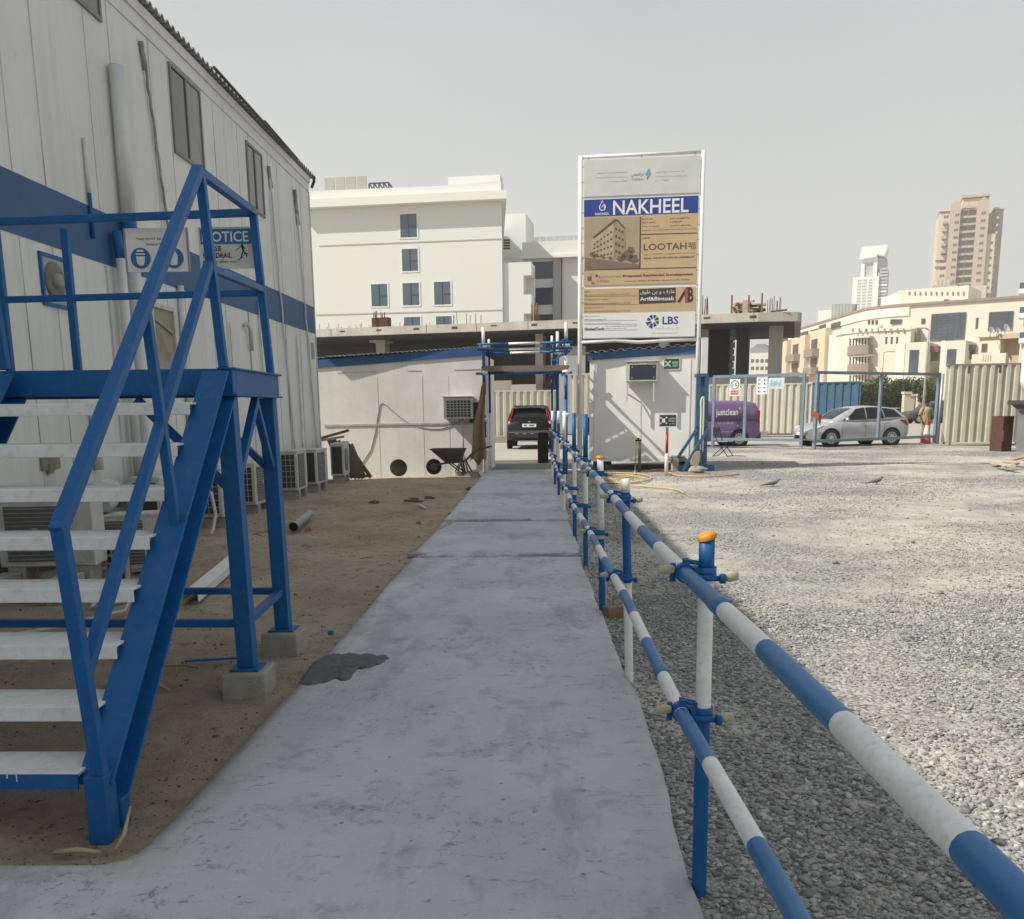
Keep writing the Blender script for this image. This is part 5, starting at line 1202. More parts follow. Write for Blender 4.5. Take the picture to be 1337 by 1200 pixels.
# blue gate frame stand
g0 = gnd(916, 612); Yg = g0[1]
gs = thing('gate_stand', 'blue steel gate support tower with braces standing beside the cabin', 'gate stand', (g0[0], Yg, 0))
def gq(mb, name, m): return mb.build(name, m, gs, world=True)
def X(px, y=560): return at(px, y, Yg)[0]
def Z(py): return at(918, py, Yg)[2]
SBL = mat('gate_blue', (.035, .125, .235), .5, n1=.4, s1=5, n2=.3, s2=30)
zt_ = Z(492)
for i, (px, Y) in enumerate(((910, Yg), (915.5, Yg+.35), (921, Yg))): mb = MB(); mb.box(at(px, 560, Y)[0]-.05, at(px, 560, Y)[0]+.05, Y-.05, Y+.05, -.05, zt_); gq(mb, 'upright', SBL)
mb = MB(); mb.box(X(907), X(923), Yg-.06, Yg+.45, zt_+.001, zt_+.08); gq(mb, 'cross_bar', SBL); mb = MB(); mb.box(X(907), X(923), Yg-.10, Yg-.052, Z(557), Z(548)); gq(mb, 'cross_bar', SBL)
mb = MB(); mb.box(X(888), X(934), Yg-.07, Yg+.03, -.08, .10); gq(mb, 'base_beam', SBL); mb = MB(); mb.box(X(919), X(925), Yg+.031, Yg+.9, -.08, .07); gq(mb, 'base_beam', SBL)
for (a, b2, Y) in (((890, 617), (923, 560), Yg-.12), ((885.5, 598), (909, 561), Yg-.02)): mb = MB(); mb.beam((X(a[0]), Y, at(a[0], a[1], Y)[2]), (X(b2[0]), Y, at(b2[0], b2[1], Y)[2]), .07, .09, (0, 1, 0)); gq(mb, 'brace', SBL)
mb = MB(); mb.box(X(913), X(921), Yg-.045, Yg+.045, zt_+.081, Z(441)); gq(mb, 'post_sleeve', WPAINT)
mb = MB(); mb.tube(smooth([(X(914), Yg-.1, Z(588)), (X(914), Yg-.1, Z(540)), (X(913.5), Yg-.1, Z(525)), (X(915.5), Yg-.1, Z(519)), (X(917), Yg-.1, Z(526)), (X(917), Yg-.1, Z(590))]), .025, 8); tag(mb.build('hung_hose', mat('pale_hose', (.62, .62, .48), .5)), 'pale loop of hose hung on the blue gate tower', 'hose')
mb = MB(); ve = [(X(901), Z(606)), (X(903), Z(596)), (X(908), Z(589)), (X(913), Z(588)), (X(914), Z(596)), (X(912), Z(606)), (X(907), Z(609))]; mb.prism(ve, Yg-.20, Yg-.16); tag(mb.build('plywood_offcut', WOODL, bevel=.01), 'rounded plywood offcut leaning at the foot of the blue gate tower', 'board')
mb = MB(); mb.box(X(880), X(888), Yg+.1, Yg+.4, -.05, Z(597)); mb.box(X(878), X(896), Yg+.1, Yg+.4, Z(597)+.002, Z(595)); tag(mb.build('block_bench', BLOCKM), 'grey block with a white slab on top between the sign post and the blue tower', 'block')
g0 = gnd(912, 615); mb = MB(); n_ = 10; ve = []; fa = []
for j in range(6):
    for i in range(n_): ph = PI*j/5; th = 2*PI*i/n_; q = 1+.25*random.uniform(-1, 1); ve.append((.26*q*math.sin(ph)*math.cos(th), .12*q*math.sin(ph)*math.sin(th), .09*math.cos(ph)*q))
for j in range(5):
    for i in range(n_): fa.append((j*n_+i, j*n_+(i+1) % n_, (j+1)*n_+(i+1) % n_, (j+1)*n_+i))
mb.add(ve, fa); o = mb.build('rubble_lump', BLOCKM); o.location = (g0[0], g0[1], -.06); tag(o, 'grey lump of rubble on the gravel in front of the blue gate tower', 'rubble')
# folding chair
g0 = gnd(944, 594); Yc = g0[1]; fc = thing('folding_chair', 'thin black folding chair in the shade beside the blue gate tower', 'chair', (g0[0], Yc, -.04), math.radians(-35))
mb = MB()
for y in (-.22, .22): mb.tube([(-.26, y, 0), (.28, y, .50)], .013, 6); mb.tube([(.26, y, 0), (-.14, y, .5), (-.27, y, .92)], .013, 6)
mb.tube([(-.27, -.22, .9), (-.27, .22, .9)], .013, 6); mb.tube([(-.26, -.22, .02), (-.26, .22, .02)], .011, 6); mb.tube([(.26, -.22, .02), (.26, .22, .02)], .011, 6); mb.build('frame', BLACK, fc)
mb = MB(); mb.box(-.16, .27, -.2, .2, .465, .485); mb.build('seat', mat('chair_seat', (.30, .31, .33), .6), fc)
mb = MB(); mb.box(-.285, -.262, -.2, .2, .66, .88); mb.build('backrest', DKGREY, fc)
# tall black bin at the end of the railing
g0 = gnd(709, 603); bn = thing('black_bin', 'tall black rubbish bin standing behind the far end of the striped railing', 'bin', (g0[0], g0[1], -.05))
w = 13.5/1200*g0[1]; h = 41/1200*g0[1]
mb = MB(); mb.prism([(-w/2, 0), (w/2, 0), (w/2+.01, h*.93), (-w/2-.01, h*.93)], -.16, .16); mb.build('body', BLACK, bn, bevel=.03)
mb = MB(); mb.prism([(-w/2-.02, h*.935), (w/2+.02, h*.935), (w/2-.03, h*1.01), (-w/2+.03, h*1.01)], -.18, .18); mb.build('lid', mat('bin_lid', (.05, .028, .035), .5), bn, bevel=.02)
# panel beside the cabin
mb = MB(); p = at(745, 545, 26.2); q = at(766, 490, 26.2); mb.corrugated(p[0], q[0]+.25, p[2], q[2], 26.2, .16, .04); mb.box(p[0]-.05, q[0]+.25, 26.16, 26.25, q[2], q[2]+.06); o = mb.build('sheet_panel', CREAM); tag(o, 'narrow cream corrugated panel raised beside the left wall of the cabin', 'fence panel')
mb = MB(); mb.tube([(p[0]+.25, 26.0, -.05), (p[0]+.25, 26.0, p[2]+.1)], .07, 10); tag(mb.build('panel_post', BLUE), 'blue post under the raised cream panel beside the cabin', 'post')
# pigeons
def pigeon(p, lab, rz):
    g0 = gnd(*p, -.05); t_ = thing('pigeon', lab, 'bird', (g0[0], g0[1], -.05), rz, 'birds feeding on the yard'); t_.scale = (.82, .82, .82)
    mb = MB(); mb.tube([(-.20, 0, .06), (-.10, 0, .085), (0, 0, .105), (.08, 0, .13), (.12, 0, .165), (.135, 0, .19), (.165, 0, .185), (.19, 0, .178)], .05, 10, radii=[.012, .035, .055, .048, .028, .026, .02, .004])
    mb.tube([(-.19, 0, .06), (-.30, 0, .045)], .02, 8, radii=[.02, .012]); mb.tube([(.01, .02, .07), (.015, .02, 0), (.04, .02, 0)], .006, 5); mb.tube([(.01, -.02, .07), (.015, -.02, 0), (.04, -.02, 0)], .006, 5)
    mb.build('body', mat('pigeon_grey', (.16, .155, .155), .7, n1=.5, s1=20), t_)
    mb = MB()
    for s_ in (-1, 1): mb.tube([(.05, s_*.045, .115), (-.06, s_*.052, .10), (-.20, s_*.025, .07)], .02, 8, radii=[.02, .032, .006])
    mb.build('wing', mat('wing_grey', (.10, .10, .105), .7), t_)
pigeon((1009, 636), 'dark pigeon pecking on the gravel nearer the cabin', 2.8 - PI + .2)
pigeon((1144, 633), 'dark pigeon standing on the open gravel, the farther right bird', .1)
for i, p in enumerate(((1004, 776), (1227, 775), (1010, 700), (1192, 708), (1090, 735), (1148, 662), (960, 750))):
    g0 = gnd(*p, -.05); n_ = 7; ve = []; fa = []; mb = MB(); r_ = random.uniform(.016, .030)
    for j in range(5):
        for k in range(n_): ph = PI*j/4; th = 2*PI*k/n_; q = 1+.3*random.uniform(-1, 1); ve.append((r_*q*math.sin(ph)*math.cos(th)*1.3, r_*q*math.sin(ph)*math.sin(th), r_*.7*math.cos(ph)))
    for j in range(4):
        for k in range(n_): fa.append((j*n_+k, j*n_+(k+1) % n_, (j+1)*n_+(k+1) % n_, (j+1)*n_+k))
    mb.add(ve, fa); o = mb.build('stone', mat('dark_stone', (.23, .215, .19), .9, n1=.5, s1=15)); o.location = (g0[0], g0[1], -.06); tag(o, 'larger loose dark stone lying out on the pale gravel yard', 'stone', 'larger stones on the yard')

# ---------------------------------------------------------------- gate leaves
GB = mat('gate_frame_paint', (.14, .205, .255), .5, n1=.4, s1=4, n2=.3, s2=20, col2=(.26, .31, .33))
def leaf(name, lab, pA, pB, h, mids, extra_feet):
    """pA, pB ground points"""
    a, b2 = Vector(pA), Vector(pB); d = b2-a; L_ = d.length; an = math.atan2(d.y, d.x)
    t_ = thing(name, lab, 'gate', (a.x, a.y, 0), an, 'leaves of the yard gate')
    mb = MB(); w_ = .105
    mb.box(0, L_, -w_/2, w_/2, h-w_, h); mb.box(0, L_, -w_/2, w_/2, .22, .22+w_)
    for x in (0, L_-w_): mb.box(x, x+w_, -w_/2-.003, w_/2+.003, .0, h+.003)
    mb.build('frame', GB, t_)
    for m_ in mids: mb = MB(); mb.box(m_*L_-.05, m_*L_+.05, -w_/2+.004, w_/2-.004, .22+w_+.001, h-w_-.001); mb.build('mullion', GB, t_)
    return t_, an, L_
gA = at(929, 574, 36.8); gB = at(1048, 574, 34.8)
lf, an1, L1 = leaf('gate_leaf', 'left grey blue mesh gate leaf carrying the speed limit sign', (gA[0], gA[1], 0), (gB[0], gB[1], 0), 2.72, (.37,), 0)
gC = at(1062, 574, 33.6); gD = at(1221, 574, 37.5)
leaf('gate_leaf', 'right grey blue mesh gate leaf standing in front of the silver car', (gC[0], gC[1], 0), (gD[0], gD[1], 0), 2.74, (.50,), 0)
def on_gate(px, py, pa, pb):
    n = np.array([pb[1]-pa[1], -(pb[0]-pa[0]), 0]); return hit(px, py, (pa[0], pa[1], 0), n)
def gate_sign(name, lab, x0, x1, y0, y1, m):
    p = on_gate(x0, y1, gA, gB); q = on_gate(x1, y0, gA, gB); t_ = thing(name, lab, 'sign', (p[0]-.0, p[1]-.06, p[2]), an1)
    w, h = (Vector(q)-Vector(p)).xy.length, q[2]-p[2]; mb = MB(); mb.box(0, w, -.012, 0, 0, h); mb.build('board', m, t_); return t_, w, h
t_, w, h = gate_sign('speed_limit_sign', 'white sign with a 15 speed limit circle on the left gate leaf', 952, 966, 495, 517, SIGNW)
mb = MB(); ring(mb, w/2, h*.66, w*.34, w*.42, 0, 2*PI, 28, -.016); text_into(mb, '15', w*.28, w*.72, h*.55, h*.77, -.0155, 0, .02); mb.build('print', PBK, t_)
mb = MB(); mb.box(w*.1, w*.9, -.016, -.0125, h*.07, h*.33); mb.build('red_panel', mat('faded_red', (.42, .08, .07), .6), t_)
mb = MB(); text_into(mb, 'MAXIMUM SPEED', w*.16, w*.84, h*.16, h*.25, -.0175); mb.build('lettering', SIGNW, t_)
t_, w, h = gate_sign('rules_notice', 'white paper notice with rows of small pictograms on the gate leaf', 987, 1002, 492, 515, mat('paper', (.70, .72, .74), .7, n1=.2, s1=4))
mb = MB()
for i in range(4):
    for j in range(2): mb.prism(circle(w*(.22+.5*j), h*(.16+.22*i), w*.075, 10), -.015, -.0125); mb.box(w*(.34+.5*j), w*(.44+.5*j), -.015, -.0125, h*(.13+.22*i), h*(.17+.22*i))
mb.box(w*.1, w*.9, -.015, -.0125, h*.93, h*.955); mb.build('print', PNAVY, t_)
t_, w, h = gate_sign('map_notice', 'pale blue map notice beside the pictogram notice on the gate leaf', 1002.5, 1024, 493, 508, mat('paper_blue', (.52, .62, .66), .7, n1=.4, s1=3))
mb = MB()
for i in range(9): x = w*(.1+.08*i); mb.box(x, x+w*.05, -.015, -.0125, h*(.2+.2*random.random()), h*(.5+.4*random.random()))
mb.build('print', mat('map_blue', (.18, .36, .48), .7), t_)
# red cloth on the gate
p = at(1058, 531, 33.4); mb = MB(); ve = []
pts = [((1058, 531), (1060, 533)), ((1063, 537), (1061, 543)), ((1068, 539), (1068, 549)), ((1073, 542), (1071, 556))]
for i, (u, l) in enumerate(pts): ve += [at(*u, 33.4-.03*(i % 2)), at(*l, 33.4+.03*(i % 2))]
mb.add(ve, [(2*i, 2*i+2, 2*i+3, 2*i+1) for i in range(3)], 0, True); o = mb.build('red_flag', mat('red_cloth', (.45, .08, .05), .8, n1=.3, s1=6)); o.modifiers.new('thickness', 'SOLIDIFY').thickness = .01; tag(o, 'torn orange red warning cloth tied on the gate in front of the car', 'flag')
# gate end post
p = at(1224, 575, 37.7); mb = MB(); mb.tube([(p[0], 37.7, -.1), (p[0]+.02, 37.7, at(1224, 488, 37.7)[2])], .06, 10); tag(mb.build('gate_post', GALV), 'grey steel tube post at the right end of the gate, nearer the gate leaf', 'post'); mb = MB(); mb.tube([(p[0]+.22, 37.6, -.1), (p[0]+.2, 37.6, at(1224, 492, 37.6)[2])], .05, 10); tag(mb.build('gate_post', GALV), 'grey steel tube post standing against the khaki fence end', 'post')

# ---------------------------------------------------------------- sheet fences
def fence(name, lab, pa, pb, Ya, Yb_, ytop, m, pitch=.25, depth=.05, z0=.12, top=True, group='corrugated site fences', cap=None):
    a = at(pa, 560, Ya); b2 = at(pb, 560, Yb_); d = Vector((b2[0]-a[0], b2[1]-a[1])); L_ = d.length; h = at(pa, ytop, Ya)[2]
    t_ = thing(name, lab, 'fence', (a[0], a[1], 0), math.atan2(d.y, d.x), group)
    mb = MB(); mb.corrugated(0, L_, z0, h, 0, pitch, depth); mb.build('sheet', m, t_)
    if top:
        mb = MB(); mb.box(0, L_, -.065, .06, h+.001, h+.07); mb.build('capping_rail', cap or m, t_)
    k = 0; x = .3
    while x < L_: mb = MB(); mb.box(x, x+.07, .02, .09, -.1, h-.05); mb.build('post', GALV, t_); x += 2.4
    return t_, L_, h
fence('corrugated_fence', 'cream corrugated fence behind the black car', 636, 727, 44, 44, 512, CREAM, .32, .07, .10)
fence('corrugated_fence', 'long cream corrugated fence behind the purple van', 918, 1062, 48.5, 47, 504, CREAM, .34, .07, .15)
fence('blue_sheet_fence', 'blue corrugated sheet fence behind the silver car', 1058, 1121, 45.5, 44.5, 501, BLUESHEET, .36, .05, .05)
t_, L_, h_ = fence('tall_sheet_fence', 'tall khaki corrugated fence panel right of the gate', 1230, 1420, 36.6, 35.8, 478, GREENSHEET, .29, .07, .08, cap=mat('rail_grey', (.22, .21, .18), .7, n1=.4, s1=4))
mb = MB(); mb.box(2.9, L_, -.075, .07, h_+.0705, h_+.12); mb.build('rusty_trim', mat('rusty_trim', (.23, .09, .05), .8), t_)
for x in (.45, 1.05, 2.25):
    pass
for x in (.75, 1.85): mb = MB(); mb.box(x, x+.07, -.085, -.072, h_-.28, h_+.0); mb.build('bracket', DKGREY, t_)
mb = MB(); mb.box(2.75, 2.85, -.085, -.072, h_-.25, h_); mb.build('bracket', MATS['rusty_trim'], t_)
for px, Y in ((651, 43.5), (993, 47.3)):
    p = at(px, 570, Y); mb = MB(); mb.box(-.32, .32, -.2, .2, 0, .32); o = mb.build('footing_block', BLOCKM, bevel=.02); o.location = (p[0], Y, -.05); tag(o, 'pale concrete footing block under the fence behind the %s' % ('black car' if px < 700 else 'purple van'), 'concrete block', 'fence footing blocks')
# low grey walls behind the fences
def wallbox(lab, pa, pb, Y, ytop, m, z0=-.1, t=.3, name='boundary_wall'):
    a, b2 = at(pa, ytop, Y), at(pb, ytop, Y); mb = MB(); mb.box(a[0], b2[0], Y, Y+t, z0, a[2]); o = mb.build(name, m); tag(o, lab, 'wall'); return o
wallbox('plain grey wall rising just above the fence behind the purple van', 905, 1056, 50.5, 493, mat('wall_grey', (.22, .22, .21), .9, n1=.3, s1=.8))

# ---------------------------------------------------------------- rusty bin, tank on plinth, planks
g0 = gnd(1306, 587); rb = thing('rusty_bin', 'dark rusty steel box standing open in front of the khaki fence', 'bin', (g0[0], g0[1], -.05), .35)
w = 15/1200*g0[1]; h = 44/1200*g0[1]
mb = MB(); mb.box(-w*.55, w*.55, -.25, -.22, 0, h); mb.box(-w*.55, -w*.55+.03, -.219, .25, 0, h); mb.box(w*.55-.03, w*.55, -.219, .25, 0, h); mb.box(-w*.55+.031, w*.55-.031, .22, .25, 0, h); mb.box(-w*.5, w*.5, -.2, .2, .01, .04); mb.build('body', RUST, rb)
mb = MB(); mb.box(-w*.56, -w*.40, -.262, -.251, h*.3, h*.6); mb.build('red_patch', mat('red_patch', (.35, .10, .06), .7, n1=.4, s1=8), rb)
p = at(1326, 588, 30.5); 
tk = thing('water_tank', 'white rounded water tank on a grey plinth with dark platform, at the right edge', 'water tank', (0, 0, 0))
p = Vector(at(1326, 588, 31.2)); sv = Vector((p.x, p.y, 0)).normalized(); rn = Vector((sv.y, -sv.x, 0)); tc_ = Vector((p.x, p.y, 0))+sv*1.1+rn*1.3; tk.location = tc_; tk.rotation_euler.z = math.atan2(rn.y, rn.x)
zt0, zt1 = at(1326, 516, 31)[2], at(1326, 436, 31)[2]
mb = MB(); R0 = 1.36; prof = [(0, zt0), (R0*.75, zt0), (R0*.92, zt0+.14), (R0*1.0, zt0+.45)]
for k in range(9): z = zt0+.5+(zt1-zt0-1.0)*k/8; prof += [(R0*(1.0+.0*(k % 2)), z)]
prof += [(R0*.98, zt1-.35), (R0*.85, zt1-.12), (R0*.3, zt1), (0, zt1)]
mb.lathe(prof, 48); mb.build('tank', mat('tank_white', (.80, .80, .79), .35, n1=.1, s1=1.5), tk)
mb = MB(); mb.lathe([(0, zt0-.16), (R0*.8, zt0-.16), (R0*.8, zt0-.002), (0, zt0-.002)], 32); mb.build('tank_base', WPAINT, tk)
mb = MB(); zp = zt0-.165; mb.box(-1.66, 1.6, -1.3, 1.3, zp-.14, zp); mb.prism([(-1.55, zp-.142), (1.5, zp-.142), (1.3, zp-.34), (-1.3, zp-.34)], -1.2, 1.2); mb.build('platform', DKGREY, tk)
mb = MB(); mb.box(-1.3, 1.3, -1.1, 1.1, -.1, zp-.342); mb.build('plinth', mat('plinth_grey', (.22, .22, .22), .85, n1=.4, s1=1), tk)
for i, (a, b2, w_, m, lab) in enumerate((((1297, 607), (1345, 597), .16, WOODL, 'pale plank lying slanted on the gravel in front of the tank plinth'), ((1276, 602), (1345, 608), .18, mat('dusty_board', (.50, .44, .36), .9, n1=.4, s1=3), 'long dusty board lying on the gravel in front of the tank'), ((1310, 613), (1328, 610), .10, WOODL, 'short pale offcut beside the long dusty board'), ((1298, 609), (1322, 615), .12, MATS['dusty_board'], 'small dusty board end lying nearest the camera by the tank'))):
    a_, b_2 = gnd(*a), gnd(*b2); mb = MB(); mb.beam((a_[0], a_[1], .0+.03*i), (b_2[0], b_2[1], .06+.02*i), w_, .05); tag(mb.build('plank', m), lab, 'plank')
# ---------------------------------------------------------------- vehicles
TYRE = mat('tyre_black', (.022, .022, .022), .85, n1=.3, s1=10)
RIMM = mat('wheel_silver', (.50, .50, .50), .4, .3, n1=.2, s1=10)
LAMPR = mat('tail_lamp_red', (.28, .012, .016), .2, n1=.2, s1=8)
LAMPW = mat('lamp_clear', (.60, .60, .60), .15, n1=.2, s1=8)
PLATE = mat('number_plate', (.72, .72, .70), .4)
def car(name, lab, cat, loc, rz, L, low, cabin, paint, wheels, windows, r=.315, wid=.2, glass=GLASSD):
    """low: (x, zbottom, ztop, halfwidth); cabin: (x, zbelt, zroof, half at belt, half at roof); front at x=0, rear at x=L"""
    t_ = thing(name, lab, cat, loc, rz)
    def sec(x, zb, zt, w):
        h = zt-zb
        return [(x, 0, zb), (x, w*.80, zb), (x, w*.95, zb+.06*h), (x, w*.99, zb+.25*h), (x, w, zb+.55*h), (x, w*.985, zb+.80*h), (x, w*.94, zb+.95*h), (x, w*.80, zt), (x, w*.4, zt+.012), (x, 0, zt+.018)]
    def loft(S_, endcaps=True):
        n_ = len(S_[0]); ve = []; fa = []
        full = []
        for s_ in S_: full.append(s_+[(p[0], -p[1], p[2]) for p in s_[-2:0:-1]])
        m_ = len(full[0])
        for s_ in full: ve += s_
        for i in range(len(full)-1):
            for j in range(m_): fa.append((i*m_+j, (i+1)*m_+j, (i+1)*m_+(j+1) % m_, i*m_+(j+1) % m_))
        if endcaps: fa.append(tuple(range(m_))); fa.append(tuple((len(full)-1)*m_+j for j in range(m_))[::-1])
        return ve, fa
    def dens(rows, k):
        rows = np.array(rows, float); xs = np.concatenate([np.linspace(rows[i, 0], rows[i+1, 0], k, endpoint=False) for i in range(len(rows)-1)]+[[rows[-1, 0]]])
        try:
            # smooth with a gentle cubic (Catmull style) on the dense samples
            out = [xs]+[np.interp(xs, rows[:, 0], rows[:, c]) for c in range(1, rows.shape[1])]
            out = np.stack(out, 1)
            for _ in range(2): out[1:-1, 1:] = .25*out[:-2, 1:]+.5*out[1:-1, 1:]+.25*out[2:, 1:]
            return out
        except Exception: return rows
    LO = dens(low, 4); mb = MB(); ve, fa = loft([sec(*r_) for r_ in LO]); mb.add(ve, fa, 0, True); body = mb.build('body', paint, t_)
    CA = dens(cabin, 4)
    def csec(x, zb, zr, wb, wr):
        h = max(zr-zb, .002)
        return [(x, 0, zb-.05), (x, wb, zb-.05), (x, wb+(wr-wb)*.30, zb+.33*h), (x, wb+(wr-wb)*.65, zb+.66*h), (x, wr, zb+.90*h), (x, wr*.93, zb+.975*h), (x, wr*.6, zr), (x, 0, zr+.01)]
    mb = MB(); ve, fa = loft([csec(*r_) for r_ in CA]); mb.add(ve, fa, 0, True); mb.build('roof', paint, t_)
    def side(x, t, s_):
        zb, zr, wb, wr = [float(np.interp(x, CA[:, 0], CA[:, c])) for c in range(1, 5)]
        h = zr-zb; z = zb+t*h*.9
        f_ = t*.9; u = float(np.interp(f_, [-.2, 0, .33, .66, .9], [0, .03, .30, .65, 1.0])); return (x, s_*(wb+(wr-wb)*u+.013), z)
    for s_ in (-1, 1):
        for poly in windows.get('side', []):
            # poly: (x0b, x1b, x0t, x1t, t0, t1)
            x0b, x1b, x0t, x1t, t0, t1 = poly; mb = MB(); ve = []; fa = []; nu, nv = 8, 4
            for j in range(nv+1):
                for i in range(nu+1):
                    v = j/nv; u = i/nu; xx = (x0b+(x1b-x0b)*u)*(1-v)+(x0t+(x1t-x0t)*u)*v; ve.append(side(xx, t0+(t1-t0)*v, s_))
            for j in range(nv):
                for i in range(nu): fa.append((j*(nu+1)+i, j*(nu+1)+i+1, (j+1)*(nu+1)+i+1, (j+1)*(nu+1)+i))
            mb.add(ve, fa, 0, True); mb.build('door_window', glass, t_)
    def top(x, y):
        zr = float(np.interp(x, CA[:, 0], CA[:, 2])); return zr+.014
    for nm, x0, x1, ins in windows.get('screen', []):
        mb = MB(); ve = []; fa = []; n_ = 8
        for j in range(n_+1):
            x = x0+(x1-x0)*j/n_; zr = float(np.interp(x, CA[:, 0], CA[:, 2])); wr = float(np.interp(x, CA[:, 0], CA[:, 4]))*ins
            for k in range(7): y = -wr+2*wr*k/6; ve.append((x+(.012 if nm == 'tailgate_window' else -.006), y, zr+.016-(.03 if abs(y) > wr*.9 else 0)))
        for j in range(n_):
            for k in range(6): fa.append((j*7+k, j*7+k+1, (j+1)*7+k+1, (j+1)*7+k))
        mb.add(ve, fa, 0, True); mb.build(nm, glass, t_)
    for wx_ in wheels:
        wl = max(float(np.interp(wx_+dx, LO[:, 0], LO[:, 3])) for dx in (-.35, 0, .35))+.004
        for s_ in (-1, 1):
            M_ = tr(wx_, s_*(wl-.195), r) @ rot('X', -90*s_)
            mb = MB(); mb.lathe([(0, .10), (r+.075, .10), (r+.075, .200), (r+.045, .203), (0, .203)], 32, M=M_); mb.build('arch_shadow', BLACK, t_)  # black disc painting the shadow gap around the tyre
            mb = MB(); mb.lathe([(r*.62, .20), (r*.72, .218), (r*.93, .218), (r, .195), (r, .02), (r*.5, .02)], 32, M=M_); w_ = mb.build('wheel', TYRE, t_)
            mb = MB(); mb.lathe([(0, .225), (r*.12, .224), (r*.2, .214), (r*.60, .212), (r*.66, .222), (r*.68, .205)], 28, M=M_)
            h_ = mb.build('rim', RIMM, w_)
            mb = MB()
            for k in range(12): a = 2*PI*k/12; mb.cbox((r*.47, 0, .2135), (r*.20, r*.11, .003), M=M_ @ rot('Z', math.degrees(a)))
            mb.build('rim_slot', BLACK, h_)
    return t_, LO, CA, side
# silver hatchback
SILV = mat('silver_paint', (.52, .53, .545), .32, .5, n1=.15, s1=2, col2=(.34, .345, .35), dirt=(.30, .29, .27))
pF = at(1063, 582, 37.0)
low = [(0, .33, .58, .55), (.10, .24, .68, .72), (.4, .20, .80, .82), (.8, .19, .91, .87), (1.2, .19, .985, .885), (2.0, .19, 1.0, .89), (3.0, .20, 1.03, .89), (3.7, .22, 1.06, .885), (4.05, .26, 1.08, .85), (4.22, .32, 1.02, .80), (4.30, .42, .90, .72)]
cab = [(.90, .93, .95, .70, .60), (1.25, .99, 1.16, .83, .66), (1.75, .995, 1.43, .85, .62), (2.25, 1.0, 1.53, .86, .61), (2.8, 1.02, 1.54, .86, .60), (3.4, 1.05, 1.49, .85, .58), (3.85, 1.07, 1.40, .82, .56), (4.12, 1.07, 1.16, .78, .58), (4.22, 1.03, 1.06, .74, .6)]
CZ = math.radians(14)
t_, LO, CA, side = car('parked_car', 'silver hatchback parked side on behind the right gate leaf', 'car', (at(1049, 580, 36.4)[0], 36.9, -.04), CZ, 4.3, low, cab, SILV, (.82, 3.45), {'side': [(1.30, 2.30, 1.96, 2.33, .04, 1.0), (2.36, 3.10, 2.37, 3.06, .05, 1.0), (3.15, 3.93, 3.11, 3.66, .12, .97)], 'screen': [('windscreen', 1.05, 1.85, .88), ('tailgate_window', 3.75, 4.08, .85)]}, r=.32)
mb = MB()
for s_ in (-1, 1):
    mb.tube([(.12, s_*.60, .64), (.30, s_*.73, .72), (.55, s_*.79, .80)], .06, 8, radii=[.05, .075, .02])
    mb.build('headlight', LAMPW, t_); mb = MB()
for s_ in (-1, 1):
    mb.tube([(3.80, s_*.865, .99), (4.02, s_*.845, .94), (4.16, s_*.79, .80)], .06, 8, radii=[.02, .07, .05]); mb.build('tail_light', LAMPR, t_); mb = MB()
    mb.tube([(1.40, s_*.90, 1.0), (1.42, s_*1.0, 1.03), (1.46, s_*1.04, 1.05)], .06, 10, radii=[.03, .085, .06]); mb.build('mirror', SILV, t_); mb = MB()
    for x in (2.05, 3.10): mb.tube([(x, s_*.897, .885), (x+.2, s_*.899, .89)], .016, 6)
    mb.build('door_handle', SILV, t_); mb = MB()
    for x in (1.28, 2.28, 3.1): mb.beam((x, s_*.895, .34), (x+.02, s_*.893, .97), .006, .006)
    mb.build('door_gap', DKGREY, t_); mb = MB()
mb.box(-.005, .06, -.42, .42, .30, .42); mb.build('grille', BLACK, t_)
mb = MB(); mb.box(-.02, -.006, -.26, .26, .44, .55); mb.build('number_plate', PLATE, t_)
mb = MB(); mb.box(3.95, 4.16, -.5, .5, 1.42, 1.45); mb.build('spoiler', SILV, t_)
# purple delivery van: only its rear half shows past the gate tower
PURP = mat('purple_paint', (.175, .105, .245), .45, n1=.25, s1=1.5, n2=.15, s2=30, dirt=(.22, .17, .26))
xr_v = at(984, 560, 38.0)[0]
low = [(0, .30, .75, .55), (.12, .24, .86, .72), (.5, .21, .98, .82), (1.0, .2, 1.06, .85), (1.6, .2, 1.10, .86), (3.0, .2, 1.10, .86), (3.9, .22, 1.10, .855), (4.12, .26, 1.09, .83), (4.2, .34, 1.08, .80)]
cab = [(.75, 1.02, 1.05, .70, .62), (1.3, 1.08, 1.45, .82, .70), (1.75, 1.09, 1.74, .84, .72), (2.2, 1.09, 1.80, .845, .73), (3.6, 1.09, 1.79, .845, .73), (4.02, 1.09, 1.72, .83, .72), (4.13, 1.08, 1.45, .82, .74), (4.19, 1.07, 1.10, .80, .76)]
VZ = math.radians(6)
vx = xr_v-4.2*math.cos(VZ)
t_, LO, CA, side = car('delivery_van', 'purple laundry delivery van parked behind the left gate leaf', 'van', (vx, 38.0-4.2*math.sin(VZ)+.1, -.04), VZ, 4.2, low, cab, PURP, (.78, 3.35), {'side': [(1.25, 1.95, 1.62, 1.97, .12, .9)], 'screen': [('windscreen', .95, 1.6, .88), ('tailgate_window', 4.04, 4.15, .8)]}, r=.31)
mb = MB()
for s_ in (-1, 1): mb.box(4.06, 4.17, s_*.82-.03, s_*.82+.03, .95, 1.40); mb.build('tail_light', LAMPR, t_); mb = MB()
mb.box(3.98, 4.26, -.80, .80, .30, .55); mb.build('bumper', DKGREY, t_, bevel=.03)
mb = MB(); mb.box(2.05, 3.85, -.872, -.860, 1.065, 1.075); mb.box(3.3, 3.32, -.872, -.858, .55, 1.08); mb.build('door_gap', DKGREY, t_)
Ml = tr(0, 0, 0)
mb = MB()
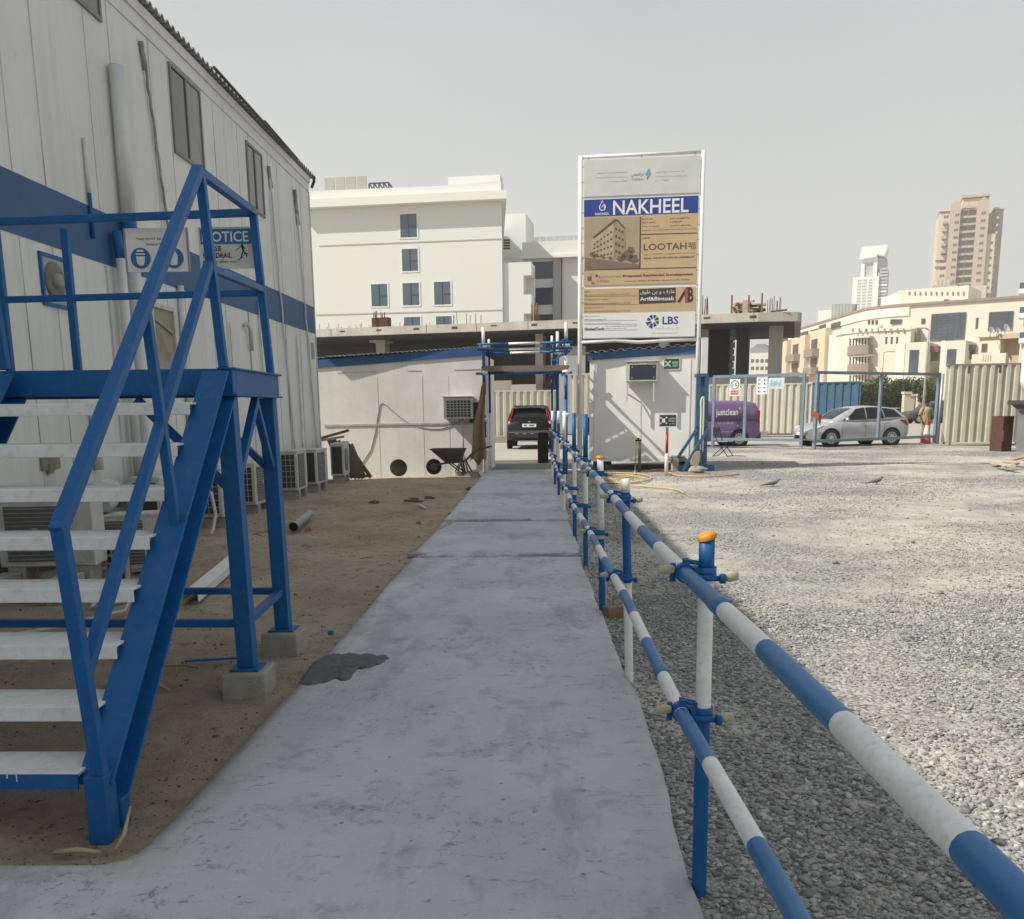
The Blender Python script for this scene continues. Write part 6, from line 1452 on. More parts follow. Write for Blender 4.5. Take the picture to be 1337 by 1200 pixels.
def vtext(s, x0, x1, z0, z1, bold=0.0):
    V, F = text_mesh(s, bold); a = min(p[0] for p in V); b2 = max(p[0] for p in V); c_ = min(p[1] for p in V); d = max(p[1] for p in V)
    out = []
    for p in V:
        x = x0+(p[0]-a)*(x1-x0)/(b2-a); z = z0+(p[1]-c_)*(z1-z0)/(d-c_)
        y = -(.868+.004) if z < 1.06 else -(float(np.interp((z-1.09)/(.9*.7), [0, 1], [.845, .73]))+.03)
        out.append((x, y, z))
    mb.add(out, F)
wx0 = 4.2-(984-930)*38/1200*1.02; sc_ = 38/1200.
def vpx(px): return 4.2-(984-px)*sc_/math.cos(VZ)
def vpz(py): return -.0+EYE+(528-py)*sc_+.04
vtext('justclean', vpx(927), vpx(955), vpz(543.5), vpz(533), .01)
mb.cbox((vpx(957), -.845, vpz(532.5)), (.11, .006, .028)); mb.cbox((vpx(957), -.845, vpz(532.5)), (.028, .0065, .11))
V_ = arabic('خل الغسيل علينا')
vtext(V_, vpx(929), vpx(949), vpz(552), vpz(549)); vtext('www.justclean.com', vpx(928), vpx(949), vpz(562.3), vpz(560.6))
mb.cbox((vpx(955), -.875, vpz(554)), (.10, .006, .016)); mb.cbox((vpx(955), -.875, vpz(554)), (.016, .0065, .10))
mb.build('lettering', WPAINT, t_)
# black four-wheel drive seen from behind
BLK = mat('black_paint', (.007, .008, .010), .35, n1=.15, s1=3, spec=.3)
low = [(0, .45, .75, .60), (.15, .35, .90, .78), (.6, .30, 1.02, .86), (1.2, .30, 1.08, .90), (2.2, .30, 1.10, .91), (3.6, .30, 1.12, .91), (4.2, .33, 1.14, .89), (4.42, .38, 1.12, .86), (4.5, .45, 1.04, .82)]
cab = [(1.05, 1.06, 1.08, .74, .66), (1.5, 1.08, 1.38, .84, .68), (1.95, 1.09, 1.62, .86, .68), (2.5, 1.1, 1.68, .86, .68), (3.5, 1.12, 1.67, .86, .67), (4.05, 1.13, 1.60, .85, .65), (4.28, 1.13, 1.36, .84, .68), (4.43, 1.12, 1.16, .82, .72)]
sx_ = at(691, 560, 35.9)
RZ = -PI/2+math.radians(-3)
t_, LO, CA, side = car('black_suv', 'black four wheel drive car parked beyond the scaffold gateway, seen from behind', 'car', (sx_[0]-4.5*math.cos(RZ), 36.2-4.5*math.sin(RZ), -.04), RZ, 4.5, low, cab, BLK, (.9, 3.55), {'side': [(1.7, 2.5, 2.05, 2.52, .12, .9), (2.58, 3.4, 2.58, 3.4, .12, .9), (3.46, 4.0, 3.46, 3.85, .16, .88)], 'screen': [('windscreen', 1.2, 1.9, .88), ('tailgate_window', 4.02, 4.38, .86)]}, r=.345)
for s_ in (-1, 1):
    mb = MB(); mb.prism([(s_*.60, 1.60), (s_*.68, 1.60), (s_*.86, 1.08), (s_*.80, .86), (s_*.72, .88), (s_*.72, 1.12)][::s_], 4.20, 4.50, 'x')
    mb.v = [(x-.0-.46*max(0, z-1.12)-.02, y, z) for x, y, z in mb.v]; tl = mb.build('tail_light', LAMPR, t_)
    mb = MB(); mb.box(4.485, 4.497, s_*.79-.035, s_*.79+.035, .98, 1.09); mb.build('reversing_lens', LAMPW, tl)
mb = MB(); mb.box(4.30, 4.60, -.88, .88, .42, .74); bp = mb.build('bumper', mat('bumper_black', (.022, .023, .025), .6, n1=.3, s1=6), t_, bevel=.05)
mb = MB(); mb.box(4.601, 4.606, -.80, .80, .66, .675); 
for k in range(4): mb.box(4.601, 4.608, -.55+k*.3, -.42+k*.3, .60, .63)
mb.build('bumper_trim', GREY, bp)
mb = MB(); mb.box(4.50, 4.512, -.27, .27, .86, .99); pl_ = mb.build('number_plate', PLATE, t_)
mb = MB(); mb.box(4.5125, 4.514, -.20, -.10, .90, .95); mb.box(4.5125, 4.514, .0, .2, .90, .95); mb.build('plate_marks', DKGREY, pl_)
mb = MB(); mb.box(4.495, 4.51, -.05, .05, 1.05, 1.09); mb.box(4.49, 4.50, -.62, -.40, 1.02, 1.05); mb.build('badge', GALV, t_)
mb = MB(); mb.box(4.05, 4.35, -.62, .62, 1.655, 1.69); mb.build('spoiler', BLK, t_)
mb = MB()
for s_ in (-1, 1): mb.tube([(1.62, s_*.88, 1.13), (1.65, s_*1.03, 1.18)], .09, 8)
mb.build('mirror', BLK, t_)
# dark covered pickup far behind the guard
low = [(0, .4, .9, .7), (.4, .35, 1.0, .86), (1.6, .35, 1.08, .9), (4.3, .4, 1.08, .9), (4.7, .45, 1.05, .88)]
cab = [(1.1, 1.04, 1.08, .75, .7), (1.7, 1.08, 1.6, .86, .7), (2.2, 1.08, 1.75, .87, .72), (3.2, 1.08, 1.9, .9, .8), (4.5, 1.08, 1.85, .88, .78), (4.7, 1.06, 1.2, .85, .8)]
p = at(1176, 541, 80)
car('covered_pickup', 'dark covered pickup parked far behind the person at the gate', 'car', (p[0]+.3, 80, -.1), .1, 4.7, low, cab, mat('dull_dark', (.065, .065, .055), .7, n1=.4, s1=3), (.9, 3.7), {'side': [(1.7, 2.5, 2.0, 2.5, .15, .9)], 'screen': []}, r=.36)

# ---------------------------------------------------------------- guard standing behind the gate
g0 = at(1207, 577, 38.8); per = thing('person', 'person in tan shirt and trousers standing behind the traffic cone at the gate', 'person', (g0[0], 38.8, -.04), math.radians(8))
SKIN = mat('skin_brown', (.10, .055, .035), .6, n1=.2, s1=12)
J = {'pel': (0, 0, .93, .115), 'wst': (0, 0, 1.08, .115), 'chs': (0, -.005, 1.30, .135), 'nkb': (0, .01, 1.45, .065), 'nk': (0, 0, 1.51, .050), 'hd0': (0, -.01, 1.57, .070), 'hd1': (0, -.012, 1.64, .088), 'hd2': (0, -.005, 1.71, .070)}
for s_, q in ((-1, 'l'), (1, 'r')):
    J.update({q+'sh': (s_*.17, .01, 1.40, .060), q+'el': (s_*.265, .04, 1.13, .042), q+'wr': (s_*.22, -.07, .92, .030), q+'hp': (s_*.095, 0, .87, .095), q+'kn': (s_*.11, -.015, .48, .060), q+'an': (s_*.115, .02, .09, .042), q+'to': (s_*.135, -.14, .035, .036), q+'pa': (s_*.215, -.10, .865, .032)})
    for k in range(4): J[q+'f%d' % k] = (s_*(.20+.0*k), -.125+.018*k, .79-.006*abs(k-1), .009)
    J[q+'th'] = (s_*.185, -.125, .85, .010)
E_ = [('pel', 'wst'), ('wst', 'chs'), ('chs', 'nkb'), ('nkb', 'nk'), ('nk', 'hd0'), ('hd0', 'hd1'), ('hd1', 'hd2')]
for q in 'lr': E_ += [('chs', q+'sh'), (q+'sh', q+'el'), (q+'el', q+'wr'), (q+'wr', q+'pa'), ('pel', q+'hp'), (q+'hp', q+'kn'), (q+'kn', q+'an'), (q+'an', q+'to'), (q+'pa', q+'th')]+[(q+'pa', q+'f%d' % k) for k in range(4)]
K = list(J); me = bpy.data.meshes.new('body'); me.from_pydata([J[k][:3] for k in K], [(K.index(a), K.index(b2)) for a, b2 in E_], []); me.materials.append(SKIN)
bo = bpy.data.objects.new('body', me); COL.objects.link(bo); bo.parent = per
sk = bo.modifiers.new('skin', 'SKIN'); sk.use_smooth_shade = True
for i, k in enumerate(K): r_ = J[k][3]; me.skin_vertices[0].data[i].radius = (r_*(1.25 if k in ('chs', 'wst', 'pel') else 1), r_)
me.skin_vertices[0].data[0].use_root = True
bo.modifiers.new('sub', 'SUBSURF').levels = 2; bo.modifiers[-1].render_levels = 2
TANC = mat('tan_cloth', (.42, .34, .22), .9, n1=.3, s1=6, n2=.2, s2=30); TANT = mat('tan_trouser', (.36, .28, .19), .9, n1=.3, s1=6)
mb = MB(); mb.tube([(0, 0, .88), (0, 0, 1.0), (0, 0, 1.15), (0, -.005, 1.30), (0, .005, 1.41), (0, .008, 1.47)], .15, 16, radii=[.178, .172, .168, .182, .155, .070]); mb.v = [(x, y*.72, z) for x, y, z in mb.v]
for s_ in (-1, 1): mb.tube([(s_*.12, .01, 1.42), (s_*.18, .012, 1.39), (s_*.225, .027, 1.26), (s_*.27, .04, 1.12)], .07, 12, radii=[.07, .075, .068, .062])
mb.build('shirt', TANC, per)
mb = MB()
for s_ in (-1, 1): mb.tube([(s_*.08, 0, .95), (s_*.095, 0, .86), (s_*.105, -.008, .66), (s_*.11, -.012, .48), (s_*.115, .015, .10)], .1, 14, radii=[.11, .112, .092, .078, .066])
mb.build('trousers', TANT, per)
for s_ in (-1, 1): mb = MB(); mb.tube([(s_*.115, .05, .045), (s_*.12, -.03, .05), (s_*.135, -.16, .035)], .05, 10, radii=[.042, .05, .035]); mb.build('shoe', DKGREY, per)
mb = MB(); mb.lathe([(0, .115), (.05, .105), (.085, .07), (.098, .02), (.095, -.02), (.06, -.02)], 18, M=tr(0, .012, 1.65)); mb.build('hair', BLACK, per)
mb = MB()
for s_ in (-1, 1): mb.tube([(s_*.03, -.094, 1.652), (s_*.03, -.099, 1.652)], .009, 8)
mb.tube([(-.022, -.092, 1.598), (.022, -.092, 1.598)], .005, 6); mb.build('eyes_and_mouth', BLACK, per)
mb = MB(); mb.tube([(0, -.085, 1.65), (0, -.112, 1.615), (0, -.09, 1.61)], .012, 8, radii=[.008, .015, .01])
for s_ in (-1, 1): mb.tube([(s_*.085, .0, 1.66), (s_*.098, .01, 1.63), (s_*.086, .005, 1.60)], .015, 8)
mb.build('nose_and_ears', SKIN, per)
# traffic cone
g0 = at(1209, 578, 38.1); cn = thing('traffic_cone', 'tall orange and white traffic cone at the right end of the gate', 'cone', (g0[0], 38.1, -.04))
CNO = mat('cone_orange', (.52, .09, .06), .6, n1=.3, s1=8); CNW = mat('cone_white', (.70, .64, .60), .5, n1=.3, s1=8)
mb = MB(); mb.box(-.2, .2, -.2, .2, 0, .035); mb.build('base', CNO, cn, bevel=.015)
H_ = 1.02
def cr_(z): return .17*(1-z/H_)+.028
mb = MB()
for z0, z1, ci in ((.04, .38, 0), (.38, .74, 1), (.74, H_, 0)): mb.lathe([(cr_(z0), z0), (cr_(z1), z1)], 24, ci)
mb.lathe([(cr_(H_), H_), (0, H_)], 24, 0); mb.build('cone_body', [CNO, CNW], cn)
# ---------------------------------------------------------------- far buildings
class Fac:
    """vertical facade plane from ground point P in direction ang; local u along it, y into the building, z up"""
    def __init__(s, name, lab, cat, P, ang, group=None):
        s.P = (P[0], P[1], 0); s.a = ang; s.t = thing(name, lab, cat, s.P, ang, group)
    def uz(s, px, py, dy=0.0):
        n = np.array([math.sin(s.a), -math.cos(s.a), 0]); P0 = np.array(s.P)-n*dy
        q = hit(px, py, P0, n); d = q-np.array(s.P); return d[0]*math.cos(s.a)+d[1]*math.sin(s.a), q[2]
    def rect(s, x0, x1, y0, y1, dy=0.0):
        """photo rectangle -> u0,u1,z0,z1 measured through its middle"""
        ym, xm = (y0+y1)/2, (x0+x1)/2
        return s.uz(x0, ym, dy)[0], s.uz(x1, ym, dy)[0], s.uz(xm, y1, dy)[1], s.uz(xm, y0, dy)[1]
    def box(s, name, m, x0, x1, y0, y1, d0, d1, zb=None, par=None):
        u0, u1, z0, z1 = s.rect(x0, x1, y0, y1, d0)
        if zb is not None: z0 = zb
        mb = MB(); mb.box(u0, u1, d0, d1, z0, z1); return mb.build(name, m, par or s.t)
def windows(fac, rects, m, d0, d1, name='window', frame=None, par=None, mull=False):
    ws = []
    for i, r_ in enumerate(rects):
        u0, u1, z0, z1 = r_
        mb = MB(); mb.box(u0, u1, d0, d1, z0, z1)
        if i < 96:
            w = mb.build(name, m, par or fac.t)
            if frame or mull:
                f = MB(); t = (u1-u0)*.04
                if mull: f2 = MB(); f2.box((u0+u1)/2-t/2, (u0+u1)/2+t/2, d0-.03, d0-.001, z0, z1); f2.box((u0+u1)/2+t/2, u1, d0-.03, d0-.001, z0+(z1-z0)*.45, z0+(z1-z0)*.45+t*.8); f2.build('mullion', MATS['villa_dark_glass'], w)
                if frame:
                    e = t*2.0; f.box(u0-e, u1+e, d0-.012, d0+.02, z1, z1+e); f.box(u0-e, u1+e, d0-.012, d0+.02, z0-e, z0); f.box(u0-e, u0, d0-.012, d0+.02, z0, z1); f.box(u1, u1+e, d0-.012, d0+.02, z0, z1)
                if frame: f.build('window_frame', frame, w)
        else: ws.append(r_)
    if ws:
        mb = MB()
        for u0, u1, z0, z1 in ws: mb.box(u0, u1, d0, d1, z0, z1)
        mb.build(name, m, par or fac.t)['kind'] = 'stuff'
VIL = mat('villa_render', (.725, .73, .70), .8, n1=.12, s1=.15, n2=.06, s2=3, dirt=(.70, .66, .58))
VILT = mat('villa_trim', (.76, .755, .715), .8)
SCREEN = mat('roof_screen', (.42, .41, .36), .7, n1=.2, s1=.5)
VGL = mat('villa_glass', (.085, .125, .175), .12, n1=.3, s1=.25, spec=.7)
VGD = mat('villa_dark_glass', (.022, .04, .065), .1, n1=.3, s1=.4, spec=.7)
P0 = at(414, 500, 92.0); P1 = at(656, 500, 89.5)
va = Fac('white_hotel_building', 'white flat roofed building with wide eaves and a few dark windows behind the concrete frame', 'building', P0, math.atan2(P1[1]-P0[1], P1[0]-P0[0]))
uR = va.uz(656, 360)[0]; zS = va.uz(535, 268)[1]
SK = math.tan(math.radians(10.5))
mb = MB(); mb.prism([(0, 0), (uR, 0), (uR-18*SK, 18), (0, 18)], -.1, zS, 'z'); mb.build('wall', VIL, va.t)
uR2, zX = va.uz(693, 342)[0], va.uz(675, 342)[1]
ur0, ur1, zr0, zr1 = va.rect(683, 693.5, 359, 384)
u_, u__, zq0, zq1 = va.rect(683, 693.5, 409, 430)
mb = MB(); mb.box(uR+.01, ur0, .25, 3, -.1, zX); mb.box(ur0+.001, uR2, .25, 3, zr1, zX); mb.box(ur0+.001, uR2, .25, 3, zq1, zr0); mb.box(ur0+.001, uR2, 2.2, 3, -.1, zX-.3); mb.build('wing_wall', VIL, va.t)
ov = .95
zR = zS+.75
mb = MB(); mb.prism([(-1.25, -ov), (uR+.62, -ov), (uR+.5-19*SK, 19), (-1.25, 19)], zS+.01, zR, 'z'); mb.build('roof', VILT, va.t)
zPL = va.uz(500, 246)[1]; zPR = va.uz(640, 238)[1]
mb = MB(); mb.prism([(.0, zR+.005), (uR, zR+.005), (uR, zPR), (uR*.72, zPR-.15), (.0, zPL)], -.3, 1.2, 'y'); mb.build('parapet', VIL, va.t)
va.box('roof_block', VIL, 585, 653, 229.5, 241, 1.5, 3)
u0, u1, z0, z1 = va.rect(424, 480, 231, 249, 1.0); mb = MB()
for k in range(4): a = u0+(u1-u0)*k/4; mb.box(a, a+(u1-u0)/4-.12, 1.0, 1.12, z0, z1)
mb.build('roof_screen', SCREEN, va.t)
u0, u1, z0, z1 = va.rect(482, 513, 239, 250, 1.0); mb = MB()
mb.beam((u0, 1, z1), (u1-.4, 1, z1), .12, .12); mb.beam((u1-.4, 1, z1), (u1, 1, z0), .12, .12)
for k in range(5): a = u0+(u1-u0-.4)*k/4; mb.beam((a, 1, z0), (a, 1, z1), .12, .12); mb.beam((a, 1.2, z1), (a+.5, 1.2, z0), .1, .1)
mb.build('roof_railing', DKGREY, va.t)
windows(va, [va.rect(*r_) for r_ in ((522.7, 544.3, 279.5, 310), (525, 545.7, 325, 354), (485, 506, 371, 400), (526, 547.4, 369.6, 398.6), (567, 588.4, 368, 397.7), (528, 549, 414, 440), (569.5, 590, 413, 440))], VGL, -.03, .05, frame=VILT, mull=True)
mb = MB()
for (a, b2) in (((417, 320), (656, 313)), ((413, 411), (656, 405))):
    p, q = va.uz(*a), va.uz(*b2); mb.beam((p[0], -.02, (p[1]+q[1])/2), (q[0], -.02, (p[1]+q[1])/2), .03, .10)
mb.build('groove', mat('groove_shadow', (.45, .43, .39), .9), va.t)
mb = MB(); mb.beam((.0, -.1, zPL+.05), (-.5, -.1, zPL+.45), .08, .08); mb.beam((-.5, -.1, zPL+.45), (-.95, -.1, zPL+.25), .08, .08); mb.build('roof_pipe', DKGREY, va.t)
# side balcony louvres and rear blocks
u0, u1, z0, z1 = va.rect(656, 664, 312, 326, 1); mb = MB()
for k in range(4): mb.box(uR+.02, uR+.62, .6, .9, z0+(z1-z0)*k/4, z0+(z1-z0)*k/4+.14)
mb.build('balcony_louvre', DKGREY, va.t)
va.box('plant_block', VIL, 655, 686.5, 279, 342, 19.2, 26, zb=-.1)
u0, u1, z0, z1 = va.rect(395, 416, 330, 440, 3); mb = MB(); mb.box(u0-4, -.01, 3, 15, -.1, z1); mb.build('wing_wall', VIL, va.t)
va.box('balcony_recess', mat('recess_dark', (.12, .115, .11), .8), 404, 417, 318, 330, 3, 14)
mb = MB(); mb.box(u0-4, -.01, 2.9, 15, va.uz(405, 319, 3)[1], va.uz(405, 276, 3)[1]); mb.build('wing_wall', VIL, va.t)
# lower wing to the right
P2 = at(688, 500, 97.0); P3 = at(760, 500, 96.0)
wg = Fac('white_wing_building', 'lower white wing with dark blue window strips partly behind the billboard', 'building', P2, math.atan2(P3[1]-P2[1], P3[0]-P2[0]))
zT = wg.uz(720, 316)[1]; zL = wg.uz(720, 334)[1]; uE = wg.uz(860, 400)[0]
mb = MB(); mb.box(-.3, uE, 0, 14, -.1, zL-.3); mb.build('wall', VIL, wg.t)
mb = MB(); mb.box(-.3, uE+.5, -.8, 14.5, zL-.29, zL); mb.build('roof', VILT, wg.t)
mb = MB(); mb.box(-.3, uE, -.5, 14, zL+.005, zT); mb.build('parapet', VIL, wg.t)
u0, u1, z0, z1 = wg.rect(696, 860, 306, 318, 1); mb = MB(); n_ = 18
for k in range(n_): a = u0+(u1-u0)*k/n_; mb.box(a, a+(u1-u0)/n_-.1, 1.0, 1.1, z0, z1)
mb.build('roof_screen', SCREEN, wg.t)
windows(wg, [wg.rect(*r_) for r_ in ((693.5, 722, 342, 364), (693.5, 722, 376, 398), (693.5, 722, 411, 430))], VGD, -.06, .05, mull=True)
wg.box('spandrel', mat('spandrel_white', (.62, .61, .60), .6), 693.5, 722, 364.5, 375.5, -.10, -.001); wg.box('spandrel', MATS['spandrel_white'], 693.5, 722, 398.5, 410.5, -.10, -.001)
wg.box('pilaster', mat('pilaster_grey', (.40, .38, .36), .8), 722.5, 733, 335, 430, -.30, -.001, zb=0)
mb = MB(); u_ = wg.uz(734, 350); mb.beam((u_[0], -.32, zT), (u_[0], -.32, .2), .08, .08); mb.build('downpipe', DKGREY, wg.t)

# concrete frame under construction
P0 = at(398, 560, 57.8); P1 = at(1040, 560, 50.0)
cf = Fac('concrete_frame_building', 'unfinished concrete frame with thick slab and columns behind the huts and billboard', 'unfinished building', P0, math.atan2(P1[1]-P0[1], P1[0]-P0[0]))
LT = (Vector(P1)-Vector(P0)).xy.length
zt_ = cf.uz(700, 419)[1]; zb_s = cf.uz(700, 430)[1]
mb = MB(); mb.prism([(-8, 0), (LT-2.2, 0), (LT-.2, .5), (LT, 1.0), (LT, 13.5), (-8, 13.5)], zb_s, zt_, 'z'); slab = mb.build('floor_slab', CONC, cf.t)
mb = MB()
for k in range(10): u = -1+k*3.1; mb.box(u, u+.02, -.012, -.001, zb_s+.03, zt_-.01)
for k in range(12): u = .3+k*2.4; mb.box(u, u+.35, -.008, -.001, zb_s+.15+.1*random.random(), zb_s+.32)
mb.build('joint_mark', CONCD, slab)
mb = MB(); mb.box(-8, cf.uz(956, 470, 7.5)[0], 7.5, 7.9, -.1, zb_s-.06); mb.build('core_wall', CONCD, cf.t)  # back wall with the interior shade put into its colour
mb = MB(); mb.prism([(-8, .35), (LT-2.4, .35), (LT-.6, .8), (LT-.35, 1.2), (LT-.35, 13.2), (-8, 13.2)], zb_s-.05, zb_s-.002, 'z'); mb.build('soffit_shade_sheet', mat('soffit_shade', (.085, .08, .072), .9, n1=.5, s1=.6, n2=.3, s2=4), cf.t)  # sheet added below the slab, its dark colour standing for shade
mb = MB(); mb.box(-8, LT-.5, .6, 13.2, -.09, .03); mb.build('floor_shade_sheet', mat('floor_shade', (.055, .052, .048), .95, n1=.4, s1=.8), cf.t)  # floor sheet added dark, as if unlit under the slab
def col(x0, x1, d0, d1, m=CONC, ybot=None, ytop=None):
    u0, u1, _, _ = cf.rect(x0, x1, 440, 490, d0); mb = MB(); mb.box(u0, u1, d0, d1, -.1, zb_s-.001); return mb.build('column', m, cf.t)
col(491, 503, 3.5, 4.2); col(699, 709, 2.6, 3.2); col(1003, 1021, 2.6, 3.6); col(961, 977, 3.6, 5.0, CONCD); col(915, 924, 3.0, 3.6); col(860, 872, 1.5, 2.2)
for (x0, x1, d) in ((925, 951, 4.5),): u0, u1, _, _ = cf.rect(x0, x1, 440, 490, d); mb = MB(); mb.box(u0, u1, d, d+.3, -.1, zb_s-.001); mb.build('core_wall', CONCD, cf.t)
mb = MB(); u0, u1, z0, z1 = cf.rect(483, 503, 437, 447, 3.3); mb.box(u0, u1, 3.2, 4.6, z0, zb_s-.001); mb.build('column_head', CONC, cf.t)
u0, u1, _, _ = cf.rect(952, 959, 440, 490, 3.6); mb = MB(); n_ = 16
for k in range(n_): z = k*zb_s/n_; mb.box(u0+.04*(k % 2), u1-.04*((k+1) % 2), 3.6, 3.85, z, z+zb_s/n_-.06); mb.box(u0+.1, u0+.2, 3.58, 3.599, z+.08, z+.2)
mb.build('block_pier', mat('pale_block', (.24, .235, .22), .9, n1=.4, s1=3), cf.t)
for (x0, x1, y0, d, m, nm) in ((640, 668, 497, 1.0, mat('beige_wall', (.30, .27, .22), .9, n1=.3, s1=1), 'partition'), (667, 700, 502, .4, mat('screed_wall', (.34, .33, .31), .9, n1=.3, s1=1), 'partition'), (709, 728, 497, 2.5, CONCD, 'partition'), (728, 764, 452, .8, mat('panel_grey', (.30, .30, .30), .8, n1=.3, s1=.6), 'partition'), (752, 765, 560, .2, CONC, 'partition')):
    u0, u1, z0, z1 = cf.rect(x0, x1, y0, 560, d); mb = MB(); mb.box(u0, u1, d, d+.2, -.1, z1); mb.build(nm, m, cf.t)
def bars(x0, x1, ytop, n, d, spread=.35, r=.018, m=REBAR):
    for k in range(n):
        x = x0+(x1-x0)*k/max(n-1, 1); u, z = cf.uz(x, ytop+random.uniform(-1, 4), d); dd = d+random.uniform(-spread, spread); mb = MB(); mb.tube([(u, dd, zt_-.02), (u+random.uniform(-.05, .05), dd, z)], r, 5); mb.build('rebar', m, cf.t)
bars(1003, 1020, 388, 9, 1.2, .4, .02)
bars(916, 925, 387, 5, 1.8, .3, .03)
bars(488, 501, 407, 8, 1.5, .3, .03, RUST); mb = MB(); u0, u1, z0, z1 = cf.rect(487, 508, 415, 420, 1.5); mb.box(u0, u1, 1.3, 1.8, zt_, z1); mb.build('rebar_cage', RUST, cf.t)
bars(420, 480, 423, 12, .5, .3, .016); bars(515, 590, 421, 12, .5, .3, .016); bars(590, 630, 408, 6, 1.5, .4, .022); bars(695, 704, 396, 9, 1.0, .3, .03)
mb = MB(); u, z = cf.uz(1006, 408, .5); u2, z2 = cf.uz(1028, 405, .5); mb.tube([(u, .3, zt_+.05), (u2, .3, z2)], .05, 6); mb.build('loose_pipe', CONCD, cf.t)
# timber on the slab
u0, u1, z0, z1 = cf.rect(956, 1000, 389, 408, 2.0)
tp = thing('timber_stack', 'untidy stack of formwork timber on top of the concrete slab', 'timber stack', tuple(Vector(cf.P)+Vector((math.cos(cf.a)*u0-math.sin(cf.a)*2, math.sin(cf.a)*u0+math.cos(cf.a)*2, zt_))), cf.a)
H_ = z1-zt_; Wd = u1-u0; rs = random.Random(5)
for k in range(26):
    mb = MB(); zz = .06+(H_*.8)*(k//4)/7; L_ = Wd*rs.uniform(.4, .95); a = rs.uniform(0, Wd-L_)
    if k % 3: mb.beam((a, rs.uniform(-.6, .6), zz), (a+L_, rs.uniform(-.6, .6), zz+rs.uniform(-.06, .10)), .10, .09)
    else: yy = rs.uniform(0, Wd); mb.beam((yy, -.8, zz), (yy+.1, .8, zz), .12, .12)
    mb.build('timber', (WOOD, RUST, WOODL)[k % 3 if k % 5 else 2], tp)
for x in (.02, .42, .52, .9): mb = MB(); mb.beam((Wd*x, -.9, 0), (Wd*x, -.9, H_*(.75+.4*rs.random())), .10 if x != .42 else .3, .06); mb.build('timber_post', WOODL if x == .42 else WOOD, tp)

# cream apartment building
APT = mat('apartment_stone', (.66, .605, .51), .85, n1=.12, s1=.08, n2=.08, s2=1.2, dirt=(.60, .53, .42)); APW = mat('apartment_pale', (.72, .665, .565), .85, n1=.1, s1=.1); APB = mat('apartment_brown', (.27, .215, .17), .85, n1=.2, s1=.5)
AGL = mat('apartment_glass', (.045, .065, .095), .1, n1=.45, s1=.18, col2=(.13, .17, .22), spec=.7); AOP = mat('opening_dark', (.07, .06, .055), .6)
Y0 = 189.0; C0 = at(1133, 500, Y0); C1 = at(1326, 500, 174.0)
ap_ = Fac('apartment_building', 'cream apartment building with curved corner, balconies and large blue windows', 'building', C0, math.atan2(C1[1]-C0[1], C1[0]-C0[0]))
LA = (Vector(C1)-Vector(C0)).xy.length; zT = ap_.uz(1240, 395)[1]
# plan outline with rounded corner, receding wing
ca, sa = math.cos(-ap_.a), math.sin(-ap_.a)
far = Vector(at(1021, 500, 256.0))-Vector((C0[0], C0[1], 0)); far = (far.x*ca-far.y*sa, far.x*sa+far.y*ca)
fx, fy = far; fl = math.hypot(fx, fy); fd = (fx/fl, fy/fl)
cr = 7.0; arc = []
for k in range(11):
    s_ = k/10; p = (1-s_)**2; q = 2*s_*(1-s_); r_ = s_**2
    arc.append((fd[0]*cr*p+0*q+cr*r_, fd[1]*cr*p))
plan = [(fx, fy)]+arc+[(LA+6, 0), (LA+6, 30), (fx+30, fy)]
mb = MB(); mb.prism(plan, -.1, zT, 'z'); mb.build('wall', APT, ap_.t)
# cornice following the outline
front = [(fx, fy)]+arc+[(LA+6, 0)]
def offs(pts, o):
    out = []
    for i, p in enumerate(pts):
        a = pts[max(i-1, 0)]; b2 = pts[min(i+1, len(pts)-1)]; d = (b2[0]-a[0], b2[1]-a[1]); l = math.hypot(*d); out.append((p[0]+d[1]/l*o, p[1]-d[0]/l*o))
    return out
def band(name, o0, o1, z0, z1, m, pts=front): mb = MB(); mb.prism(offs(pts, o1)+offs(pts, o0)[::-1], z0, z1, 'z'); return mb.build(name, m, ap_.t)
band('cornice', -.2, .45, zT-.1, zT+.35, APB); band('parapet_band', .01, .25, zT-1.9, zT-.11, APW, [(fx, fy)]+arc)
windows(ap_, [ap_.rect(*r_) for r_ in ((1215.5, 1260, 409, 444), (1291, 1322, 407, 431))], AGL, -.25, .3)
windows(ap_, [ap_.rect(*r_) for r_ in ((1162.5, 1167.5, 417, 423), (1168.3, 1172.5, 417, 423), (1173.3, 1177.5, 417, 423), (1203, 1208, 416, 423), (1274, 1277, 415, 429), (1133, 1136, 418, 424), (1138, 1141, 418, 424), (1143, 1146, 418, 424))], AOP, -.1, .3)
mb = MB(); u0, u1, z0, z1 = ap_.rect(1215.5, 1260, 409, 444)
for k in range(1, 6): mb.box(u0+(u1-u0)*k/6-.05, u0+(u1-u0)*k/6+.05, -.30, -.251, z0, z1)
for k in range(1, 8): mb.box(u0, u1, -.295, -.2505, z0+(z1-z0)*k/8-.04, z0+(z1-z0)*k/8+.04)
u0, u1, z0, z1 = ap_.rect(1291, 1322, 407, 431)
for k in range(1, 9): mb.box(u0, u1, -.295, -.2505, z0+(z1-z0)*k/9-.06, z0+(z1-z0)*k/9+.06)
mb.build('glazing_bars', DKGREY, ap_.t)
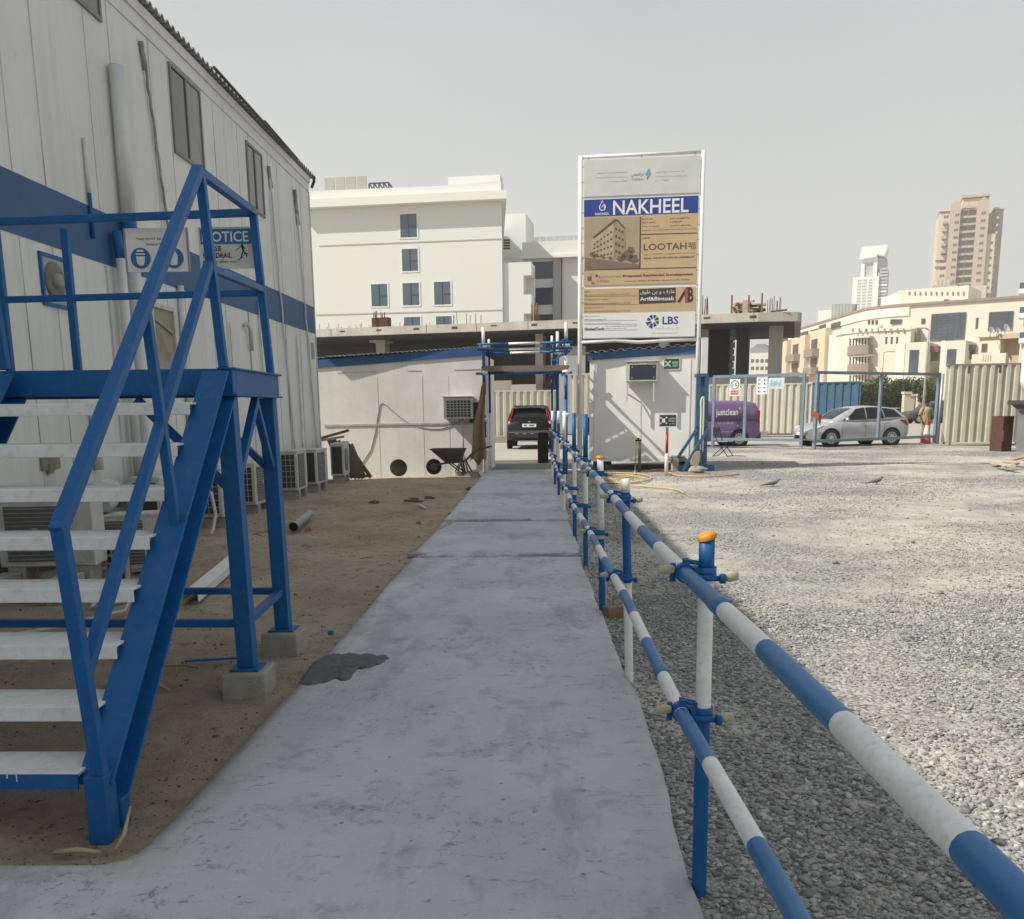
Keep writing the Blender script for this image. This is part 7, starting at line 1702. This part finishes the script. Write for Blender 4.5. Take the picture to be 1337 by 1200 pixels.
# lower projecting block with two curved balconies
dB = -6.0
u0, u1, z0, z1 = ap_.rect(1098, 1186, 433, 530, dB); uc = ap_.uz(1139, 470, dB)[0]; ul = ap_.uz(1112, 470, dB)[0]
mb = MB(); pl = [(ul-6, 4), (ul-5, 0), (ul-2.5, dB*.55), (ul+1, dB*.9), (ul+4, dB), (u1, dB), (u1, 4)]; mb.prism(pl, -.1, z1, 'z'); mb.build('balcony_block', APT, ap_.t)
mb = MB(); mb.prism(offs(pl[1:6], .3)+offs(pl[1:6], -.2)[::-1], z1+.005, z1+.6, 'z'); mb.build('block_parapet', APW, ap_.t)
for (ya, yb, w0, w1) in ((451, 463, 442, 451.5), (475, 487, 466, 475.5), (499, 511, 490, 499.5)):
    a0, a1, b0, b1 = ap_.rect(1101, 1137, ya, yb, dB-1.2)
    mb = MB(); pl2 = [(a0, dB+2), (a0+.4, dB), (a0+2.2, dB-1.5), (a0+3.6, dB-1.8), (a1-.3, dB-1.8), (a1, dB-1.4), (a1, dB+2)]; mb.prism(pl2, b0, b1, 'z'); mb.build('balcony', APB, ap_.t)
    c0, c1, d0, d1 = ap_.rect(1106, 1134, w0, w1, dB)
    mb = MB(); mb.prism([(c0, dB+1.5), (c0+1.0, dB-.05), (c0+2, dB-.3), (c1, dB-.3), (c1, dB+1.5)], d0, d1, 'z'); op_ = mb.build('balcony_opening', AOP, ap_.t)
    mb = MB()
    for k in range(6): x = c0+.9+(c1-c0-1.2)*k/5; mb.box(x, x+.32, dB-.5, dB-.301, d0, d1)
    mb.build('balcony_column', APW, op_)
    mb = MB(); mb.prism([(p[0], p[1]+.25) for p in pl2], d1, d1+.35, 'z'); mb.build('balcony_canopy', APT, ap_.t)
windows(ap_, [ap_.rect(*r_, dB) for r_ in ((1156, 1158.5, 440, 449), (1163, 1165.5, 440, 449), (1170, 1172.5, 440, 449))], AOP, dB-.05, dB+.2)
mb = MB()
for k in range(9): u, z = ap_.uz(1113+k*8.3, 431.5, dB); mb.box(u, u+.3, dB-.32, dB-.05, z-.35, z+.35)
for k in range(11): u, z = ap_.uz(1178+k*7.2, 380, -.0); mb.box(u, u+.25, 4.8, 5.0, z-.3, z+.3)
mb.build('drain_spout', APB, ap_.t)
# recess beside the block, porch block and second block
d2 = -9.0
ap_.box('recess', APB, 1187, 1197, 429, 452, -3, -.01, zb=0); 
pb = ap_.box('porch_block', APT, 1180, 1207, 447, 530, d2, 0, zb=-.1)
u0, u1, z0, z1 = ap_.rect(1150, 1180, 451, 530, d2); zp1 = ap_.uz(1180, 447, d2)[1]
mb = MB(); ue = ap_.uz(1180, 480, d2)[0]; us = ap_.uz(1152, 480, d2+8)[0]; mb.prism([(ue-.01, d2), (ue-.01, -.5), (us, d2+8)], -.1, zp1, 'z'); mb.build('porch_face', APW, ap_.t)
windows(ap_, [ap_.rect(1187, 1199, 457, 487, d2)], AGL, d2-.1, d2+.2)
ap_.box('terrace_block', APT, 1231, 1258, 445, 530, d2, 0, zb=-.1); ap_.box('terrace_block_face', APW, 1226, 1231, 445, 530, d2+.1, 0, zb=-.1)
windows(ap_, [ap_.rect(1236, 1248, 456, 478, d2)], AGL, d2-.1, d2+.2)
for x0, x1, y0 in ((1209, 1225, 452), (1259, 1272, 450)):
    ap_.box('pergola', mat('pergola_brown', (.17, .075, .055), .8, n1=.2, s1=1), x0, x1, y0, y0+8, d2+3, d2+5); ap_.box('terrace_opening', AOP, x0, x1, y0+8.5, y0+19, d2+4, d2+5)
# penthouse, roof plant
u0, u1, z0, z1 = ap_.rect(1172, 1264, 376, 398, 5); mb = MB(); mb.box(u0, u1, 5, 18, zT+.3, z1); mb.build('penthouse', APT, ap_.t)
mb = MB(); ue = ap_.uz(1151, 385, 14)[0]; mb.prism([(u0-.01, 5), (u0-.01, 18), (ue, 14)], zT+.3, z1-.3, 'z'); mb.build('penthouse_face', APW, ap_.t)
windows(ap_, [ap_.rect(1232.5, 1239, 391, 397, 5)], AOP, 4.9, 5.2)
ap_.box('stair_head', APW, 1068, 1092, 405, 420, 36, 44, zb=zT)
mb = MB()
for k in range(6): u, z = ap_.uz(1092+k*4.2, 401, 30); ztk = ap_.uz(1092+k*4.2, 397.5, 30)[1]; mb.lathe([(1.0, zT), (1.0, ztk), (0, ztk+.1)], 14, M=tr(u, 30, 0))
mb.build('roof_tank', mat('roof_tank_grey', (.22, .22, .21), .6, n1=.3, s1=.6), ap_.t)
# receding wing: bays, balconies and openings on the sunlit flank
sd = Fac('wing_helper', '', '', (at(1021, 500, 256.0)[0], 256.0), math.atan2(C0[1]-256.0, C0[0]-at(1021, 500, 256.0)[0]))
def side_box(name, m, x0, x1, y0, y1, d0, d1, zb=None):
    u0, u1, z0, z1 = sd.rect(x0, x1, y0, y1, 0)
    if zb is not None: z0 = zb
    mb = MB(); mb.box(u0, u1, d0, d1, z0, z1); W_ = Matrix.Translation(sd.P) @ Matrix.Rotation(sd.a, 4, 'Z'); mb.v = [tuple(W_ @ Vector(p)) for p in mb.v]; return mb.build(name, m, ap_.t, world=True)
PEA = mat('apartment_peach', (.62, .50, .375), .85, n1=.1, s1=.1)
for i, (x0, x1, yt) in enumerate(((1021, 1034, 447), (1040, 1058, 440), (1065, 1085, 431))):
    side_box('bay', PEA, x0, x1, yt, 520, -1.6, -.01, 0)
for (x0, x1, y0, y1) in ((1023.5, 1030, 441, 446), (1035.5, 1042, 438, 443), (1047, 1057, 433, 439), (1060, 1070, 430, 436), (1071.5, 1080, 424, 431), (1087, 1099, 421, 428)): side_box('roof_opening', AOP, x0, x1, y0, y1, -.4, -.01)  # pergola openings, their recess shadow drawn as dark boxes
for (x0, x1, y0, y1, w0) in ((1020.5, 1029, 468, 477, 455), (1042, 1053, 463, 472, 449.5), (1067, 1078.5, 456, 466, 443), (1066, 1077.5, 480, 489, 468), (1041, 1052, 486, 494, 474)):
    side_box('bay_opening', AOP, x0+2, x1-2, w0, y0+1, -1.75, -1.61); side_box('bay_balcony', APB, x0, x1, y0, y1, -3.2, -1.62)
for (x0, x1, y0, y1) in ((1034, 1039, 462, 472), (1058, 1064, 458, 468)): side_box('bay_balcony', APB, x0, x1, y0, y1, -1.2, -.02)
for (x0, x1, y0, y1) in ((1087, 1090.5, 447, 453), (1086, 1089.5, 470, 476), (1034.5, 1037.5, 453, 457), (1059, 1062, 450, 455), (1093, 1096, 447, 452)): side_box('window', AOP, x0, x1, y0, y1, -.1, .2)
bpy.data.objects.remove(sd.t)
side_box('wall_fin', APW, 1086, 1106, 436, 520, -.9, -.05, 0)

# tan tower far behind
P0 = at(1222.5, 333, 455.0); P1 = at(1287, 333, 448.0)
tt = Fac('tan_tower', 'tall tan residential tower with pinkish piers standing behind the cream building', 'tower', P0, math.atan2(P1[1]-P0[1], P1[0]-P0[0]))
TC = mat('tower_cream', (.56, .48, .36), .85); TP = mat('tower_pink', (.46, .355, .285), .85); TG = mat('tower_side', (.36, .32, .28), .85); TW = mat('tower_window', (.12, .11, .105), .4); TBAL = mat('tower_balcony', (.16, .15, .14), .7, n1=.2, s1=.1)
ux = lambda px: tt.uz(px, 333)[0]
zz = lambda py, px=1255: tt.uz(px, py)[1]
def tb(name, m, x0, x1, yt, d0, d1): mb = MB(); mb.box(ux(x0), ux(x1), d0, d1, -.1, zz(yt, (x0+x1)/2)); return mb.build(name, m, tt.t)
tb('wall', TC, 1222.7, 1287, 275, 2.0, 28); tb('pier', TP, 1236.7, 1250, 267, -.5, 1.99); tb('pier', TP, 1271, 1286.7, 264, -.5, 1.99)
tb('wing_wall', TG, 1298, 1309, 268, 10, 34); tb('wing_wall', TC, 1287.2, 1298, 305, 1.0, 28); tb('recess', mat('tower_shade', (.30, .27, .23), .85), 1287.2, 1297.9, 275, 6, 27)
tb('crown', TC, 1252, 1286.5, 257, 4, 20)
mb = MB(); mb.box(ux(1251), ux(1287.5), 3, 21, zz(257)+.01, zz(253.5)); mb.build('crown_cornice', TP, tt.t)
mb = MB(); mb.box(ux(1222), ux(1237), 1.2, 20, zz(275.5, 1230), zz(273, 1230)); mb.box(ux(1296), ux(1310), 9, 35, zz(268, 1304)+.01, zz(265.5, 1304)); mb.build('cornice', TC, tt.t)
mb = MB(); 
for a, b2, yt in ((1236.7, 1250, 264.5), (1271, 1286.7, 261), (1251, 1270, 269)): u0, u1 = ux(a), ux(b2); z = zz(yt+3, (a+b2)/2); mb.prism([(u0, z+.0), (u1, z+.0), ((u0+u1)/2, z+2.2)], -.3, 3, 'y')
mb.build('gable', TP, tt.t)
mb = MB(); mb.box(ux(1250.4), ux(1260), 1.90, 1.995, 0, zz(274)); mb.box(ux(1261), ux(1270.6), 1.90, 1.995, 0, zz(274)); mb.build('balcony_recess', TBAL, tt.t)
fl = 3.28; zt0 = zz(275)
R1 = []; R2 = []; 
for k in range(30):
    z = zt0-fl*(k+1)
    if z < 30: break
    for a, b2 in ((1250.2, 1260.2), (1260.8, 1270.8)): mb = MB(); mb.box(ux(a), ux(b2), .6, 1.89, z, z+1.0); mb.build('balcony', TG if k % 2 else TP, tt.t) if k < 22 else None
    for px in (1243, 1246, 1277, 1280): R1.append((ux(px), ux(px)+.75, z+.9, z+2.0))
    for px in (1229, 1232.5): R2.append((ux(px), ux(px)+.8, z+.9, z+2.0))
windows(tt, [r_ for r_ in R1], TW, -.6, -.4); windows(tt, R2, TW, 1.85, 2.1)
R3 = [(ux(1292), ux(1292)+1.0, zt0-fl*(k+1)+.9, zt0-fl*(k+1)+2.0) for k in range(4, 22)]; windows(tt, R3, TW, .9, 1.1)
for k in range(5): z = zt0-fl*(k+1)-2; mb = MB(); mb.box(ux(1228), ux(1234), -.4, 1.99, z, z+1.1); mb.build('balcony', TG, tt.t)
for k in range(20): z = zt0-fl*(k+1.3); mb = MB(); mb.box(ux(1297.9), ux(1300.5), 2, 9.9, z, z+.9); mb.build('balcony', TC, tt.t)
for y in (340, 348.5): mb = MB(); mb.box(ux(1222), ux(1236.5), 1.4, 1.99, zz(y, 1230), zz(y, 1230)+.5); mb.build('band_course', TBAL, tt.t)
for k in range(4): u0 = ux(1221.5+k*5); mb = MB(); mb.lathe([(1.7, zz(373)), (1.7, zz(366)), (0, zz(366)+.3)], 12, M=tr(u0+1.5, -3, 0)); mb.build('water_tank', mat('roof_tank_pale', (.33, .31, .28), .6), tt.t)
mb = MB(); mb.box(ux(1220), ux(1252), -6, -.6, zz(376), zz(373.2)); mb.build('podium_roof', TP, tt.t)
mb = MB(); mb.box(ux(1220), ux(1290), -5.9, -.61, -.1, zz(376)-.01); mb.build('podium', TC, tt.t)
for k in range(8): z = zt0-fl*(11+k)+1; mb = MB(); mb.box(ux(1220.8), ux(1222.6), 3, 8, z, z+1.1); mb.build('balcony', TG, tt.t)

# white tower
P0 = at(1113.5, 375, 640.0); P1 = at(1147, 375, 634.0)
wt = Fac('white_tower', 'slim white high rise with an open square crown in the hazy distance', 'tower', P0, math.atan2(P1[1]-P0[1], P1[0]-P0[0]))
WT_ = mat('tower_white', (.80, .80, .78), .7); WTS = mat('tower_white_shaded', (.40, .40, .43), .7); WTG = mat('tower_grey', (.42, .43, .43), .5)  # second tone is the white darkened as the shaded flank
ux = lambda px: wt.uz(px, 375)[0]
zz = lambda py, px=1133: wt.uz(px, py)[1]
def wb(name, m, x0, x1, yt, d0, d1, yb=None): mb = MB(); mb.box(ux(x0), ux(x1), d0, d1, -.1 if yb is None else zz(yb, (x0+x1)/2), zz(yt, (x0+x1)/2)); return mb.build(name, m, wt.t)
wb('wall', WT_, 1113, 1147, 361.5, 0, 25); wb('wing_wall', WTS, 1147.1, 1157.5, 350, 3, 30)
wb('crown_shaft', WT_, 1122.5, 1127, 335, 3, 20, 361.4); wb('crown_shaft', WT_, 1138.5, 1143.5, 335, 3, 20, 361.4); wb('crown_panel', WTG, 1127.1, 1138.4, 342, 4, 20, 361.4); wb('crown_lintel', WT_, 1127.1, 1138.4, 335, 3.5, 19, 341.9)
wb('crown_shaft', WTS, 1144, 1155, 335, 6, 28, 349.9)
mb = MB(); mb.prism([(ux(1119.5), zz(338.5, 1120)), (ux(1122), zz(324, 1121)), (ux(1122.5), zz(322.5, 1121)), (ux(1155.5), zz(319.5, 1155)), (ux(1155), zz(325, 1155)), (ux(1152), zz(334, 1150)), (ux(1145), zz(333, 1145)), (ux(1143), zz(331, 1143)), (ux(1142), zz(335, 1140)), (ux(1124), zz(338, 1123))][::-1], 1, 26, 'y'); mb.build('crown', WT_, wt.t)
Rw = []
for k in range(10):
    for a, b2 in ((1119.5, 1124.3), (1126, 1131.5), (1133.5, 1139)):
        y = 365+k*3.9; z = zz(y); Rw.append((ux(a), ux(b2), z-1.0, z+.2))
windows(wt, Rw, WTG, -.1, .2)
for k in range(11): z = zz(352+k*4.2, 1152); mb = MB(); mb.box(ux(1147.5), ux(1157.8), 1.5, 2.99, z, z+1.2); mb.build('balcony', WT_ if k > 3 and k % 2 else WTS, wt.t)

# small white office block seen through the frame
P0 = at(978, 480, 300); P1 = at(1004, 480, 298)
ob = Fac('office_building', 'small far white office block with square windows seen between the concrete columns', 'building', P0, math.atan2(P1[1]-P0[1], P1[0]-P0[0]))
OW = mat('office_white', (.66, .64, .60), .8)
ob.box('wall', OW, 976, 1006, 461, 500, 0, 20, zb=-.1); ob.box('roof_plant', mat('office_roof', (.25, .25, .24), .7, n1=.3, s1=.2), 980, 1004, 454, 462, 2, 16); mb = MB(); u0, u1, z0, z1 = ob.rect(983, 1003, 449, 454, 3); mb.prism([(u0, z0), (u1, z0), (u1-1, z1), (u0+1.2, z1)], 3, 14); mb.build('roof_lantern', MATS['office_roof'], ob.t)
windows(ob, [ob.rect(980.5+6.2*i, 984.5+6.2*i, 469+9.6*j, 473.5+9.6*j) for i in range(4) for j in range(2)], TW, -.05, .2)
# house to the right
P0 = at(1265, 500, 112); P1 = at(1340, 500, 107)
hs = Fac('villa', 'small cream villa with a flat terrace roof carrying satellite dishes', 'house', P0, math.atan2(P1[1]-P0[1], P1[0]-P0[0]))
HC = mat('villa_cream', (.66, .57, .46), .85, n1=.12, s1=.3); HT = mat('villa_tan', (.48, .385, .275), .85, n1=.12, s1=.3)
hs.box('wall', HC, 1275, 1303, 440, 540, 0, 10, zb=-.1); hs.box('wall', HC, 1266, 1310, 462, 540, -.6, -.01, zb=-.1); hs.box('recess_wall', HT, 1303.2, 1345, 441, 540, 1.2, 10, zb=-.1); hs.box('roof', HC, 1272, 1304, 437, 440, -.4, 10.2); hs.box('roof', HT, 1302.5, 1346, 435, 441.5, -.5, 10.2); hs.box('column', HC, 1328, 1336, 440, 540, -.3, .5, zb=-.1)
windows(hs, [hs.rect(1282, 1289, 449, 460)], AOP, -.05, .2, frame=HT)
mb = MB(); u0, u1, z0, z1 = hs.rect(1283, 1296, 463, 472, -.6); 
for k in range(4): mb.box(u0+(u1-u0)*k/4, u0+(u1-u0)*k/4+.12, -.64, -.601, z0, z1)
mb.build('parapet_grille', HT, hs.t)
DISH = mat('dish_white', (.62, .61, .58), .5, n1=.2, s1=3)
for px, py, r_, lab in ((1294, 432, .42, 'smallest grey satellite dish on the left of the villa roof'), (1302.5, 433, .40, 'middle white satellite dish on the villa roof edge'), (1313.5, 429, .48, 'large upright white satellite dish on the right of the villa roof')):
    p = at(px, py, 109); d_ = thing('satellite_dish', lab, 'satellite dish', (p[0], 109, p[2]-r_), 0, 'satellite dishes on the villa roof'); M_ = tr(0, 0, r_) @ rot('Z', 25) @ rot('X', 65)
    mb = MB(); mb.lathe([(0, .0), (r_*.5, .03), (r_*.85, .10), (r_, .16), (r_*.85, .13), (r_*.5, .06), (0, .03)], 24, M=M_); mb.build('reflector', DISH, d_)
    mb = MB(); mb.tube([(0, .1, r_), (0, .15, -.25)], .04, 6); mb.tube([(0, .1, r_*.6), (.2, -.45, r_*1.0)], .02, 5); mb.build('bracket', GREY, d_)
P0 = at(1331, 500, 75); bz = Fac('balcony_building', 'white balconies of a building cut off by the right edge of the picture', 'building', P0, -.49)
bz.box('wall', HC, 1333, 1370, 375, 540, 1.5, 10, zb=-.1); 
for y in (382, 414, 447): bz.box('balcony', VIL, 1330, 1370, y-6, y, -.6, 1.49); bz.box('balcony_glass', VGL, 1331.5, 1370, y-14, y-6.2, -.5, -.45)
# wall and pillars, lamps
for px, Y in ((1182, 92), (1187.5, 94), (1200, 95)): p = at(px, 540, Y); q = at(px, 513 if px == 1182 else 516, Y); mb = MB(); mb.box(-.3, .3, -.3, .3, 0, q[2]+.0); mb.box(-.38, .38, -.38, .38, q[2]+.002, q[2]+.22); o = mb.build('stone_pillar', mat('pillar_cream', (.58, .52, .42), .85, n1=.2, s1=1)); o.location = (p[0], Y, -.1); tag(o, 'pale stone gate pillar beyond the dark pickup in front of the trees', 'pillar', 'gate pillars by the trees')
for px, ytop, Y, arm, lab in ((1154, 459, 120, 1.0, 'thin street lamp with a short arm in front of the pale porch'), (1213, 428, 70, -.6, 'tall plain lamp post rising behind the right gate leaf')):
    p = at(px, ytop, Y); l_ = thing('street_lamp', lab, 'street lamp', (p[0], Y, -.1)); h = p[2]
    mb = MB(); mb.tube([(0, 0, 0), (0, 0, h*.6), (0, 0, h)], .09, 8, radii=[.11, .08, .06]); mb.build('pole', mat('lamp_pole', (.36, .35, .32), .6), l_)
    mb = MB(); mb.tube([(0, 0, h-.05), (arm*.5, 0, h+.1), (arm, 0, h+.08)], .05, 6); mb.cbox((arm*1.15, 0, h+.06), (.5, .22, .1)); mb.build('lamp_arm', MATS['lamp_pole'], l_)

# ---------------------------------------------------------------- trees
LEAF, nt_, b_ = nodes_mat('leaf_green', .7); g = NG(nt_); ge = nt_.nodes.new('ShaderNodeNewGeometry')
crr = nt_.nodes.new('ShaderNodeValToRGB'); nt_.links.new(ge.outputs['Random Per Island'], crr.inputs[0]); e = crr.color_ramp.elements
e[0].color = (.030, .048, .016, 1); e[1].color = (.115, .145, .052, 1); q = e.new(.6); q.color = (.062, .090, .030, 1)
nt_.links.new(crr.outputs[0], b_.inputs['Base Color'])
BARK = mat('bark', (.12, .09, .065), .95, n1=.4, s1=5)
def tree(loc, w, h, lab, seed, name='hedge_tree', n=2600, trunk=.25):
    r = np.random.default_rng(seed); t_ = thing(name, lab, 'tree', loc, 0, 'trees beyond the gate')
    mb = MB(); mb.tube([(0, 0, 0), (.05, 0, h*.3), (0, .05, h*.6)], .15, 8, radii=[.16, .12, .06])
    for k in range(5): a = k*1.3; mb.tube([(0, 0, h*(.2+.05*k)), (w*.25*math.cos(a), w*.2*math.sin(a), h*(.45+.06*k))], .05, 6, radii=[.07, .02])
    mb.build('trunk', BARK, t_)
    k_ = 26; cc = np.stack([r.uniform(-.38, .38, k_)*w, r.uniform(-.35, .35, k_)*w*.8, r.uniform(trunk, .86, k_)*h], -1); cr2 = r.uniform(.13, .24, k_)*min(w, h)
    i = r.integers(0, k_, n); d = r.normal(0, 1, (n, 3)); d /= np.linalg.norm(d, axis=1)[:, None]
    P = cc[i]+d*(cr2[i]*r.uniform(.55, 1.08, n)**.6)[:, None]; P[:, 2] = np.maximum(P[:, 2], .15)
    s_ = r.uniform(.07, .17, n); a = r.normal(0, 1, (n, 3)); a /= np.linalg.norm(a, axis=1)[:, None]; b3 = np.cross(a, r.normal(0, 1, (n, 3))); b3 /= np.linalg.norm(b3, axis=1)[:, None]
    V = np.stack([P-a*s_[:, None], P+b3*s_[:, None]*.55, P+a*s_[:, None], P-b3*s_[:, None]*.55], 1).reshape(-1, 3)
    me = bpy.data.meshes.new('crown'); me.from_pydata(V.tolist(), [], [(4*k, 4*k+1, 4*k+2, 4*k+3) for k in range(n)]); me.materials.append(LEAF); me.update()
    o = bpy.data.objects.new('crown', me); COL.objects.link(o); o.parent = t_
for k, (px, ytop, Y, w, lab) in enumerate(((1122, 499, 99, 2.6, 'lowest leafy tree at the left end of the row beyond the gate'), (1139, 491, 100, 4.2, 'dense dark green tree, second from the left in the row beyond the gate'), (1163, 489, 101, 4.6, 'widest dense green tree in the middle of the row beyond the gate'), (1188, 490, 101, 4.2, 'green tree just left of the person, behind the pillars'), (1208, 491, 103, 3.6, 'green tree behind the lamp post at the right end of the row'))):
    p = at(px, ytop, Y); tree((p[0], Y, -.1), w, p[2]+.1, lab, 40+k, n=int(1400*w), trunk=.12)
p = at(1213, 503, 88); tree((p[0], 88, -.1), 1.9, p[2]+.2, 'small yellowish bush just behind the person and the gate end', 77, 'roadside_bush', 1600, .1)
p = at(993, 490, 120); tree((p[0], 120, -.1), 3.0, p[2]+.2, 'dark shrub top showing between the concrete columns', 78, 'roadside_bush', 1800, .1)
# ---------------------------------------------------------------- dusty air
mb = MB(); mb.box(-760, 960, -110, 1160, -1.3, 190)
hz_ = mb.build('haze', None); hz_.data.materials.clear()
hm = bpy.data.materials.new('dusty_air'); hm.use_nodes = True; n_ = hm.node_tree
n_.nodes.remove(n_.nodes['Principled BSDF'])
pv = n_.nodes.new('ShaderNodeVolumePrincipled'); pv.inputs['Color'].default_value = (.86, .86, .84, 1); pv.inputs['Density'].default_value = 0.00055; pv.inputs['Anisotropy'].default_value = 0.2
n_.links.new(pv.outputs[0], n_.nodes['Material Output'].inputs['Volume'])
hz_.data.materials.append(hm); tag(hz_, kind='stuff')
S.cycles.volume_bounces = 1
for o in bpy.data.objects:
    if '_off' in o.keys(): del o['_off']
